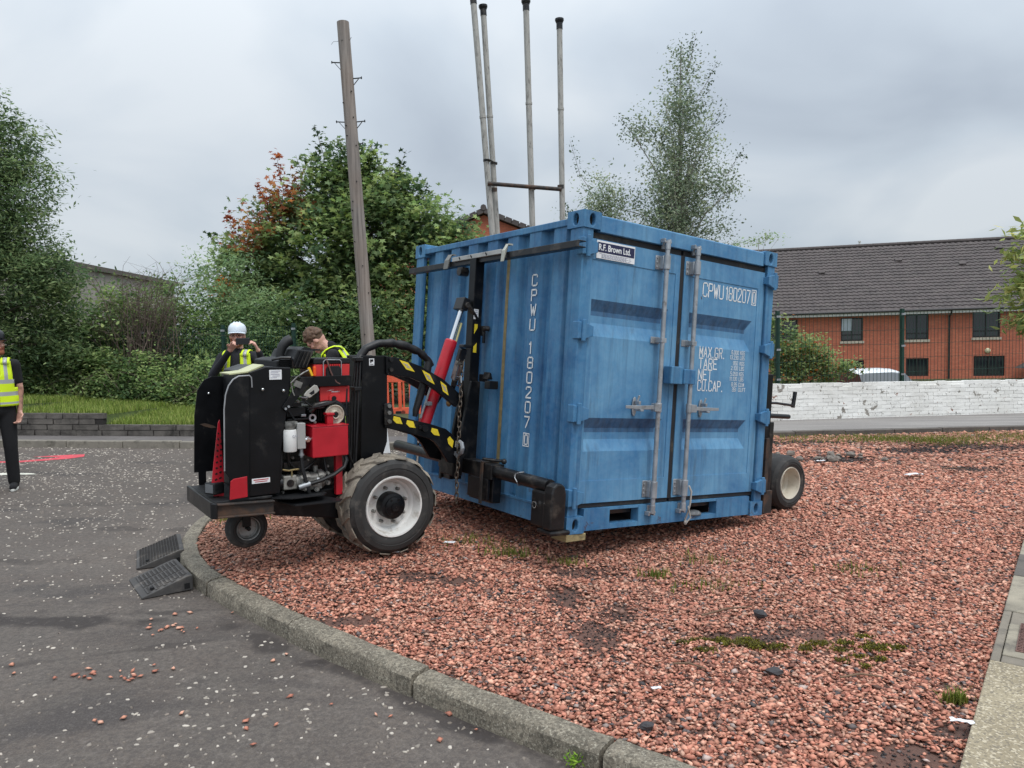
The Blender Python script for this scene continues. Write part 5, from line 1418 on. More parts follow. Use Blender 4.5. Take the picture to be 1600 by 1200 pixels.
a0, a1_ = Vector((-.445, 1.22, .905)), Vector((-.186, 1.22, 1.574))
mb.cyl(a0, a1_, .050, n=24); d_ = (a1_ - a0).normalized()
mb.cyl(a1_, a1_ + d_ * .012, .050, .044, n=24)
rm = part(mb, 'ram_barrel', MT['red'], smooth=True, label='red hydraulic ram barrel')
mb = MB(); mb.cyl(a1_, a1_ + d_ * .30, .020, n=16); part(mb, 'ram_rod', MT['chrome'], smooth=True)
mb = MB(); off = Vector((.055, -.02, 0)); mb.cyl(a1_ + off * .7 - d_ * .02, a1_ + off * .62 + d_ * .16, .010, n=8); part(mb, 'gauge_rod', mat('yellowed_rod', (.45, .42, .2), .4, .3), smooth=True)
mb = MB(); o2 = Vector((-.062, -.02, .0)); mb.tube([a0 + o2 + d_ * .08, a0 + o2 + d_ * .36], .009, 8); mb.tube([a0 + o2 + d_ * .36, a0 + o2 * .6 + d_ * .40], .009, 8); mb.build('ram_pipe', MT['galv'], rm, smooth=True)
mb = MB(); mb.box(a0 + o2 * .7 + d_ * .20 + Vector((0, -.03, 0)), (.04, .04, .03)); mb.build('pipe_clamp', MT['galv'], rm, bevel=.004)
tp = a1_ + d_ * .30
mb = MB(); mb.box(tp + Vector((-.005, 0, .02)), (.06, .13, .10), (0, .36, 0)); mb.cyl(tp + Vector((0, -.09, .01)), tp + Vector((0, .09, .01)), .022, n=12); mb.beam(tp + Vector((.01, -.055, .03)), tp + Vector((.10, -.055, -.10)), .02, .05, (0, 1, 0)); part(mb, 'ram_clevis', MT['worn'], bevel=.004)
# hoses
mb = MB(); arch = [(-1.035, 1.12, 1.30), (-1.02, 1.13, 1.42), (-.995, 1.15, 1.475), (-.951, 1.15, 1.527), (-.858, 1.15, 1.562), (-.743, 1.15, 1.566), (-.621, 1.15, 1.541), (-.511, 1.15, 1.496), (-.439, 1.15, 1.436), (-.40, 1.16, 1.37)]
ar = []; rr_ = []
for i in range(len(arch) - 1):
    for k in range(4):
        u = k / 4; ar.append(Vector(arch[i]).lerp(Vector(arch[i + 1]), u)); rr_.append(.030 + (.005 * random.Random(i * 4 + k).uniform(-1, 1) if i > 3 else 0))
mb.tube(ar, rr_, 12); part(mb, 'hose_sleeve', MT['hose'], smooth=True, label='black fabric sleeve arching over the lifting arms')
mb = MB(); mb.tube([(-.43, 1.15, 1.42), (-.455, 1.15, 1.30), (-.505, 1.15, 1.16), (-.545, 1.15, 1.05), (-.555, 1.15, 1.0)], [.030, .034, .030, .026, .018], 10); part(mb, 'hose_sleeve', MT['hose'], smooth=True)
for k in range(3):
    x0 = -1.046 - k * .011
    mb = MB(); mb.tube([(x0 + .024, 1.09 + k * .02, 1.46), (x0 + .012, 1.08 + k * .02, 1.35), (x0 - .008 - .005 * k, 1.07 + k * .02, 1.15), (x0 - .020, 1.07 + k * .02, .95), (x0 - .030 + .008 * (k % 2), 1.07 + k * .02, .80), (x0 - .035, 1.07 + k * .02, .66)], .009, 7); part(mb, 'hydraulic_hose', MT['hose'], smooth=True)
for z, x in ((1.452, -1.045), (1.24, -1.06)):
    mb = MB(); mb.bb(x - .028, x + .03, 1.055, 1.13, z - .014, z + .014); part(mb, 'hose_clamp', MT['worn'], bevel=.004)

# mast and spreader beams, fixed against the container (its tilt)
def cpart(name, m_, fn, **k):
    mb = MB(CON2RIG); fn(mb); return part(mb, name, m_, **k)
ms = cpart('mast', MT['black'], lambda b: (b.bb(-.135, -.050, 1.145, 1.235, .28, 2.03)), bevel=.004)
mb = MB(CON2RIG); mb.bb(-.129, -.085, 1.1415, 1.1445, 1.520, 1.600); lb_ = mb.build('warning_label', MT['signwhite'], ms)
mb = MB(CON2RIG)
for i in range(4): mb.bb(-.122, -.094, 1.1405, 1.1414, 1.588 - i * .016, 1.592 - i * .016)
mb.build('small_print', MT['signgrey'], lb_)
for za, zb in ((1.40, 1.48), (1.25, 1.33), (.84, .91), (.72, .79)):
    fl = za in (1.40, .84)
    mb = MB(CON2RIG); x0, x1 = (-.116, -.086)
    P = [(x0, za), (x1, zb - .03), (x1, zb), (x0, zb)] if fl else [(x0, za), (x1, za), (x1, zb), (x0, zb - .035)]
    mb.prism(P, 1.1425, 1.1445, 'y'); mb.build('hazard_sticker', MT['yellow'], ms)
cpart('mast_foot', MT['black'], lambda b: (b.prism([(-.20, .30), (-.20, .62), (-.135, 1.02), (-.05, 1.02), (-.05, .30)], 1.11, 1.142, 'y'), b.prism([(-.20, .30), (-.20, .62), (-.135, 1.02), (-.05, 1.02), (-.05, .30)], 1.238, 1.27, 'y')), bevel=.004)
cpart('mast_bracket', MT['worn'], lambda b: (b.bb(-.050, -.020, 1.12, 1.20, 1.39, 1.47), b.cyl((-.05, 1.12, 1.45), (.0, 1.10, 1.45), .022, n=10), b.bb(-.045, -.025, 1.11, 1.13, 1.33, 1.42)), bevel=.004)
cpart('lock_pin', MT['worn'], lambda b: (b.bb(-.05, .0, 1.08, 1.14, 1.02, 1.08), b.bb(-.085, .004, .93, 1.0, .965, 1.03), b.prism([(-.06, 1.04), (-.04, 1.10), (-.02, 1.09), (-.005, 1.04)], 1.0, 1.08, 'y')), bevel=.006)
# upper beam
cpart('upper_beam', MT['worn'], lambda b: (b.prism([(-.112, 1.974), (-.045, 1.974), (-.045, 1.982), (-.104, 1.982), (-.104, 2.014), (-.045, 2.014), (-.045, 2.022), (-.112, 2.022)], -.09, 2.34, 'y')), bevel=.003)
cpart('grey_channel', mat('grey_channel_paint', (.42, .42, .40), .5, .2, var=.15, dirt=(.15, .14, .13), dirt_amt=.3, ds=9), lambda b: b.bb(-.136, -.1125, .80, 1.52, 2.010, 2.046), bevel=.003)
for y in (1.00, 1.22, 1.40): cpart('channel_slot', MT['dark'], lambda b: b.box((-.1365, y, 2.028), (.002, .03, .012), (.8, 0, 0)))
cpart('beam_clip', mat('pale_clip', (.42, .42, .36), .6), lambda b: b.prism([(-.150, 1.945), (-.143, 1.945), (-.134, 2.03), (-.105, 2.085), (-.07, 2.085), (-.07, 2.077), (-.110, 2.077), (-.142, 2.03)], .735, .775, 'y'), bevel=.002)
cpart('beam_clip', mat('dark_clip', (.16, .16, .15), .6), lambda b: b.prism([(-.150, 1.955), (-.143, 1.955), (-.134, 2.03), (-.105, 2.085), (-.07, 2.085), (-.07, 2.077), (-.110, 2.077), (-.142, 2.03)], 1.57, 1.64, 'y'), bevel=.002)
cpart('beam_pulley', MT['worn'], lambda b: (b.cyl((-.16, 1.36, 1.915), (-.08, 1.36, 1.915), .035, n=14), b.bb(-.15, -.09, 1.32, 1.40, 1.915, 1.95)), smooth=True)
# lower beam with end shoe and slider
cpart('lower_beam', MT['worn'], lambda b: b.cyl((-.115, .06, .335), (-.115, 2.37, .365), .048, n=20), smooth=True)
cpart('beam_sleeve', MT['worn'], lambda b: (b.bb(-.175, -.055, .70, 1.50, .285, .400), b.bb(-.178, -.148, .74, 1.02, .12, .285), b.bb(-.175, -.06, 1.30, 1.46, .20, .285), b.bb(-.14, -.06, .72, 1.05, .10, .285)), bevel=.006)
cpart('sleeve_strap', MT['rustblack'], lambda b: (b.bb(-.192, -.1785, .80, .83, .09, .40), b.bb(-.192, -.05, .80, .83, .4005, .414)), bevel=.002)
cpart('sleeve_strap', MT['rustblack'], lambda b: (b.bb(-.192, -.1785, 1.42, 1.45, .19, .42),), bevel=.002)
cpart('sleeve_pin', MT['worn'], lambda b: (b.cyl((-.15, .86, .425), (-.07, .70, .425), .012, n=8), b.ball((-.07, .69, .425), .022, 10, 7)), smooth=True)
cpart('end_shoe', MT['worn'], lambda b: (b.prism([(-.185, .05), (-.185, .30), (-.172, .345), (-.142, .368), (-.105, .368), (-.075, .35), (-.06, .30), (-.06, .05)], -.055, .04, 'y'), b.prism([(-.175, .055), (-.175, .30), (-.075, .30), (-.075, .055)], .04, .19, 'y'), b.bb(-.185, -.012, -.065, .10, .015, .048)), bevel=.012)
cpart('shackle_ring', MT['chrome'], lambda b: b.lathe([(.018, -.004), (.026, -.004), (.026, .004), (.018, .004)], (-.19, .13, .20), 'x', 14, closed=True), smooth=True)
cpart('wire_tie', MT['galv'], lambda b: (b.tube([(-.115 + .052 * math.cos(t_), .40 + .02 * math.sin(3 * t_), .338 + .052 * math.sin(t_)) for t_ in [i * .5 for i in range(13)]], .004, 5), b.tube([(-.15, .39, .375), (-.17, .36, .395), (-.165, .42, .36)], .003, 5)))
cpart('pivot_box', MT['worn'], lambda b: (b.bb(-.27, -.18, 1.10, 1.30, .26, .46), b.bb(-.30, -.20, 1.15, 1.26, .46, .56)), bevel=.008)

# ---------------------------------------------------------------- tool boxes riding on the trays
def on_rig(o): o.matrix_world = M_RIG @ o.matrix_world; return o
tbx = empty('tool_box', 'red plastic tool box with dark lid strapped on the upper tray of the machine', 'tool box', mw=M_RIG)
mb = MB(); mb.prism([(-1.405, 1.334), (-1.150, 1.334), (-1.146, 1.425), (-1.410, 1.425)], .995, 1.28, 'y'); mb.build('case', MT['redbox'], tbx, bevel=.006)
mb = MB(); mb.prism([(-1.412, 1.4255), (-1.144, 1.4255), (-1.144, 1.452), (-1.152, 1.464), (-1.404, 1.464), (-1.412, 1.452)], .990, 1.285, 'y'); mb.build('lid', MT['blackm'], tbx, bevel=.006)
mb = MB(); mb.prism([(-1.325, 1.338), (-1.215, 1.338), (-1.215, 1.392), (-1.232, 1.41), (-1.31, 1.41), (-1.325, 1.392)], .9795, .9945, 'y'); mb.build('latch_panel', MT['blackm'], tbx, bevel=.003)
for k in range(5):
    mb = MB(); mb.bb(-1.30 + k * .016, -1.293 + k * .016, .978, .9945, 1.412, 1.424); mb.build('grip_rib', MT['redbox'], tbx)
mb = MB(); mb.tube([(-1.345, .985, 1.335), (-1.345, .982, 1.44), (-1.33, .982, 1.455), (-1.225, .982, 1.452), (-1.215, .982, 1.44), (-1.215, .985, 1.34)], .004, 6); mb.build('wire_bail', MT['galv'], tbx, smooth=True)
mb = MB(); mb.tube([(-1.325, .99, 1.47), (-1.315, .975, 1.43), (-1.30, .972, 1.38), (-1.285, .97, 1.34), (-1.26, .965, 1.30), (-1.235, .964, 1.285)], .006, 6); mb.build('bungee_cord', mat('brown_bungee', (.12, .06, .05), .8), tbx, smooth=True)
lbx = empty('tool_case', 'smaller red plastic case with round port on the lower tray of the machine', 'tool case', mw=M_RIG)
mb = MB(); mb.prism([(-1.368, 1.153), (-1.152, 1.153), (-1.150, 1.270), (-1.368, 1.270)], .995, 1.25, 'y'); mb.build('case', MT['redbox'], lbx, bevel=.006)
mb = MB(); mb.prism([(-1.305, 1.160), (-1.225, 1.160), (-1.225, 1.205), (-1.24, 1.218), (-1.29, 1.218), (-1.305, 1.205)], .984, .9945, 'y'); mb.build('port_plate', MT['redbox'], lbx, bevel=.003)
mb = MB(); mb.cyl((-1.272, .980, 1.186), (-1.272, .9838, 1.186), .017, n=16); mb.build('port', MT['dark'], lbx)
mb = MB(); mb.add([(-1.325, .9935, 1.236), (-1.285, .9935, 1.248), (-1.290, .9935, 1.243), (-1.262, .9935, 1.251), (-1.300, .9935, 1.237), (-1.296, .9935, 1.242)], [(0, 1, 2, 3, 4, 5)]); mb.build('bolt_emblem', MT['signwhite'], lbx)
text_mesh('Milwaukee', .014, MT['signwhite'], lbx, 'lettering', Matrix(((1, 0, 0, -1.285), (0, 0, -1, .9935), (0, 1, 0, 1.228), (0, 0, 0, 1))), .0004, 1.0)

# ---------------------------------------------------------------- chain and tensioner hanging at the mast
ch_root = empty('hanging_chain', 'rusty steel link chain hanging down beside the black mast', 'chain', mw=M_CON)
def link_mesh(name, L, w_, r_):
    mb = MB(); pts = []
    for i in range(12):
        a_ = 2 * math.pi * i / 12; x = w_ * math.cos(a_); z = w_ * math.sin(a_) + (L if math.sin(a_) > .01 else -L if math.sin(a_) < -.01 else 0)
        pts.append(Vector((x, 0, z)))
    n = 6; k = len(pts)
    for i, p in enumerate(pts):
        t_ = (pts[(i + 1) % k] - pts[i - 1]).normalized(); a_ = Vector((0, 1, 0)); b_ = t_.cross(a_)
        for j in range(n):
            q = 2 * math.pi * j / n; mb.v.append(p + a_ * r_ * math.cos(q) + b_ * r_ * math.sin(q))
    for i in range(k):
        for j in range(n): mb.f.append((i * n + j, i * n + (j + 1) % n, ((i + 1) % k) * n + (j + 1) % n, ((i + 1) % k) * n + j)); mb.m.append(0)
    me = mb.mesh(name); me.polygons.foreach_set('use_smooth', [True] * len(me.polygons)); me.materials.append(MT['chain']); return me
lm = link_mesh('chain_link', .012, .0135, .0052)
z = 1.19; k = 0
while z > .06:
    o = bpy.data.objects.new('chain_link', lm); COL.objects.link(o); o.parent = ch_root
    o.location = (-.285 + .004 * math.sin(k), 1.035 - .03 * (1.19 - z) + .003 * math.sin(k * 1.7), z); o.rotation_euler = (.08 * math.sin(k * 2.1), .1 * math.sin(k * 1.3), math.pi / 2 * (k % 2) + .5)
    z -= .0395; k += 1
mb = MB(); hk = [(-.285, 1.02, .53), (-.285, .995, .545), (-.285, .965, .535), (-.285, .952, .50), (-.285, .962, .465), (-.285, .985, .45), (-.285, 1.0, .462)]
mb.tube(hk, [.014, .016, .017, .018, .017, .014, .008], 8); mb.cyl((-.285, 1.03, .545), (-.285, 1.035, .50), .018, n=8); mb.box((-.285, 1.03, .44), (.02, .05, .03), (.4, 0, 0))
mb.build('grab_hook', MT['galv'], ch_root, smooth=True)
tn = empty('load_binder', 'black and grey lever load binder fixed beside the yellow hazard stickers', 'load binder', mw=M_CON)
bp0, bp1 = Vector((-.29, 1.015, 1.27)), Vector((-.30, 1.17, .835))
bd_ = (bp1 - bp0).normalized()
mb = MB(); mb.beam(bp0, bp0 + bd_ * .10, .045, .06, (1, 0, 0)); mb.box(bp0 + Vector((.02, .0, .02)), (.08, .07, .025)); mb.build('binder_head', MT['worn'], tn, bevel=.006)
mb = MB(); 
for s_ in (-.022, .022): mb.beam(bp0 + bd_ * .08 + Vector((s_, 0, 0)), bp0 + bd_ * .26 + Vector((s_, 0, 0)), .008, .055, (0, 1, .2))
mb.cyl(bp0 + bd_ * .12 + Vector((-.03, 0, 0)), bp0 + bd_ * .12 + Vector((.03, 0, 0)), .02, n=12); mb.build('cheek_plate', MT['steel'], tn, bevel=.003)
mb = MB(); mb.tube([bp0 + bd_ * .26, bp0 + bd_ * .33, bp1], [.024, .020, .017], 10); mb.build('lever', MT['worn'], tn, smooth=True)
mb = MB(); mb.ball(bp1, (.022, .022, .03), 10, 8); mb.build('lever_tip', mat('worn_brass_tip', (.36, .22, .09), .5, .4), tn, smooth=True)
mb = MB(); mb.tube([bp0 + bd_ * .24 + Vector((0, -.02, 0)), bp0 + bd_ * .23 + Vector((0, -.08, 0)), bp0 + bd_ * .28 + Vector((0, -.10, 0)), bp0 + bd_ * .31 + Vector((0, -.07, 0)), bp0 + bd_ * .30 + Vector((0, -.02, 0))], .005, 6); mb.build('safety_loop', MT['chrome'], tn, smooth=True)

# ---------------------------------------------------------------- wheel unit on the far (right hand) side
dol = empty('wheel_dolly', 'black wheeled lifting leg with cream rim clamped to the right side of the container', 'wheel unit', mw=M_RIG)
wheel(dol, 2.90, .200, .236, .262, .26, .150, 1, 0, MT['rubber'], MT['rubber'], mat('cream_rim_paint', (.62, .57, .47), .55, var=.1, dirt=(.4, .36, .28), dirt_amt=.3, ds=14), hub=False, dish=.15)
def dpart(name, m_, fn, **k):
    mb = MB(CON2RIG); fn(mb); return mb.build(name, m_, dol, **k)
dpart('leg_post', MT['black'], lambda b: b.bb(2.225, 2.335, .06, .17, .66, 1.22), bevel=.006)
dpart('leg_plate', MT['rustblack'], lambda b: (b.bb(2.250, 2.300, .03, .16, .17, .66),), bevel=.004)
dpart('leg_channel', MT['worn'], lambda b: (b.bb(2.305, 2.385, .06, .18, .04, .80),), bevel=.004)
dpart('leg_foot', MT['rustblack'], lambda b: (b.bb(2.255, 2.375, .03, .055, .0, .20),), bevel=.004)
dpart('cross_frame', MT['black'], lambda b: (b.bb(2.24, 2.34, .19, 2.2, .25, .37), b.bb(2.24, 2.30, 2.1, 2.2, .0, 1.2)), bevel=.006)
dpart('crank', MT['worn'], lambda b: (b.tube([(2.34, .30, .955), (2.74, .30, .962), (3.0, .30, .945)], .012, 8), b.cyl((3.005, .30, .925), (3.03, .30, 1.075), .019, n=10), b.cyl((2.34, .22, .85), (2.86, .24, .84), .022, n=10)), smooth=True)
mb = MB(); mb.cyl((2.35, .34, .30), (2.92, .34, .236), .035, n=12); mb.cyl((2.90, .33, .236), (2.90, .48, .236), .05, n=14); mb.build('stub_axle', MT['worn'], dol, smooth=True)
# ================================================================== WALLS, BUILDINGS, POLES
# --- white painted brick wall behind the footpath
t = NT('peeling_white_paint')
w = t.coord('World')
pe = t.noise(w, 3.6, 8, .62, .4); pe2 = t.noise(t.coord('World', (1, 1, 3)), 9, 6, .7); tone = t.noise(w, 1.4, 5)
c = t.ramp(tone, [(.3, srgb(224, 222, 216)), (.7, srgb(242, 241, 237))])
geo = t.n('ShaderNodeNewGeometry'); sx = t.n('ShaderNodeSeparateXYZ'); t.l(geo.outputs['Position'], sx.inputs[0])
c = t.mix(t.ramp(pe2, [(.60, 0.0), (.72, .5)]), c, srgb(168, 160, 148))
c = t.mix(t.ramp(pe, [(.622, 0.0), (.632, 1.0)]), c, srgb(148, 142, 134))
c = t.mix(t.ramp(t.noise(w, 5.2, 6, .6, .2), [(.66, 0.0), (.67, 1.0)]), c, srgb(150, 112, 98))
c = t.mix(t.ramp(t.noise(w, 16, 4, .7), [(.64, 0.0), (.66, .9)]), c, srgb(84, 78, 72))
t.base(c); t.rough(.8); t.bump(pe2, .4, .01)
MT['wallwhite'] = t.mat
wwall = empty('white_wall', 'long low brick wall with peeling white paint behind the footpath', 'wall')
wa, wb2 = Vector((2.6, 13.76, 0)), Vector((13.4, 16.42, 0))
wd2 = (wb2 - wa).normalized(); wn2 = Vector((-wd2.y, wd2.x, 0))
shr = []
for k in range(6):
    mb = MB(); q = random.Random(k + 40)
    mb.box((.1105, .0, .0358), (.221, .10, .0716)); mb.v = [(x + q.uniform(-.004, .004), y + q.uniform(-.005, .005), z + q.uniform(-.002, .002)) for x, y, z in mb.v]
    me = mb.mesh('brick'); me.materials.append(MT['wallwhite']); shr.append(me)
wang = math.atan2(wd2.y, wd2.x)
def wall_base(p): return SL * p.x - .035
nb = 0
q = random.Random(9)
for cse in range(10):
    s = 2.35 - .1125 * (cse % 2)
    while s < 8.85:
        p = wa + wd2 * s
        if cse == 9 and (q.random() < .30):
            s += .225; continue
        o = bpy.data.objects.new('brick', shr[q.randrange(6)]); COL.objects.link(o); o.parent = wwall
        o.location = (p.x, p.y, wall_base(p) + .0 + cse * .0755); o.rotation_euler = (0, math.atan(-SL), wang); nb += 1
        s += .225
mb = MB()
a_ = wa + wn2 * .012; b_ = wb2 + wn2 * .012
vs = []
for zt in (-.4, .735):
    for pnt, o in ((a_, -.045), (b_, -.045), (b_, .10), (a_, .10)):
        p = pnt + wn2 * o; vs.append((p.x, p.y, wall_base(p) + zt))
mb.add(vs, [(3, 2, 1, 0), (4, 5, 6, 7), (0, 1, 5, 4), (1, 2, 6, 5), (2, 3, 7, 6), (3, 0, 4, 7)])
mb.build('mortar_core', MT['wallwhite'], wwall)
print('bricks', nb)

# --- green mesh fence on top of the bank behind the wall
MT['greenmetal'] = mat('dark_green_powder_coat', srgb(30, 62, 52), .45, .2, var=.2)
def mesh_fence(label, a_, b_, posts, z0f, h, step=.09, rail=.30, wr_=.0045):
    f_ = empty('mesh_fence', label, 'fence')
    d = (b_ - a_); L = d.length; d = d.normalized()
    for s_ in posts:
        p = a_ + d * s_
        mb = MB(); mb.bb(-.035, .035, -.035, .035, -.6, h + .05); mb.bb(-.038, .038, -.038, .038, h + .05, h + .065)
        o = mb.build('post', MT['greenmetal'], f_, bevel=.005); o.location = (p.x, p.y, z0f(p)); o.rotation_euler = (0, 0, math.atan2(d.y, d.x))
        for zz_ in (h - .05, h * .62, h * .3, .1):
            mb = MB(); mb.bb(-.045, .045, -.048, -.036, zz_ - .02, zz_ + .02); k = mb.build('clamp', MT['galv'], o)
    mb = MB(); n = int(L / step)
    for i in range(n + 1):
        p = a_ + d * (i * step) - Vector((-d.y, d.x, 0)) * .045; z = z0f(p)
        mb.cyl((p.x, p.y, z), (p.x, p.y, z + h), wr_, n=4, caps=False)
    zz_ = .02
    while zz_ <= h:
        pts = []
        for k in range(9):
            p = a_ + d * (L * k / 8) - Vector((-d.y, d.x, 0)) * .051; pts.append((p.x, p.y, z0f(p) + zz_))
        mb.tube(pts, wr_, 4, caps=False); zz_ += rail
    stuff(mb.build('wire_mesh', MT['greenmetal'], f_))
    return f_
fa = Vector((5.43, 15.20, 0)); fb = Vector((8.33, 15.90, 0)); fd_ = (fb - fa).normalized(); fL = (fb - fa).length
mesh_fence('dark green wire mesh fence standing behind the white wall', fa - fd_ * fL, fa + fd_ * fL * 2.4, [0.02, fL, fL * 2], lambda p: .05, 1.90)
mesh_fence('dark green wire mesh fence half swallowed by the hedge', Vector((-11.2, 15.9, 0)), Vector((-4.4, 15.55, 0)), [.1, 1.75, 3.5, 5.2, 6.7], lambda p: .35, 1.62, .06, .2)

# --- brick house on the right
t = NT('red_house_brick')
br = t.n('ShaderNodeTexBrick'); br.inputs['Scale'].default_value = 1.0
br.inputs['Brick Width'].default_value = .225; br.inputs['Row Height'].default_value = .075; br.inputs['Mortar Size'].default_value = .007
br.inputs['Color1'].default_value = (*srgb(204, 120, 90), 1); br.inputs['Color2'].default_value = (*srgb(188, 104, 78), 1); br.inputs['Mortar'].default_value = (*srgb(150, 104, 90), 1)
uvn = t.n('ShaderNodeTexCoord'); sp_ = t.n('ShaderNodeSeparateXYZ'); cb_ = t.n('ShaderNodeCombineXYZ')
t.l(uvn.outputs['Object'], sp_.inputs[0])
ad = t.n('ShaderNodeMath', operation='ADD'); t.l(sp_.outputs['X'], ad.inputs[0]); t.l(sp_.outputs['Y'], ad.inputs[1])
t.l(ad.outputs[0], cb_.inputs['X']); t.l(sp_.outputs['Z'], cb_.inputs['Y']); t.l(cb_.outputs[0], br.inputs['Vector'])
c = t.mix(t.ramp(t.noise(t.coord('Object'), .9, 6), [(.35, 0.0), (.7, .35)]), br.outputs['Color'], srgb(160, 84, 68))
t.base(c); t.rough(.9); MT['brick'] = t.mat
MT['rooftile'] = mat('grey_brown_roof_tile', srgb(82, 75, 74), .85, var=.28, vs=1.6, dirt=srgb(100, 96, 90), dirt_amt=.35, ds=5)
MT['upvc'] = mat('brown_black_window_frame', srgb(32, 28, 28), .5)
t = NT('window_glass'); t.base((.02, .024, .028)); t.rough(.06); t.b.inputs['Specular IOR Level'].default_value = .8; MT['glass'] = t.mat
MT['fascia'] = mat('white_fascia', srgb(214, 214, 208), .55, var=.08)
MT['sillc'] = mat('pale_brick_sill', srgb(186, 176, 160), .8, var=.15)
MT['curtain'] = mat('pale_curtain', srgb(150, 152, 150), .9)
HA = Vector((14.83, 41, 0)); hd_ = Vector((.966, -.257, 0)).normalized()
Mh = Matrix(((hd_.x, -hd_.y, 0, HA.x), (hd_.y, hd_.x, 0, HA.y), (0, 0, 1, 0), (0, 0, 0, 1)))
house = empty('brick_house', 'long red brick house with grey tiled roof and dark windows', 'house', mw=Mh)
U0_, U1_, VD, ZG, ZE, ZR = -9.0, 17.0, 11.0, -1.1, 2.52, 6.55
wins = [(-.55, .85, 1.10, 2.22), (3.05, 4.15, .98, 2.22), (6.21, 7.31, .98, 2.32), (9.35, 10.62, 1.02, 2.38), (12.6, 13.8, 1.0, 2.35), (-.5, .8, -.95, -.10), (3.12, 4.20, -.95, -.06), (6.25, 7.32, -.95, .0), (9.41, 10.84, -.98, .06), (12.6, 13.9, -.95, .06), (-4.6, -3.4, 1.0, 2.2)]
# wall with real openings: strips between window columns
mb = MB()
us = sorted(set([U0_, U1_] + [v for q_ in wins for v in q_[:2]])); zs = sorted(set([ZG, ZE] + [v for q_ in wins for v in q_[2:]]))
for i in range(len(us) - 1):
    for j in range(len(zs) - 1):
        um, zm = (us[i] + us[i + 1]) / 2, (zs[j] + zs[j + 1]) / 2
        if any(a <= um <= b and c_ <= zm <= d for a, b, c_, d in wins): continue
        mb.add([(us[i], 0, zs[j]), (us[i + 1], 0, zs[j]), (us[i + 1], 0, zs[j + 1]), (us[i], 0, zs[j + 1])], [(0, 1, 2, 3)])
for a, b, c_, d in wins:
    mb.add([(a, 0, c_), (b, 0, c_), (b, .14, c_), (a, .14, c_)], [(0, 1, 2, 3)]); mb.add([(a, 0, d), (b, 0, d), (b, .14, d), (a, .14, d)], [(3, 2, 1, 0)])
    mb.add([(a, 0, c_), (a, 0, d), (a, .14, d), (a, .14, c_)], [(0, 1, 2, 3)]); mb.add([(b, 0, c_), (b, 0, d), (b, .14, d), (b, .14, c_)], [(3, 2, 1, 0)])
for u in (U0_, U1_): mb.add([(u, 0, ZG), (u, VD, ZG), (u, VD, ZE), (u, VD / 2, ZR - .1), (u, 0, ZE)], [(0, 1, 2, 3, 4)])
mb.add([(U0_, VD, ZG), (U1_, VD, ZG), (U1_, VD, ZE), (U0_, VD, ZE)], [(0, 1, 2, 3)])
mb.build('wall', MT['brick'], house)
for k, (a, b, c_, d) in enumerate(wins):
    mb = MB(); fw = .07
    for x0, x1, z0, z1 in ((a, b, c_, c_ + fw), (a, b, d - fw, d), (a, a + fw, c_ + fw, d - fw), (b - fw, b, c_ + fw, d - fw), ((a + b) / 2 - .03, (a + b) / 2 + .03, c_ + fw, d - fw)): mb.bb(x0, x1, .06, .12, z0, z1)
    if c_ > 0: mb.bb(a + fw, b - fw, .062, .118, c_ + .30, c_ + .36)
    wf = mb.build('window', MT['upvc'], house)
    for x0, x1 in ((a + .05, (a + b) / 2 - .02), ((a + b) / 2 + .02, b - .05)):
        mb = MB(); mb.add([(x0, .10, c_ + .05), (x1, .10, c_ + .05), (x1, .10, d - .05), (x0, .10, d - .05)], [(0, 1, 2, 3)]); mb.build('pane', MT['glass'], wf)
    if c_ > 0:
        mb = MB(); mb.bb(a - .05, b + .05, -.05, .05, c_ - .13, c_ - .002); mb.build('sill', MT['sillc'], wf)
        mb = MB(); mb.bb(a + .09, a + .18, .13, .15, c_ + .1, d - .08); mb.build('curtain', MT['curtain'], wf)
        mb = MB(); mb.bb(b - .18, b - .09, .13, .15, c_ + .1, d - .08); mb.build('curtain', MT['curtain'], wf)
    mb = MB(); mb.bb(a + .01, b - .01, .6, .62, c_, d); mb.build('dark_interior', MT['dark'], wf)
# one casement tilted open
mb = MB(); mb.box((3.33, -.06, 1.86), (.50, .02, .66), (.22, 0, .0)); oc = mb.build('open_casement', mat('bright_pane', srgb(190, 200, 212), .12, 0, var=.05, spec=.9), house)
# tiled roof: courses of wavy tiles
def tiles(mb, u0, u1, v0, z0, v1, z1, course=.33, tilew=.30):
    L = math.hypot(v1 - v0, z1 - z0); dv, dz = (v1 - v0) / L, (z1 - z0) / L
    nv_, nz_ = -dz * (1 if dv > 0 else -1), abs(dv)
    n = int(L / course); seg = int((u1 - u0) / (tilew / 4))
    for j in range(n):
        a = j * course; b = min(L, a + course + .03); base = len(mb.v)
        for (ss, lift) in ((a, .0), (a, .055), (b, .012)):
            for i in range(seg + 1):
                u = u0 + (u1 - u0) * i / seg; wv = .022 * math.cos(2 * math.pi * u / tilew + (j % 2) * 0)
                mb.v.append((u, v0 + dv * ss + nv_ * (lift + (wv if lift else wv * .3)), z0 + dz * ss + nz_ * (lift + (wv if lift else wv * .3))))
        for r_ in range(2):
            for i in range(seg): mb.f.append((base + r_ * (seg + 1) + i, base + r_ * (seg + 1) + i + 1, base + (r_ + 1) * (seg + 1) + i + 1, base + (r_ + 1) * (seg + 1) + i)); mb.m.append(0)
rf = empty('roof'); rf.parent = house
mb = MB(); tiles(mb, U0_ - .2, U1_ + .2, -.35, ZE - .02, VD / 2, ZR); stuff(mb.build('roof_tiles', MT['rooftile'], rf))
mb = MB(); mb.add([(U0_ - .2, VD + .35, ZE), (U1_ + .2, VD + .35, ZE), (U1_ + .2, VD / 2, ZR), (U0_ - .2, VD / 2, ZR)], [(0, 1, 2, 3)]); mb.build('back_slope', MT['rooftile'], rf)
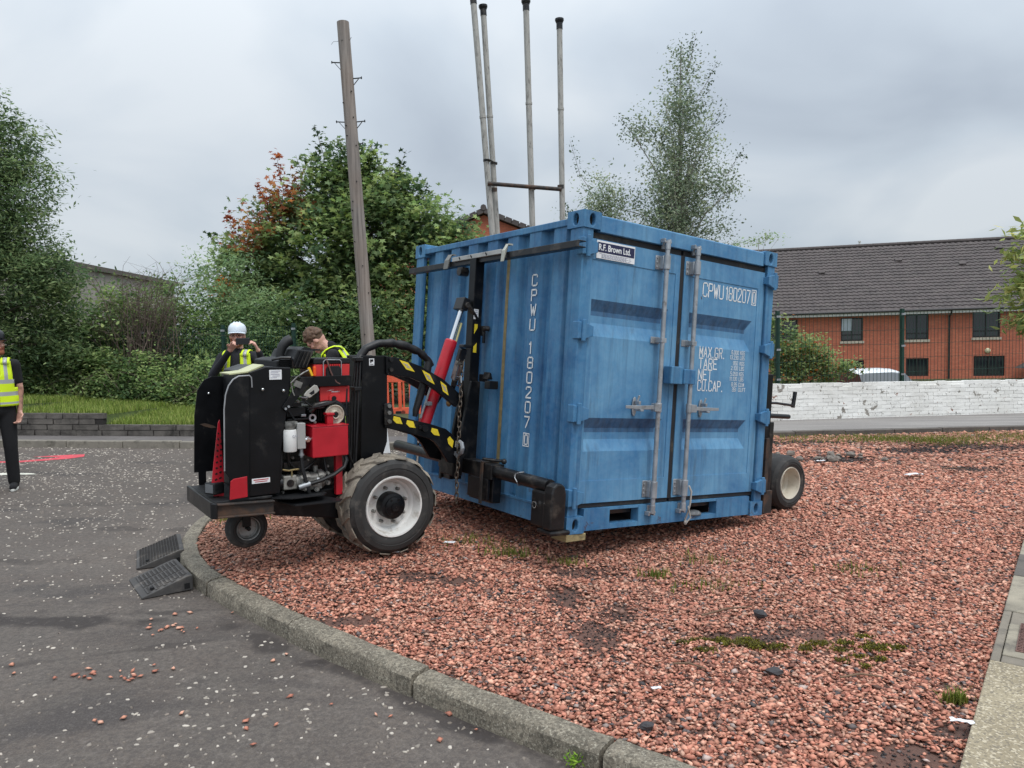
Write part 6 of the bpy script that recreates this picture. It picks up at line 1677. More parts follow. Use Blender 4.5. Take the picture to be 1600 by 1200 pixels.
mb = MB()
u = U0_ - .2
while u < U1_:
    mb.cyl((u, VD / 2, ZR + .02), (u + .46, VD / 2, ZR + .02), .12, .115, n=8); u += .45
stuff(mb.build('ridge_tiles', MT['rooftile'], rf))
for uu, vv in ((2.5, .58), (6.7, .72), (12.0, .84), (9.8, .62)):
    mb = MB(); mb.box((uu, -.35 + (VD / 2 + .35) * vv, ZE + (ZR - ZE) * vv + .09), (.34, .25, .10), (.62, 0, 0)); mb.build('roof_vent', MT['rooftile'], rf)
mb = MB(); mb.cyl((5.0, VD / 2 + .3, ZR - .2), (5.0, VD / 2 + .3, ZR + .3), .06, n=8); mb.cyl((5.0, VD / 2 + .3, ZR + .3), (5.0, VD / 2 + .3, ZR + .36), .09, n=8); mb.build('roof_pipe', MT['fascia'], rf)
mb = MB(); mb.bb(U0_ - .2, U1_ + .2, -.40, -.36, ZE - .20, ZE - .03); mb.bb(U0_ - .2, U1_ + .2, -.36, -.002, ZE - .20, ZE - .17); mb.build('fascia', MT['fascia'], house)
mb = MB(); mb.tube([(U0_ - .2, -.46, ZE - .02), (U1_ + .2, -.46, ZE - .02)], .055, 8); mb.build('gutter', MT['upvc'], house)
mb = MB(); mb.tube([(8.26, -.46, ZE - .05), (8.26, -.42, ZE - .16), (8.26, -.07, ZE - .38), (8.26, -.06, ZG)], .045, 8); mb.build('downpipe', MT['upvc'], house)
mb = MB(); mb.lathe([(.001, -.10), (.08, -.09), (.13, -.05), (.14, 0)], (10.05, 0, .33), 'y', 20); mb.build('bulkhead_lamp', mat('cream_lamp', srgb(206, 196, 160), .4), house, smooth=True)
mb = MB(); mb.prism([(11.15, -.55), (12.6, .25), (12.6, -.55)], -1.2, -.3, 'y'); mb.build('porch_roof', MT['rooftile'], house)
mb = MB(); mb.tube([(10.95, -3, .55), (11.05, -3, .62), (11.2, -3, .3), (11.75, -3, -1.0)], .06, 8)
pst = mb.build('leaning_post', mat('rusty_pale_post', srgb(150, 122, 98), .8, var=.2), smooth=True); pst.matrix_world = Mh
tag(pst, 'thin leaning rusty post in front of the brick house', 'post')

# --- gable of another brick house between tree and container
g2 = empty('gable_house', 'red brick gable with dark verge tiles seen above the container', 'house', loc=(-1.1, 35, -.1))
mb = MB(); mb.prism([(-5, -1.1), (5, -1.1), (5, 5.35), (0, 7.45), (-5, 5.35)], 0, 9, 'y'); mb.build('wall', MT['brick'], g2)
for s_ in (-1, 1):
    mb = MB(); mb.prism([(0, 7.50), (s_ * 5.5, 5.19), (s_ * 5.5, 5.36), (0, 7.68)], -.25, 9.2, 'y'); r2 = mb.build('roof', MT['rooftile'], g2)
    n = 17
    for i in range(n):
        x = s_ * (i + .5) / n * 5.5; z = 7.62 - abs(x) * .42
        mb = MB(); mb.box((x, -.28, z), (.30, .10, .22), (0, s_ * math.atan(.42), 0)); mb.build('verge_tile', MT['rooftile'], r2)
mb = MB(); mb.cyl((0, -.36, 7.74), (0, 9.2, 7.74), .14, n=8); mb.build('ridge', MT['rooftile'], g2)

# --- flat roofed rendered building behind the hedge on the left
MT['render'] = mat('grey_harling', srgb(150, 144, 138), .95, var=.15, vs=2, dirt=srgb(112, 108, 102), dirt_amt=.4, ds=1.5, coord='World')
lb2 = empty('flat_roofed_building', 'grey rendered flat-roofed building behind the hedge', 'building')
mb = MB(); mb.add([(-17.4, 26.0, -1.1), (-18.3, 41, -1.1), (-34, 41, -1.1), (-34, 26, -1.1), (-17.4, 26.0, 4.95), (-18.3, 41, 4.95), (-34, 41, 4.95), (-34, 26, 4.95)], [(3, 2, 1, 0), (4, 5, 6, 7), (0, 1, 5, 4), (1, 2, 6, 5), (2, 3, 7, 6), (3, 0, 4, 7)]); mb.build('wall', MT['render'], lb2)
mb = MB(); mb.add([(-17.25, 25.8, 4.95), (-18.15, 41.2, 4.95), (-34.2, 41.2, 4.95), (-34.2, 25.8, 4.95), (-17.25, 25.8, 5.16), (-18.15, 41.2, 5.16), (-34.2, 41.2, 5.16), (-34.2, 25.8, 5.16)], [(3, 2, 1, 0), (4, 5, 6, 7), (0, 1, 5, 4), (1, 2, 6, 5), (2, 3, 7, 6), (3, 0, 4, 7)]); mb.build('parapet', MT['slab_d'], lb2)

# --- wooden utility pole, cut off at the top
t = NT('weathered_pole_timber')
v = t.coord('Object', (14, 14, .5)); a = t.noise(v, 1.5, 6, .65); b = t.noise(t.coord('Object'), 1.1, 5)
c = t.ramp(a, [(.3, srgb(96, 90, 86)), (.55, srgb(142, 134, 128)), (.75, srgb(166, 158, 150))])
sepz = t.n('ShaderNodeSeparateXYZ'); tcz = t.n('ShaderNodeTexCoord'); t.l(tcz.outputs['Object'], sepz.inputs[0])
c = t.mix(t.ramp(b, [(.4, 0.0), (.7, .4)]), c, srgb(142, 120, 104))
t.base(c); t.rough(.9); t.bump(a, .5, .01); MT['poletimber'] = t.mat
up = empty('utility_pole', 'weathered wooden utility pole leaning left with no wires', 'pole')
bx_, tx_ = Vector((-2.61, 14, -.1)), Vector((-2.915, 14, 7.44))
mb = MB(); pts = [bx_.lerp(tx_, k / 10) for k in range(11)]; mb.tube(pts, [.128 - .018 * k / 10 for k in range(11)], 18); mb.build('shaft', MT['poletimber'], up, smooth=True)
pdir = (tx_ - bx_).normalized()
for z_, s_ in ((6.72, -1), (6.43, 1), (5.65, -1), (5.65, 1), (5.25, 1)):
    p = bx_ + pdir * ((z_ + .1) / pdir.z); L = .17 if z_ > 5.5 else .10
    mb = MB(); mb.beam(p + Vector((s_ * .09, 0, 0)), p + Vector((s_ * (.10 + L), 0, .012)), .03, .012); mb.beam(p + Vector((s_ * .10, 0, -.13)), p + Vector((s_ * (.07 + L * .8), 0, -.005)), .02, .010); mb.cyl(p + Vector((s_ * (.09 + L), 0, -.01)), p + Vector((s_ * (.09 + L), 0, .035)), .010, n=6)
    mb.build('step_bracket', MT['worn'], up)
mb = MB()
q = random.Random(4)
for k in range(16):
    z_ = q.uniform(1.4, 6.6); a_ = q.uniform(-2.6, -.5); p = bx_ + pdir * ((z_ + .1) / pdir.z); r_ = .122
    mb.cyl(p + Vector((math.cos(a_) * (r_ - .01), math.sin(a_) * (r_ - .01), 0)), p + Vector((math.cos(a_) * (r_ + .014), math.sin(a_) * (r_ + .014), 0)), .011, n=6)
stuff(mb.build('bolt_studs', MT['worn'], up))
mb = MB(); mb.tube([tx_ + Vector((-.11, -.03, -.35)), tx_ + Vector((0, -.12, -.36)), tx_ + Vector((.11, -.03, -.35)), tx_ + Vector((.15, -.03, -.28))], .004, 5); mb.tube([tx_ + Vector((-.11, -.03, -.35)), tx_ + Vector((-.18, -.03, -.35)), tx_ + Vector((-.22, -.03, -.40))], .003, 5); mb.build('loose_wire', MT['worn'], up)

# --- four tall vent pipes tied together
MT['pipe'] = mat('flaking_white_pipe_paint', srgb(168, 166, 160), .7, .1, var=.12, vs=5, dirt=srgb(92, 88, 84), dirt_amt=.42, ds=7, scale=(4, 4, 1))
vp = empty('vent_pipes', 'four tall weathered white vent pipes joined by a dark cross pipe', 'pipes')
pipes = [((-.06, 12, -.2), (-.45, 12, 6.93), .047), ((-.06 + .01, 12.12, -.2), (-.30, 12.12, 6.80), .045), ((.41, 12.05, -.2), (.375, 12.05, 6.83), .047), ((.85, 12.02, -.2), (.892, 12.02, 6.52), .044)]
for k, (a_, b_, r_) in enumerate(pipes):
    a_, b_ = Vector(a_), Vector(b_); d = (b_ - a_).normalized()
    mb = MB(); mb.cyl(a_, b_, r_, n=16); po = mb.build('pipe', MT['pipe'], vp, smooth=True)
    mb = MB(); mb.cyl(b_ - d * .10, b_, r_ + .006, n=14); mb.cyl(b_, b_ + d * .03, r_ + .012, r_ + .024, n=14); mb.cyl(b_ + d * .03, b_ + d * .06, r_ + .026, n=14); mb.build('vent_cap', MT['worn'], po, smooth=True)
    for zf_ in (.46, .74):
        p = a_.lerp(b_, zf_ + .02 * k); mb = MB(); mb.cyl(p, p + d * .035, r_ + .007, n=14); mb.build('pipe_collar', MT['pipe'], po, smooth=True)
mb = MB(); mb.cyl((-.30, 11.94, 4.05), (.86, 11.95, 3.93), .032, n=12); mb.build('cross_pipe', MT['rustblack'], vp, smooth=True)
mb = MB(); mb.tube([(-.33, 11.95, 4.42), (-.27, 11.93, 4.42), (-.21, 12.0, 4.40), (-.16, 12.08, 4.40)], .012, 6); mb.lathe([(.05, -.015), (.06, -.015), (.06, .015), (.05, .015)], (-.305, 12, 4.42), 'z', 14, closed=True); mb.lathe([(.05, -.015), (.06, -.015), (.06, .015), (.05, .015)], (-.20, 12.12, 4.40), 'z', 14, closed=True); mb.build('pipe_clamp', MT['worn'], vp)
for x in (-.21, .40, .86):
    mb = MB(); mb.lathe([(.046, -.03), (.056, -.03), (.056, .03), (.046, .03)], (x, 12.02 + (.1 if x < 0 else 0), 3.98), 'z', 14, closed=True); mb.build('pipe_clamp', MT['rustblack'], vp)

# --- orange plastic barrier panel
t = NT('faded_orange_plastic'); nz_ = t.noise(t.coord('Object'), 5, 5); t.base(t.ramp(nz_, [(.3, srgb(226, 92, 60)), (.7, srgb(240, 112, 82))])); t.rough(.5); MT['barrier'] = t.mat
bar = empty('safety_barrier', 'orange plastic safety barrier standing behind the lifting arms', 'barrier', loc=(-2.66, 15.5, .02))
mb = MB()
Wb, Hb = 2.0, .95
mb.bb(0, Wb, -.02, .02, Hb - .22, Hb); mb.bb(0, Wb, -.02, .02, .0, .20); mb.bb(0, .09, -.02, .02, .20, Hb - .22); mb.bb(Wb - .09, Wb, -.02, .02, .20, Hb - .22)
mb.build('panel_frame', MT['barrier'], bar, bevel=.012)
n = 8
for i in range(n):
    x = .09 + (i + .5) * (Wb - .18) / n
    if i < n - 1: 
        mb = MB(); xx = .09 + (i + 1) * (Wb - .18) / n; mb.bb(xx - .035, xx + .035, -.026, .026, .19, Hb - .21); mb.build('upright', MT['barrier'], bar, bevel=.012)
    mb = MB(); mb.bb(x - .05, x - .015, -.012, .012, .20, Hb - .22); mb.build('slat', MT['barrier'], bar)
for x in (.38, 1.2, 1.75):
    for z in (.10, Hb - .11):
        mb = MB(); mb.cyl((x, -.030, z), (x, -.021, z), .045, n=14); mb.build('recess_boss', mat('dark_recess', srgb(120, 52, 38), .6), bar)
for x in (.28, 1.72):
    mb = MB(); mb.bb(x - .06, x + .06, -.03, .03, -.02, .13); mb.bb(x - .10, x + .10, -.25, .25, -.06, -.02); mb.build('foot', MT['blackm'], bar, bevel=.01)
# --- white sheet leaning up behind the machine
mb = MB(); mb.prism([(-.20, 0), (.22, 0), (.10, 1.30), (-.32, 1.30)], -.012, .012, 'y'); mb.box((.0, .20, .5), (.04, .03, 1.1), (.35, 0, .0))
wbd = mb.build('white_board', MT['signwhite']); wbd.location = (-2.055, 11.0, rz(-2.05))
tag(wbd, 'narrow white board propped up on the road behind the machine', 'board')

# --- white car behind the wall
car = empty('parked_car', 'white car behind the white wall with only its roof showing', 'car', loc=(10.65, 22.6, -1.1))
MT['carpaint'] = mat('white_car_paint', (.72, .74, .76), .25, var=.04)
mb = MB()
sect = [(-2.0, .55, .80, .80), (-1.9, .35, .84, .95), (-1.3, .25, .86, 1.0), (-.2, .25, .87, 1.0), (1.0, .25, .87, .98), (1.7, .28, .86, .90), (2.05, .40, .80, .75)]
rings = []
for y, zb, hw, zt in sect:
    rings.append([(-hw * .9, y, zb), (-hw, y, zb + .2), (-hw, y, zt - .15), (-hw * .92, y, zt), (hw * .92, y, zt), (hw, y, zt - .15), (hw, y, zb + .2), (hw * .9, y, zb)])
base = 0
for r_ in rings: mb.v += r_
for i in range(len(rings) - 1):
    for j in range(8): mb.f.append((i * 8 + j, i * 8 + (j + 1) % 8, (i + 1) * 8 + (j + 1) % 8, (i + 1) * 8 + j)); mb.m.append(0)
mb.f.append(tuple(range(8))); mb.m.append(0); mb.f.append(tuple(range(len(rings) * 8 - 1, len(rings) * 8 - 9, -1))); mb.m.append(0)
mb.build('body', MT['carpaint'], car, smooth=True, bevel=.02)
mb = MB(); V_ = []
for y, hw, z in ((-1.75, .78, .99), (-1.2, .66, 1.40), (-.3, .68, 1.50), (.5, .64, 1.44), (1.15, .76, .99)):
    V_ += [(-hw, y, z), (-hw * .45, y, z + (.035 if z > 1 else 0)), (hw * .45, y, z + (.035 if z > 1 else 0)), (hw, y, z)]
mb.v = V_
for i in range(4):
    for j in range(3):
        mb.f.append((i * 4 + j, i * 4 + j + 1, (i + 1) * 4 + j + 1, (i + 1) * 4 + j)); mb.m.append(1 if i in (0, 3) else 0)
mb.f += [(0, 4, 8, 12, 16), (3, 19, 15, 11, 7)]; mb.m += [1, 1]
mb.build('cabin', [MT['carpaint'], MT['glass']], car, smooth=True)
for x in (-.80, .80):
    for y in (-1.25, 1.25):
        w_ = empty('wheel'); w_.parent = car; w_.location = (x, y, .30)
        mb = MB(); mb.lathe([(.18, -.10), (.29, -.10), (.30, -.08), (.30, .08), (.29, .10), (.18, .10)], (0, 0, 0), 'x', 24); mb.build('tyre', MT['rubber'], w_, smooth=True)
        mb = MB(); mb.cyl((-.08, 0, 0), (.08, 0, 0), .185, n=20); mb.build('rim', MT['steel'], w_)
for x in (-.6, .6):
    mb = MB(); mb.ball((x, -1.93, .72), (.16, .06, .09), 12, 8); mb.build('headlight', MT['glass'], car, smooth=True)

# --- two rubber kerb ramps
MT['rubberramp'] = mat('dusty_black_rubber', srgb(70, 68, 67), .85, var=.2, vs=8, dirt=srgb(110, 104, 98), dirt_amt=.35, ds=6, bump=.2, bs=60)
def ramp(label, lo0, lo1, hi1, H, dots):
    """lo0->lo1: low edge (lo0 nearest), hi1: high corner next to lo1"""
    lo0, lo1 = Vector((*lo0, 0)), Vector((*lo1, 0)); ex = (lo1 - lo0); Wd = ex.length; ex.normalize(); ey = Vector((-ex.y, ex.x, 0))
    hv = Vector((*hi1, 0)) - lo1
    if hv.dot(ey) < 0: ey = -ey
    D_ = hv.dot(ey)
    mw = Matrix(((ex.x, ey.x, 0, lo0.x), (ex.y, ey.y, 0, lo0.y), (0, 0, 1, rz(lo0.x) + .002), (0, 0, 0, 1)))
    r_ = empty('kerb_ramp', label, 'kerb ramp', mw=mw, group='rubber kerb ramps')
    mb = MB(); mb.prism([(0, 0), (0, .012), (.02, .016), (D_ - .03, H), (D_, H), (D_, 0)], 0, Wd, 'x'); mb.build('wedge', MT['rubberramp'], r_, bevel=.004)
    sl = (H - .016) / (D_ - .05); an = math.atan(sl)
    mb = MB()
    if dots:
        for i in range(24):
            for j in range(14):
                y = .03 + j * (D_ - .07) / 13; x = .02 + i * (Wd - .04) / 23 + (.006 if j % 2 else 0)
                mb.box((x, y, .016 + sl * (y - .02) + .003), (.012, .012, .006), (an, 0, .78))
    else:
        for j in range(10):
            y = .045 + j * (D_ - .09) / 9
            for i in range(3):
                x0 = .02 + i * (Wd - .04) / 3 + (.03 if (j % 2 and i == 0) else 0); x1 = .02 + (i + 1) * (Wd - .04) / 3 - .014
                if j == 1 and i == 0: continue
                mb.box(((x0 + x1) / 2, y, .016 + sl * (y - .02) + .003), (x1 - x0, .011, .008), (an, 0, 0))
                for k in range(9):
                    mb.box((x0 + .01 + k * (x1 - x0 - .02) / 8, y + .013, .016 + sl * (y + .013 - .02) + .001), (.006, .014, .005), (an, 0, 0))
    stuff(mb.build('tread_ribs', MT['rubberramp'], r_))
    mb = MB(); mb.prism([(.070 + .022 * math.cos(k * math.pi / 4), .075 + .013 * math.sin(k * math.pi / 4)) for k in range(8)], .01, .044 + .006, 'z'); o = mb.build('bolt_hole', MT['dark'], r_)
    mb = MB(); mb.bb(-.001, .006, D_ - .055, D_ - .02, .012, .05); mb.build('end_notch', MT['dark'], r_)
    return r_
ramp('front rubber kerb ramp with ribbed treads, nearest the camera', (-2.45, 4.77), (-2.74, 5.17), (-2.50, 5.38), .098, False)
ramp('rear rubber kerb ramp with small studded treads, behind the ribbed one', (-2.80, 5.40), (-3.04, 5.88), (-2.75, 6.03), .105, True)

# --- litter and rubble on the gravel
MT['paper'] = mat('white_litter', srgb(222, 222, 224), .7, var=.06)
q = random.Random(21)
def scrap(label, x, y, s_, asp=.5, name='litter_paper'):
    mb = MB(); n = 7; m_ = 4
    for i in range(n):
        for j in range(m_):
            u = (i / (n - 1) - .5) * s_ * 2 * q.uniform(.9, 1.1); v_ = (j / (m_ - 1) - .5) * s_ * asp * 2 * q.uniform(.7, 1.2)
            mb.v.append((u, v_, q.uniform(.002, .25 * s_)))
    for i in range(n - 1):
        for j in range(m_ - 1): mb.f.append((i * m_ + j, (i + 1) * m_ + j, (i + 1) * m_ + j + 1, i * m_ + j + 1)); mb.m.append(0)
    o = mb.build(name, MT['paper'], smooth=False); o.location = (x, y, float(gz(x, y)) + .008); o.rotation_euler = (0, 0, q.uniform(-.4, .6)); so = o.modifiers.new('thick', 'SOLIDIFY'); so.thickness = .002
    tag(o, label, 'litter', 'scraps of litter on the gravel'); return o
scrap('crumpled white paper lying alone on the gravel right of the dolly wheel', 4.62, 8.55, .11)
scrap('small white scrap beside the rubble behind the dolly wheel', 3.95, 9.55, .07)
scrap('white paper scrap on gravel right of the big tractor tyre', -.50, 5.50, .04)
scrap('tiny white scrap between the kerb and the bare soil patch', -.86, 5.25, .025)
scrap('white torn label lying on the pavement at the right edge', 1.83, 3.0, .045, .3)
scrap('small pale scrap in the gravel near the bottom centre', .62, 3.30, .022)
MT['rubble'] = mat('grey_rubble', srgb(120, 112, 104), .9, var=.25, vs=8, dirt=srgb(70, 62, 56), dirt_amt=.4, ds=6)
def chunk(label, x, y, s_, col='rubble'):
    mb = MB(); mb.ball((0, 0, 0), (s_, s_ * .7, s_ * .5), 7, 5); mb.v = [(a * q.uniform(.75, 1.25), b * q.uniform(.75, 1.25), c_ * q.uniform(.75, 1.25)) for a, b, c_ in mb.v]
    o = mb.build('rubble_chunk', MT[col]); o.location = (x, y, float(gz(x, y)) + s_ * .15); o.rotation_euler = (0, 0, q.uniform(0, 6))
    tag(o, label, 'rubble', 'loose rubble chunks'); return o
for k in range(16):
    chunk('lump of grey rubble in the heap behind the dolly wheel', 4.35 + q.gauss(0, .38), 9.95 + q.gauss(0, .22), q.uniform(.035, .09))
MT['slate'] = mat('dark_slate_stone', srgb(62, 60, 62), .8, var=.2)
chunk('dark slate piece above the moss patches', 1.40, 4.22, .045, 'slate'); chunk('dark slate piece below the moss patches', 1.22, 3.48, .04, 'slate'); chunk('dark lump just inside the kerb joint', .52, 2.98, .035, 'slate')
mb = MB()
for x, y, L, a_ in ((1.05, 4.18, .35, .35), (1.25, 4.62, .16, .5), (1.5, 3.4, .2, 0), (.75, 3.55, .16, -.4), (5.9, 9.6, .4, .2), (5.2, 9.0, .3, -.3)):
    mb.tube([(x, y, float(gz(x, y)) + .012), (x + L * .5 * math.cos(a_), y + L * .5 * math.sin(a_) + .01, float(gz(x, y)) + .022), (x + L * math.cos(a_), y + L * math.sin(a_), float(gz(x, y)) + .010)], [.005, .006, .003], 6)
stuff(tag(mb.build('twigs', mat('dead_twig', srgb(110, 88, 70), .9)), 'a few dead twigs lying on the gravel', 'twigs'))
# ================================================================== TREES, SHRUBS, WEEDS
MT['leaf'] = attr_mat('leaf_foliage', .72, trans=.42, spec=.15)
MT['bark'] = mat('rough_bark', srgb(84, 74, 64), .9, var=.3, vs=6, scale=(3, 3, .6), bump=.5, bs=20)
MT['birchbark'] = mat('birch_bark', srgb(170, 166, 160), .8, var=.2, vs=5, dirt=srgb(60, 56, 52), dirt_amt=.4, ds=9)
MT['twig'] = mat('grey_brown_twig', srgb(104, 90, 82), .9, var=.25)
def lobed():
    pol = [(270, .16), (-28, .72), (4, .40), (36, .95), (63, .48), (90, 1.05), (117, .48), (144, .95), (176, .40), (208, .72)]
    return np.array([(r_ * math.cos(R(a)), r_ * math.sin(R(a)) + .1, -.22 * abs(r_ * math.cos(R(a)))) for a, r_ in pol])
SHAPES = {'maple': lobed(), 'leaf': np.array([(0, -.55, 0), (.36, .05, -.12), (0, .75, .02), (-.36, .05, -.12)]), 'long': np.array([(0, -.6, 0), (.24, .0, -.09), (0, .85, -.05), (-.24, .0, -.09)]),
          'six': np.array([(0, -.55, 0), (.32, -.2, -.1), (.30, .3, -.1), (0, .75, .0), (-.30, .3, -.1), (-.32, -.2, -.1)])}
def leaves(name, P, size, cols, shape, parent, tilt=.75, g=None):
    g = g or rng
    n = len(P); T = SHAPES[shape]; k = len(T)
    s_ = size * g.uniform(.65, 1.25, n)
    V_ = T[None] * s_[:, None, None]
    V_ = np.einsum('nij,nkj->nki', rot_mats(n, tilt, g), V_) + P[:, None, :]
    return np_mesh(name, V_.reshape(-1, 3), k, np.arange(n * k), MT['leaf'], np.repeat(cols, k, 0), parent)
def crown_pts(blobs, n_cl, per, cr, seed, shell=.45, flat=.6):
    g = np.random.default_rng(seed)
    vol = np.array([b[3] * b[4] * b[5] for b in blobs]) ** .8; pick = g.choice(len(blobs), n_cl, p=vol / vol.sum())
    B_ = np.array(blobs)[pick]
    d = g.normal(size=(n_cl, 3)); d /= np.linalg.norm(d, axis=1, keepdims=True)
    r_ = g.random(n_cl) ** shell
    Cc = B_[:, :3] + d * r_[:, None] * B_[:, 3:6]
    cnt = g.poisson(per, n_cl); idc = np.repeat(np.arange(n_cl), cnt)
    rad = cr * g.uniform(.55, 1.4, n_cl)
    P = Cc[idc] + g.normal(size=(len(idc), 3)) * (rad[idc])[:, None] * np.array([1, 1, flat])
    return Cc, P, idc, g
def tint(g, idc, n_cl, pal, cl_var=.22, lf_var=.16):
    pal = np.array(pal); cb = pal[g.integers(0, len(pal), n_cl)] * g.uniform(1 - cl_var, 1 + cl_var, (n_cl, 1))
    c = cb[idc] * g.uniform(1 - lf_var, 1 + lf_var, (len(idc), 1)) * 2.7; c[:, 0] *= g.uniform(.9, 1.2, len(idc)); gr_ = c.mean(1, keepdims=True); return c * .76 + gr_ * .24
def tree(name, label, cat, base, top, r0, blobs, n_cl, per, cr, lsize, shape, pal, seed, group=None, bark='bark', limbs=22, shell=.45, recol=None, flat=.6, tilt=.75, zmin=None):
    root = empty(name, label, cat, group=group)
    Cc, P, idc, g = crown_pts(blobs, n_cl, per, cr, seed, shell, flat)
    if zmin is not None:
        k = P[:, 2] > zmin; P, idc = P[k], idc[k]
    c = tint(g, idc, n_cl, pal)
    if recol is not None: c = recol(P, c, g)
    leaves('crown', P, lsize, c, shape, root, tilt, g)
    base, top = Vector(base), Vector(top)
    mb = MB(); q = random.Random(seed)
    pts = [base.lerp(top, k / 8) + Vector((q.uniform(-1, 1), q.uniform(-1, 1), 0)) * r0 * .5 * (k > 0) for k in range(9)]
    mb.tube(pts, [r0 * (1 - .85 * k / 8) for k in range(9)], 9)
    ids = q.sample(range(n_cl), min(limbs, n_cl))
    for i in ids:
        e_ = Vector(Cc[i]); f = min(.95, max(.12, (e_.z - base.z) / max(.1, top.z - base.z) - q.uniform(.1, .3)))
        kk = f * 8; s0 = pts[int(kk)].lerp(pts[min(8, int(kk) + 1)], kk % 1)
        rr = r0 * (1 - .85 * f) * .55; m1 = s0.lerp(e_, .5) + Vector((0, 0, .12 * (e_ - s0).length))
        mb.tube([s0, s0.lerp(m1, .55), m1, m1.lerp(e_, .6), e_], [rr, rr * .8, rr * .55, rr * .35, .006], 6)
    mb.build('trunk', MT[bark], root, smooth=True)
    return root
GR = [srgb(78, 98, 54), srgb(66, 88, 48), srgb(90, 110, 60), srgb(56, 76, 46), srgb(100, 118, 64)]
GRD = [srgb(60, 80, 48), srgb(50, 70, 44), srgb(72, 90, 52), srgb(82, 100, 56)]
GRY = [srgb(88, 108, 58), srgb(74, 94, 50), srgb(102, 118, 64), srgb(60, 80, 46)]
# big maple turning red on its left side
REDS = [(-5.65, 5.75, .5, .9), (-5.95, 5.1, .75, .55), (-6.75, 4.75, .40, .7), (-6.45, 4.2, .4, .5), (-7.15, 3.05, .36, .95), (-5.2, 4.9, .5, .18)]
def maple_col(P, c, g):
    for x, z, r_, a_ in REDS:
        d = np.sqrt((P[:, 0] - x) ** 2 + (P[:, 2] - z) ** 2); k = (d < r_ * g.uniform(.6, 1.2, len(P))) & (g.random(len(P)) < a_) & (P[:, 1] < 19.9)
        rc = np.array([srgb(178, 116, 88), srgb(150, 100, 80), srgb(192, 130, 90), srgb(128, 104, 72)]) if z > 3.5 else np.array([srgb(214, 128, 62), srgb(196, 104, 56)])
        c[k] = rc[g.integers(0, len(rc), k.sum())] * g.uniform(.75, 1.15, (k.sum(), 1))
    hi = (g.random(len(P)) < .10); c[hi] = c[hi] * .6 + np.array(srgb(140, 152, 72)) * .5
    return c
tree('maple_tree', 'broad maple tree with red leaves on its left side behind the utility pole', 'tree', (-4.1, 19.6, .1), (-4.2, 19.6, 6.4), .17,
     [(-4.2, 19.6, 4.2, 2.4, 1.8, 1.7), (-4.35, 19.6, 5.8, .95, .9, 1.1), (-3.75, 19.5, 6.1, .55, .6, .6), (-5.1, 19.5, 5.2, .6, .7, .7), (-2.75, 19.5, 5.25, .75, .8, .75), (-3.4, 19.4, 5.2, .8, .8, .7), (-2.2, 19.4, 4.2, 1.35, 1.1, .95), (-1.5, 19.4, 3.3, 1.0, .9, 1.0), (-5.9, 19.4, 4.6, .75, .7, 1.0), (-6.4, 19.3, 3.7, 1.0, .9, .9), (-7.0, 19.3, 4.2, .40, .4, .45), (-4.0, 19.2, 2.3, 3.3, 1.4, 1.4), (-6.6, 19.2, 2.3, 1.2, .9, 1.2), (-1.6, 19.2, 2.0, 1.1, .9, 1.1), (-7.1, 19.3, 3.3, .6, .6, .6), (-1.1, 19.4, 3.8, .75, .7, .8), (-.9, 19.4, 2.9, .6, .6, .8)],
     1150, 42, .23, .104, 'maple', GRD + [srgb(86, 104, 56), srgb(70, 88, 54), srgb(98, 114, 64)], 31, recol=maple_col, limbs=34)
# leafy shoots sticking out of its top
sh = bpy.data.objects['maple_tree']
mbs = MB(); PP = []; CC = []
g = np.random.default_rng(77)
for x, z, h, lean, red in ((-4.62, 6.3, .85, -.22, 0), (-4.0, 6.2, .55, .12, 0), (-3.6, 5.9, .75, .22, 0), (-2.85, 5.7, .75, .32, 0), (-5.2, 5.9, .5, -.15, 0), (-2.3, 5.1, .5, .25, 0), (-5.70, 5.5, .95, -.15, 1), (-5.45, 5.3, .5, .05, 1), (-6.05, 5.2, .5, -.3, 1), (-6.9, 4.4, .5, -.3, 1), (-7.2, 4.0, .5, -.4, 0), (-1.3, 4.2, .45, .3, 0)):
    a_ = Vector((x, 19.3, z)); b_ = a_ + Vector((lean, 0, h)); mbs.tube([a_ - Vector((-lean * .6, 0, .5)), a_, b_], [.012, .009, .004], 5)
    n = int(26 * h / .6) + (30 if red else 0); u = g.random(n); p = np.array(a_)[None] * (1 - u)[:, None] + np.array(b_)[None] * u[:, None] + g.normal(0, .085, (n, 3)) * (1.4 - .7 * u)[:, None]
    PP.append(p); cc_ = np.array([srgb(162, 96, 76), srgb(180, 112, 80), srgb(140, 84, 70)] if red else GRD)[g.integers(0, 3, n)] * g.uniform(.7, 1.1, (n, 1)); CC.append(cc_)
stuff(mbs.build('shoots', MT['twig'], sh)); leaves('shoot_leaves', np.concatenate(PP), .095, np.concatenate(CC), 'maple', sh, .7, g)
# tall tree cut by the left edge of the picture
tree('ash_tree', 'tall dark green tree cut off by the left edge of the picture', 'tree', (-10.9, 15.1, .3), (-10.7, 15.0, 6.6), .16,
     [(-10.5, 14.9, 5.75, 1.10, 1.1, 1.0), (-10.35, 14.9, 4.75, 1.35, 1.1, .95), (-10.1, 14.8, 3.75, 1.25, 1.0, .95), (-10.2, 14.8, 2.5, 1.75, 1.0, 1.2), (-9.1, 14.7, 3.0, .65, .6, .55), (-9.4, 14.9, 1.6, .9, .6, .7)], 1300, 48, .18, .075, 'long', [srgb(62, 80, 50), srgb(52, 70, 44), srgb(73, 91, 55), srgb(84, 100, 60)], 5, limbs=24)
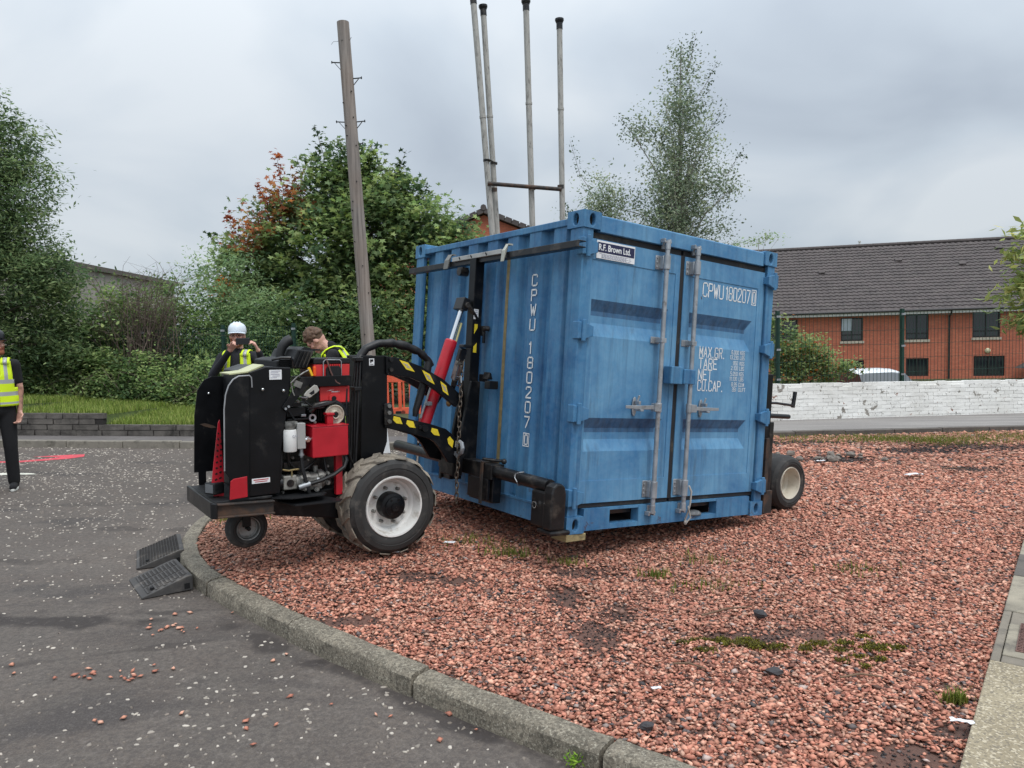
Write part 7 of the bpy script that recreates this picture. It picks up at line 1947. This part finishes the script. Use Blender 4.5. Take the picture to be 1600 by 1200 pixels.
# silver birch behind the container
tree('birch_tree', 'airy silver birch rising behind the container', 'tree', (4.45, 20.3, -.3), (4.75, 20.2, 9.2), .10,
     [(4.80, 20.2, 8.55, .38, .35, .75), (4.75, 20.2, 7.5, .72, .6, .75), (4.70, 20.2, 6.5, .98, .8, .75), (4.6, 20.2, 5.5, 1.25, 1.0, .85), (4.5, 20.2, 4.5, 1.55, 1.1, .9), (4.4, 20.2, 3.3, 1.7, 1.2, 1.0), (2.55, 20.1, 5.2, .60, .6, .95), (2.2, 20.1, 4.3, .85, .7, .8), (5.9, 20.1, 5.6, .40, .4, .35), (3.55, 20.1, 7.0, .35, .4, .35)],
     1000, 32, .19, .066, 'leaf', [srgb(90, 102, 80), srgb(78, 90, 71), srgb(103, 114, 87), srgb(68, 80, 63)], 12, bark='birchbark', limbs=60, shell=.6, flat=.9, tilt=1.0)
for k, (x, z, h, lean) in enumerate(((4.95, 8.9, .55, .12), (5.35, 8.2, .55, .28), (3.3, 7.0, .4, -.3), (5.5, 7.1, .4, .3), (1.95, 5.9, .9, -.25), (6.05, 6.1, .3, .25), (1.7, 4.6, .6, -.2), (5.5, 5.0, .5, .5))):
    root = bpy.data.objects['birch_tree']; g = np.random.default_rng(200 + k)
    a_ = Vector((x, 20.1, z)); b_ = a_ + Vector((lean, 0, h)); mb = MB(); mb.tube([a_ - Vector((lean, 0, .4)), a_, b_], [.010, .007, .003], 4); mb.build('twig', MT['twig'], root)
    n = 60; u = g.random(n); p = np.array(a_)[None] * (1 - u)[:, None] + np.array(b_)[None] * u[:, None] + g.normal(0, .10, (n, 3)); leaves('twig_leaves', p, .058, np.array([srgb(92, 106, 82), srgb(78, 92, 72)])[g.integers(0, 2, n)], 'leaf', root, 1.0, g)
tree('birch_sapling', 'low birch sapling peeping over the right top corner of the container', 'tree', (6.1, 19.3, -.3), (6.4, 19.2, 3.9), .05,
     [(6.0, 19.2, 3.75, .32, .3, .22), (6.5, 19.2, 3.95, .40, .3, .18), (6.0, 19.2, 2.6, .6, .5, .8)], 46, 24, .12, .062, 'leaf', [srgb(104, 122, 86), srgb(88, 106, 74)], 14, bark='birchbark', limbs=16, shell=.6, tilt=1.0)
# shrub by the right fence, with a few orange leaves
def wall_col(P, c, g):
    k = (g.random(len(P)) < .06); c[k] = np.array(srgb(196, 120, 66)); return c
tree('fence_shrub', 'green shrub with a few orange leaves between fence and container', 'shrub', (6.2, 16.2, -.4), (6.3, 16.2, 1.5), .04,
     [(5.75, 16.15, 1.2, .60, .4, .75), (6.4, 16.2, 1.0, .60, .4, .60), (6.95, 16.2, .75, .55, .35, .35), (5.7, 16.1, .1, .7, .4, .5)], 260, 36, .12, .07, 'leaf', [srgb(84, 102, 56), srgb(66, 86, 48), srgb(104, 116, 66)], 15, recol=wall_col, limbs=20)
# tree leaning in from the right edge
tree('cherry_tree', 'yellow green leafy branches reaching in from the right edge', 'tree', (8.1, 10.2, -.3), (7.7, 10.1, 3.2), .07,
     [(7.15, 10.0, 2.50, .55, .5, .14), (7.10, 10.0, 2.22, .42, .4, .14), (6.95, 10.0, 1.95, .42, .4, .10), (7.2, 10.0, 1.62, .42, .4, .16), (7.25, 10.0, 2.85, .4, .4, .16)], 130, 20, .11, .10, 'long', [srgb(110, 120, 60), srgb(96, 108, 52), srgb(124, 130, 70), srgb(84, 100, 50)], 16, limbs=26, tilt=.9, flat=.5)
# hedge row: individual shrubs
hedge = [
 ('dense dark shrub beside the left tree', (-9.35, 16.0, 1.75), (1.25, .9, 1.6), 260, GR, .075, 'six'),
 ('bushy green shrub in front of the grey building', (-8.55, 16.6, 1.65), (.95, .8, 1.45), 200, GR, .07, 'six'),
 ('tall willow-like shrub left of the maple', (-6.6, 17.4, 2.25), (1.35, .8, 1.65), 330, [srgb(86, 108, 70), srgb(72, 94, 60), srgb(100, 120, 78)], .07, 'long'),
 ('round green shrub right of the bare twiggy bush', (-7.8, 17.0, 1.85), (1.0, .7, 1.3), 210, GR, .07, 'six'),
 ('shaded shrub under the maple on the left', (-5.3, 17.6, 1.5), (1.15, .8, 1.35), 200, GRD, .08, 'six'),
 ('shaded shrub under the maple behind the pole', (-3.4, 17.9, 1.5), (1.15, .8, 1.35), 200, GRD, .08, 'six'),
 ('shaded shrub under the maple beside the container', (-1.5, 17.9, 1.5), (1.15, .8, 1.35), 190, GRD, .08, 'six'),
 ('low bramble at the left end of the grass bank', (-9.6, 15.25, 1.0), (.80, .45, .60), 120, GRY, .06, 'six'),
 ('low bramble with arching stems second from the left', (-8.45, 15.3, .95), (.75, .45, .62), 120, GRY, .06, 'six'),
 ('low bramble below the bare twiggy bush', (-7.35, 15.3, .90), (.75, .45, .62), 120, GR, .06, 'six'),
 ('low bramble third from the container side', (-6.3, 15.3, .82), (.75, .45, .60), 120, GRY, .06, 'six'),
 ('low bramble behind the man with the phone', (-5.2, 15.4, .75), (.75, .45, .65), 120, GR, .06, 'six'),
 ('low bramble behind the bending man', (-4.1, 15.6, .75), (.75, .45, .70), 120, GR, .06, 'six')]
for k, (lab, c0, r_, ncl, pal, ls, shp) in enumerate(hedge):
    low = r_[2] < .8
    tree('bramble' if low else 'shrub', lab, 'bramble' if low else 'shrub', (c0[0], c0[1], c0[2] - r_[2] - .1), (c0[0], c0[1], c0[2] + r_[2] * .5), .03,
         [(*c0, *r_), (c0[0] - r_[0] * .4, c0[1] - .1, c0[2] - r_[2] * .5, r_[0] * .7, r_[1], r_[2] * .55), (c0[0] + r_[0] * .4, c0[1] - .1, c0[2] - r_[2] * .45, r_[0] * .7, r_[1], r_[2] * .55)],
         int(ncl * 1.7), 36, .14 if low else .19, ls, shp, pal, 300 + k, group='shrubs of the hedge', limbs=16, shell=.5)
# bare twiggy bush
mb = MB(); q = random.Random(8)
for k in range(90):
    x0, y0 = -7.75 + q.gauss(0, .28), 15.75 + q.gauss(0, .12); h = q.uniform(1.2, 2.7); lean = q.gauss(.10, .42)
    p0 = Vector((x0, y0, .4)); p1 = p0 + Vector((lean * .3, q.gauss(0, .1), h * .5)); p2 = p0 + Vector((lean, q.gauss(0, .15), h)); p3 = p2 + Vector((lean * .5 + q.gauss(0, .15), 0, q.uniform(-.1, .25)))
    mb.tube([p0, p1, p2, p3], [.010, .008, .005, .002], 4, caps=False)
    for j in range(5):
        b_ = p1.lerp(p2, q.random()); mb.tube([b_, b_ + Vector((q.gauss(0, .22), q.gauss(0, .1), q.uniform(.1, .4))), b_ + Vector((q.gauss(0, .4), q.gauss(0, .15), q.uniform(.15, .6)))], [.005, .004, .0015], 3, caps=False)
tb_ = empty('bare_bush', 'leafless brown twiggy bush in the middle of the hedge', 'bush'); mb.build('twigs', MT['twig'], tb_)
g = np.random.default_rng(6); n = 900
leaves('sparse_leaves', np.stack([g.normal(-7.6, .45, n), g.normal(15.75, .2, n), g.uniform(.8, 3.2, n)], 1), .05, np.array([srgb(96, 116, 72), srgb(118, 130, 84)])[g.integers(0, 2, n)], 'leaf', tb_, 1.0, g)
# dead bramble canes over the grass
mb = MB()
for k in range(26):
    x = q.uniform(-9.6, -4.4); y = 14.95 + q.uniform(-.15, .15); z = float(bank_z(x, y)) + .02; s_ = q.choice((-1, 1))
    mb.tube([(x, y, z), (x + s_ * .2, y - .05, z + q.uniform(.3, .6)), (x + s_ * .55, y - .12, z + q.uniform(.3, .7)), (x + s_ * .9, y - .2, z + q.uniform(.0, .3))], [.006, .006, .005, .003], 4, caps=False)
stuff(tag(mb.build('bramble_canes', MT['twig']), 'thin bare bramble canes arching out of the hedge foot', 'canes'))
# weed at the kerb foot
wr = empty('kerb_weed', 'small bright green weed growing at the foot of the kerb', 'weed', loc=(.205, 2.85, rz(.2)))
g = np.random.default_rng(3); n = 46
ang = g.uniform(0, 2 * np.pi, n); rad = g.uniform(.004, .045, n)
leaves('leaf_rosette', np.stack([rad * np.cos(ang), rad * np.sin(ang), .012 + .055 * g.random(n)], 1), .017, np.array([srgb(120, 158, 52), srgb(98, 140, 44), srgb(146, 176, 70)])[g.integers(0, 3, n)], 'long', wr, .8, g)
mb = MB()
for k in range(9):
    a_ = k * .7; mb.tube([(0, 0, 0), (.015 * math.cos(a_), .015 * math.sin(a_), .035), (.03 * math.cos(a_), .03 * math.sin(a_), .065)], [.0018, .0015, .001], 4)
mb.build('stems', mat('weed_stem', srgb(120, 150, 60), .7), wr)
# ================================================================== PEOPLE
MT['skin'] = mat('skin', srgb(204, 156, 138), .5, var=.10, vs=9, dirt=srgb(186, 120, 106), dirt_amt=.25, ds=5)
MT['tattoo'] = mat('tattooed_skin', srgb(176, 132, 112), .5, var=.15, vs=9, dirt=srgb(78, 66, 62), dirt_amt=.6, ds=12)
MT['navycloth'] = mat('dark_navy_cloth', srgb(28, 29, 36), .9, var=.25, vs=5)
MT['blackcloth'] = mat('black_cloth', srgb(22, 22, 25), .9, var=.25, vs=5)
MT['hivis'] = mat('hi_vis_yellow', srgb(214, 240, 30), .6, var=.08)
MT['silver'] = mat('reflective_silver_tape', srgb(176, 178, 178), .4, .2, var=.06)
MT['ginger'] = mat('ginger_hair', srgb(140, 82, 54), .8, var=.3, vs=60)
MT['brownhair'] = mat('brown_hair', srgb(92, 70, 54), .75, var=.4, vs=50)
MT['helmetw'] = mat('white_helmet', srgb(214, 224, 232), .35, var=.04)
MT['helmetb'] = mat('black_helmet', srgb(24, 25, 30), .3, var=.1)
MT['eye'] = mat('dark_eye', (.02, .02, .02), .2)
MT['lips'] = mat('lips', srgb(168, 96, 90), .5)

def remeshed(name, mb, voxel, matl, parent, smooth_it=4, xf=None, dec=.5):
    me = mb.mesh(name)
    if xf is not None: me.transform(xf)
    o = bpy.data.objects.new(name + '_tmp', me); COL.objects.link(o)
    r_ = o.modifiers.new('r', 'REMESH'); r_.mode = 'VOXEL'; r_.voxel_size = voxel
    s_ = o.modifiers.new('s', 'SMOOTH'); s_.factor = .5; s_.iterations = smooth_it
    if dec < 1:
        d_ = o.modifiers.new('d', 'DECIMATE'); d_.ratio = dec
    bpy.context.view_layer.update()
    out = bpy.data.meshes.new_from_object(o.evaluated_get(bpy.context.evaluated_depsgraph_get()))
    bpy.data.objects.remove(o)
    out.polygons.foreach_set('use_smooth', [True] * len(out.polygons))
    ob = bpy.data.objects.new(name, out); out.materials.clear(); out.materials.append(matl); COL.objects.link(ob); ob.parent = parent
    return ob

def hand(mb, wrist, mid, curl_dir, side, thumb_dir, curl=.9):
    """palm from wrist to mid; four fingers beyond, curling towards curl_dir; thumb leaves the side near the base"""
    wrist, mid = Vector(wrist), Vector(mid); d = (mid - wrist).normalized(); cd = Vector(curl_dir).normalized(); cd = (cd - d * cd.dot(d)).normalized()
    sd = d.cross(cd).normalized(); td = Vector(thumb_dir)
    if td.dot(sd) < 0: sd = -sd                   # sd points to the thumb side
    for k in range(4):
        o = sd * (.030 - .020 * k)
        mb.capsule(wrist + o * .55, mid + o, .017, .0125, 8)
        L = (.040, .046, .043, .034)[k]
        a = mid + o; b = a + (d * (1 - curl * .35) + cd * curl * .55).normalized() * L; c = b + (d * (1 - curl) * .8 + cd * (.4 + curl)).normalized() * L * .75
        e = c + (d * (.3 - curl) + cd).normalized() * L * .5
        mb.capsule(a, b, .0105, .0095, 8); mb.capsule(b, c, .0095, .0085, 8); mb.capsule(c, e, .0085, .007, 8)
    tb = wrist.lerp(mid, .25) + sd * .026
    t1 = tb + (sd * .8 + d * .6 + cd * .2).normalized() * .038; t2 = t1 + (d * .9 + cd * .5 + sd * .1).normalized() * .034
    mb.capsule(tb, t1, .0135, .011, 8); mb.capsule(t1, t2, .011, .0085, 8)

def person(label, loc, heading, arms, lean=0.0, head_pitch=0.0, head_yaw=0.0, jacket='navycloth', sleeves=1.0, hat=None, hair=None, beard=None, glasses=False, skinarm=None, stride=0.0, torso_z=1.0):
    root = empty('person', label, 'person', loc=loc, rz_=heading)
    HIP = Vector((0, 0, .95))
    L_ = Matrix.Translation(HIP) @ Matrix.Rotation(lean, 4, 'X') @ Matrix.Translation(-HIP)
    neck = Vector((0, .01, 1.47))
    H_ = L_ @ Matrix.Translation(neck) @ Matrix.Rotation(head_yaw, 4, 'Z') @ Matrix.Rotation(head_pitch, 4, 'X') @ Matrix.Translation(-neck)
    hc = Vector((0, -.012, 1.655))
    # ---- body
    mb = MB()
    def tr(mb2, M_, i0):
        for i in range(i0, len(mb2.v)): mb2.v[i] = tuple(M_ @ Vector(mb2.v[i]))
    i0 = len(mb.v)
    mb.ball(hc + Vector((0, .012, .012)), (.076, .096, .108), 16, 12); mb.ball(hc + Vector((0, -.022, -.062)), (.056, .066, .058), 14, 10); mb.ball(hc + Vector((0, -.072, -.095)), (.026, .022, .020), 10, 8)
    mb.ball(hc + Vector((0, -.060, .028)), (.060, .034, .016), 12, 8)
    mb.capsule(hc + Vector((0, -.084, .012)), hc + Vector((0, -.102, -.030)), .009, .0135, 8); mb.ball(hc + Vector((.011, -.094, -.034)), .0085, 8, 6); mb.ball(hc + Vector((-.011, -.094, -.034)), .0085, 8, 6)
    mb.ball(hc + Vector((0, -.085, -.062)), (.022, .011, .008), 10, 6); mb.ball(hc + Vector((0, -.083, -.073)), (.019, .011, .007), 10, 6)
    for s_ in (-1, 1):
        mb.ball(hc + Vector((s_ * .078, .012, -.008)), (.011, .020, .032), 10, 8, (0, 0, s_ * .3)); mb.ball(hc + Vector((s_ * .040, -.058, -.018)), (.024, .022, .020), 10, 8)
    tr(mb, H_, i0); i0 = len(mb.v)
    mb.capsule(H_ @ (hc + Vector((0, .018, -.07))), L_ @ Vector((0, .01, 1.44)), .054, .060, 12)
    i0 = len(mb.v)
    mb.ball((0, 0, 1.25), (.165, .108, .24), 16, 12); mb.ball((0, -.005, 1.07), (.145, .108, .18), 16, 12); mb.capsule((-.155, 0, 1.415), (.155, 0, 1.415), .052, .052, 12); tr(mb, L_, i0)
    mb.ball((0, 0, .94), (.160, .112, .13), 16, 12)
    legs = []
    for s_ in (-1, 1):
        st = stride * s_
        hp, kn, an_ = Vector((s_ * .085, 0, .92)), Vector((s_ * .095, -.02 + st * .5, .50)), Vector((s_ * .10, .01 + st, .085))
        legs.append((hp, kn, an_))
        mb.capsule(hp, kn, .078, .052, 12); mb.capsule(kn, an_, .050, .036, 12); mb.capsule(an_ + Vector((0, .03, -.045)), an_ + Vector((0, -.15, -.055)), .034, .028, 10)
    A = []
    for s_, arm in zip((-1, 1), arms):
        sh = L_ @ Vector((s_ * .180, 0, 1.415)); el, wr_, hm, cdv, td = [Vector(v) for v in arm[:5]]
        A.append((sh, el, wr_)); mb.capsule(sh, el, .046, .038, 12); mb.capsule(el, wr_, .038, .026, 12); hand(mb, wr_, hm, cdv, s_, td, arm[5] if len(arm) > 5 else .8)
    body = remeshed('body', mb, .0065, MT['skin'], root, 3, dec=.3)
    # tattooed forearm as part of the same body: second material on the faces below the elbow
    if skinarm is not None:
        body.data.materials.append(MT['tattoo']); sh, el, wr_ = A[skinarm]; d = wr_ - el
        for p in body.data.polygons:
            c_ = p.center; u = (c_ - el).dot(d) / d.length_squared
            if -.1 < u < .95 and (c_ - (el + d * u)).length < .06: p.material_index = 1
    # ---- face details
    def head_part(mb2, name, matl, smooth=True): 
        tr(mb2, H_, 0); return mb2.build(name, matl, root, smooth=smooth)
    for s_ in (-1, 1):
        mb = MB(); mb.ball(hc + Vector((s_ * .031, -.078, .006)), (.012, .008, .007), 10, 6); head_part(mb, 'eye', MT['eye'])
        mb = MB(); mb.capsule(hc + Vector((s_ * .018, -.090, .030)), hc + Vector((s_ * .046, -.080, .030)), .004, .003, 6); head_part(mb, 'eyebrow', MT[beard or hair or 'brownhair'])
    mb = MB(); mb.capsule(hc + Vector((-.018, -.0935, -.068)), hc + Vector((.018, -.0935, -.068)), .0035, .0035, 6); head_part(mb, 'mouth', MT['lips'])
    if beard:
        mb = MB(); mb.ball(hc + Vector((0, -.030, -.082)), (.060, .066, .050), 16, 10); mb.ball(hc + Vector((0, -.080, -.105)), (.034, .026, .030), 12, 8)
        for s_ in (-1, 1): mb.ball(hc + Vector((s_ * .058, -.022, -.045)), (.016, .040, .045), 10, 8); mb.capsule(hc + Vector((0, -.098, -.052)), hc + Vector((s_ * .026, -.088, -.062)), .007, .006, 8)
        tr(mb, H_, 0); remeshed('beard', mb, .006, MT[beard], root, 2)
    if glasses:
        mb = MB()
        for s_ in (-1, 1):
            pts = [hc + Vector((s_ * .032 + .024 * math.cos(a_), -.100 + .004 * abs(math.cos(a_)), .006 + .017 * math.sin(a_))) for a_ in [i * math.pi / 6 for i in range(13)]]
            mb.tube(pts, .0022, 5, caps=False); mb.tube([hc + Vector((s_ * .056, -.095, .010)), hc + Vector((s_ * .078, -.05, .010)), hc + Vector((s_ * .082, .01, .004))], .002, 5)
        mb.tube([hc + Vector((-.010, -.101, .010)), hc + Vector((.010, -.101, .010))], .002, 5); head_part(mb, 'glasses', MT['eye'])
    if hair:
        mb = MB(); g = random.Random(3)
        mb.ball(hc + Vector((0, .022, .030)), (.084, .096, .100), 16, 10); tr(mb, Matrix.Identity(4), 0)
        for k in range(150):
            a_ = g.uniform(0, 6.28); b_ = g.uniform(-.15, 1.4); v = Vector((.084 * math.cos(b_) * math.cos(a_), .022 + .096 * math.cos(b_) * math.sin(a_), .030 + .100 * math.sin(b_)))
            if v.y < -.045 and v.z < .075: continue
            mb.ball(hc + v, g.uniform(.012, .020) * (1.3 if v.z > .08 else 1), 7, 5)
        # clear the face
        mb2 = MB(); mb2.v, mb2.f, mb2.m = mb.v, mb.f, mb.m; tr(mb2, H_, 0); ho = remeshed('hair', mb2, .007, MT[hair], root, 1)
        Hi = H_.inverted(); bmx = bmesh.new(); bmx.from_mesh(ho.data)
        kill = [f for f in bmx.faces if (lambda q_: q_.y < -.050 and q_.z < .060)(Hi @ f.calc_center_median() - hc)]
        bmesh.ops.delete(bmx, geom=kill, context='FACES'); bmx.to_mesh(ho.data); bmx.free()
    if hat:
        h = empty('helmet'); h.parent = root
        mb = MB(); mb.lathe([(.096, -.018), (.100, .0), (.099, .035), (.091, .066), (.072, .092), (.042, .108), (.001, .114)], (0, 0, 0), 'z', 28)
        mb.v = [(x, y * 1.16, z) for x, y, z in mb.v]
        for s_ in (-.03, 0, .03): mb.tube([(s_, -.10, .046), (s_, -.068, .094), (s_, 0, .117), (s_, .068, .094), (s_, .10, .046)], .007, 6)
        n = 20
        brim = []
        for i in range(n + 1):
            a_ = -math.pi * .92 + math.pi * .84 * i / n; brim.append((a_, 1.0 + .42 * max(0, math.sin(-a_)) ** 1.6))
        o_ = len(mb.v)
        for a_, e_ in brim: mb.v += [(.098 * math.cos(a_), .114 * math.sin(a_), -.010), (0.098 * math.cos(a_) * (1 + (e_ - 1) * .35), .114 * math.sin(a_) * e_, -.024), (0.098 * math.cos(a_) * (1 + (e_ - 1) * .35), .114 * math.sin(a_) * e_, -.030)]
        for i in range(n):
            for j in range(2): mb.f.append((o_ + i * 3 + j, o_ + i * 3 + j + 1, o_ + (i + 1) * 3 + j + 1, o_ + (i + 1) * 3 + j)); mb.m.append(0)
        mb.v = [tuple(hc + Vector((0, .012, .045)) + (Matrix.Rotation(-.10, 3, 'X') @ Vector(v))) for v in mb.v]
        tr(mb, H_, 0); so = mb.build('shell', MT[hat], h, smooth=True); sd = so.modifiers.new('thick', 'SOLIDIFY'); sd.thickness = .004
    # ---- clothes
    mb = MB(); mb.ball((0, 0, 1.245), (.186, .128, .26), 18, 12); mb.ball((0, -.005, 1.06), (.168, .130, .20), 18, 12); mb.ball((0, 0, .965), (.174, .126, .12), 18, 12); mb.capsule((-.155, 0, 1.412), (.155, 0, 1.412), .066, .066, 14)
    mb.capsule((0, .012, 1.44), (0, .008, 1.505), .066, .060, 12)
    tr(mb, L_, 0)
    for (sh, el, wr_) in A:
        e_ = el if sleeves < .6 else wr_
        mb.capsule(sh, el.lerp(sh, .35) if sleeves < .6 else el, .062, .052, 12)
        if sleeves >= .6: mb.capsule(el, wr_.lerp(el, .08), .051, .037, 12)
    remeshed('jacket', mb, .012, MT[jacket], root, 5)
    mb = MB(); mb.ball((0, 0, .93), (.172, .124, .13), 18, 12)
    for hp, kn, an_ in legs: mb.capsule(hp, kn, .092, .072, 14); mb.capsule(kn, an_ + Vector((0, 0, .01)), .070, .062, 14)
    remeshed('trousers', mb, .013, MT['blackcloth'], root, 5)
    for hp, kn, an_ in legs:
        mb = MB(); mb.capsule(an_ + Vector((0, .045, -.035)), an_ + Vector((0, -.165, -.045)), .046, .036, 12); mb.capsule(an_ + Vector((0, .02, .02)), an_ + Vector((0, 0, -.03)), .05, .05, 12)
        so = remeshed('shoe', mb, .009, MT['blackcloth'], root, 3)
        mb = MB(); mb.prism([(an_.x + .043 * math.cos(t_) * (1 if math.sin(t_) > -.3 else .9), an_.y - .06 + .15 * math.sin(t_)) for t_ in [i * math.pi / 8 for i in range(16)]], 0, .026, 'z'); mb.build('sole', MT['fascia'], so, bevel=.004)
    # ---- hi-vis vest: front panels, back and shoulder straps wrapped on the torso
    def tp(th, z):
        k = max(0, (z - 1.30) / .16); rx = .196 - .018 * k + (.006 if z < 1.05 else 0); ry = .142 - .030 * k
        return Vector((rx * math.sin(th), -ry * math.cos(th), z))
    mb = MB(); NT_, NZ = 64, 22; zb, ztop = .955, 1.455
    for j in range(NZ + 1):
        for i in range(NT_):
            mb.v.append(tuple(tp(2 * math.pi * i / NT_, zb + (ztop - zb) * j / NZ)))
    for j in range(NZ):
        z = zb + (ztop - zb) * (j + .5) / NZ
        for i in range(NT_):
            th = 2 * math.pi * (i + .5) / NT_; th = th - 2 * math.pi if th > math.pi else th; x = abs(math.sin(th)) * .19; front = abs(th) < math.pi / 2
            if front and abs(th) < (.15 + max(0, (z - 1.14)) * .60): continue
            if z > 1.17 and x > .166 - (z - 1.17) * .04: continue
            if not front and z > 1.43: continue
            band = 1.075 < z < 1.125 or (front and .985 < z < 1.0) or (1.215 < z < 1.26 and True)
            strap = z > 1.26 and .085 < x < .125
            mb.f.append((j * NT_ + i, j * NT_ + (i + 1) % NT_, (j + 1) * NT_ + (i + 1) % NT_, (j + 1) * NT_ + i)); mb.m.append(1 if (band or strap) else 0)
    for s_ in (-1, 1):
        pts = [(-.118, 1.425), (-.098, 1.462), (-.05, 1.486), (0, 1.490), (.05, 1.486), (.098, 1.458), (.115, 1.42)]
        for xa, xb, mi in ((.062, .085, 0), (.085, .125, 1), (.125, .146, 0)):
            o_ = len(mb.v)
            for y, z in pts: mb.v += [(s_ * xa, y, z + .004), (s_ * xb, y, z - .006)]
            for k in range(len(pts) - 1): mb.f.append((o_ + k * 2, o_ + k * 2 + 1, o_ + k * 2 + 3, o_ + k * 2 + 2)); mb.m.append(mi)
    tr(mb, L_, 0)
    vo = mb.build('hi_vis_vest', [MT['hivis'], MT['silver']], root, smooth=True); sd = vo.modifiers.new('thick', 'SOLIDIFY'); sd.thickness = .006; sd.offset = 1
    return root
# man with phone, facing the camera
m1 = person('man in white helmet, glasses and yellow vest holding up a phone', (-3.29, 9.0, rz(-3.29)), .05,
       [((-.275, -.08, 1.21), (-.01, -.245, 1.50), (.045, -.275, 1.565), (.5, -.5, .3), (.2, -.2, 1)), ((.33, -.08, 1.25), (.30, -.255, 1.485), (.275, -.285, 1.56), (-.7, -.3, .2), (-.4, -.2, .5))],
       jacket='navycloth', hat='helmetw', beard='ginger', glasses=True, head_yaw=.12)
m1.scale = (1.048,) * 3
ph = MB(); ph.box((0, 0, 0), (.150, .009, .074)); pho = ph.build('phone', mat('black_phone', (.012, .012, .014), .2), bevel=.004)
pho.matrix_world = m1.matrix_basis @ Matrix.Translation((.160, -.335, 1.590)) @ Matrix.Rotation(.1, 4, 'Z')
tag(pho, 'black smartphone held level by the man in the white helmet', 'phone')
ph = MB(); ph.cyl((.055, .006, .02), (.055, .0045, .02), .008, n=10); lens = ph.build('lens', MT['glass'], pho)
# man bending over, facing left
m2 = person('bare-headed man with curly brown hair and yellow vest looking down behind the machine', (-1.70, 8.0, float(gz(-1.70, 8.0))), R(-80),
       [((-.24, -.30, 1.10), (-.16, -.42, .92), (-.14, -.46, .86), (.3, -.2, -.3), (.5, -.3, .1)), ((.24, -.30, 1.10), (.16, -.42, .92), (.14, -.46, .86), (-.3, -.2, -.3), (-.5, -.3, .1))],
       lean=R(24), head_pitch=R(30), head_yaw=R(-4), jacket='blackcloth', hair='brownhair')
m2.scale = (1.042,) * 3
# man at the left edge
person('man in black helmet and yellow vest standing at the left edge of the picture', (-5.745, 8.3, rz(-5.745)), R(28),
       [((-.235, .03, 1.13), (-.245, -.06, .89), (-.245, -.085, .81), (.5, -.5, 0), (0, -1, 0), .5), ((.215, .03, 1.13), (.205, -.01, .88), (.20, -.03, .80), (-.5, -.5, 0), (0, -1, 0), .5)],
       jacket='blackcloth', sleeves=.5, hat='helmetb', beard='ginger', skinarm=1, stride=.06, head_yaw=R(48))
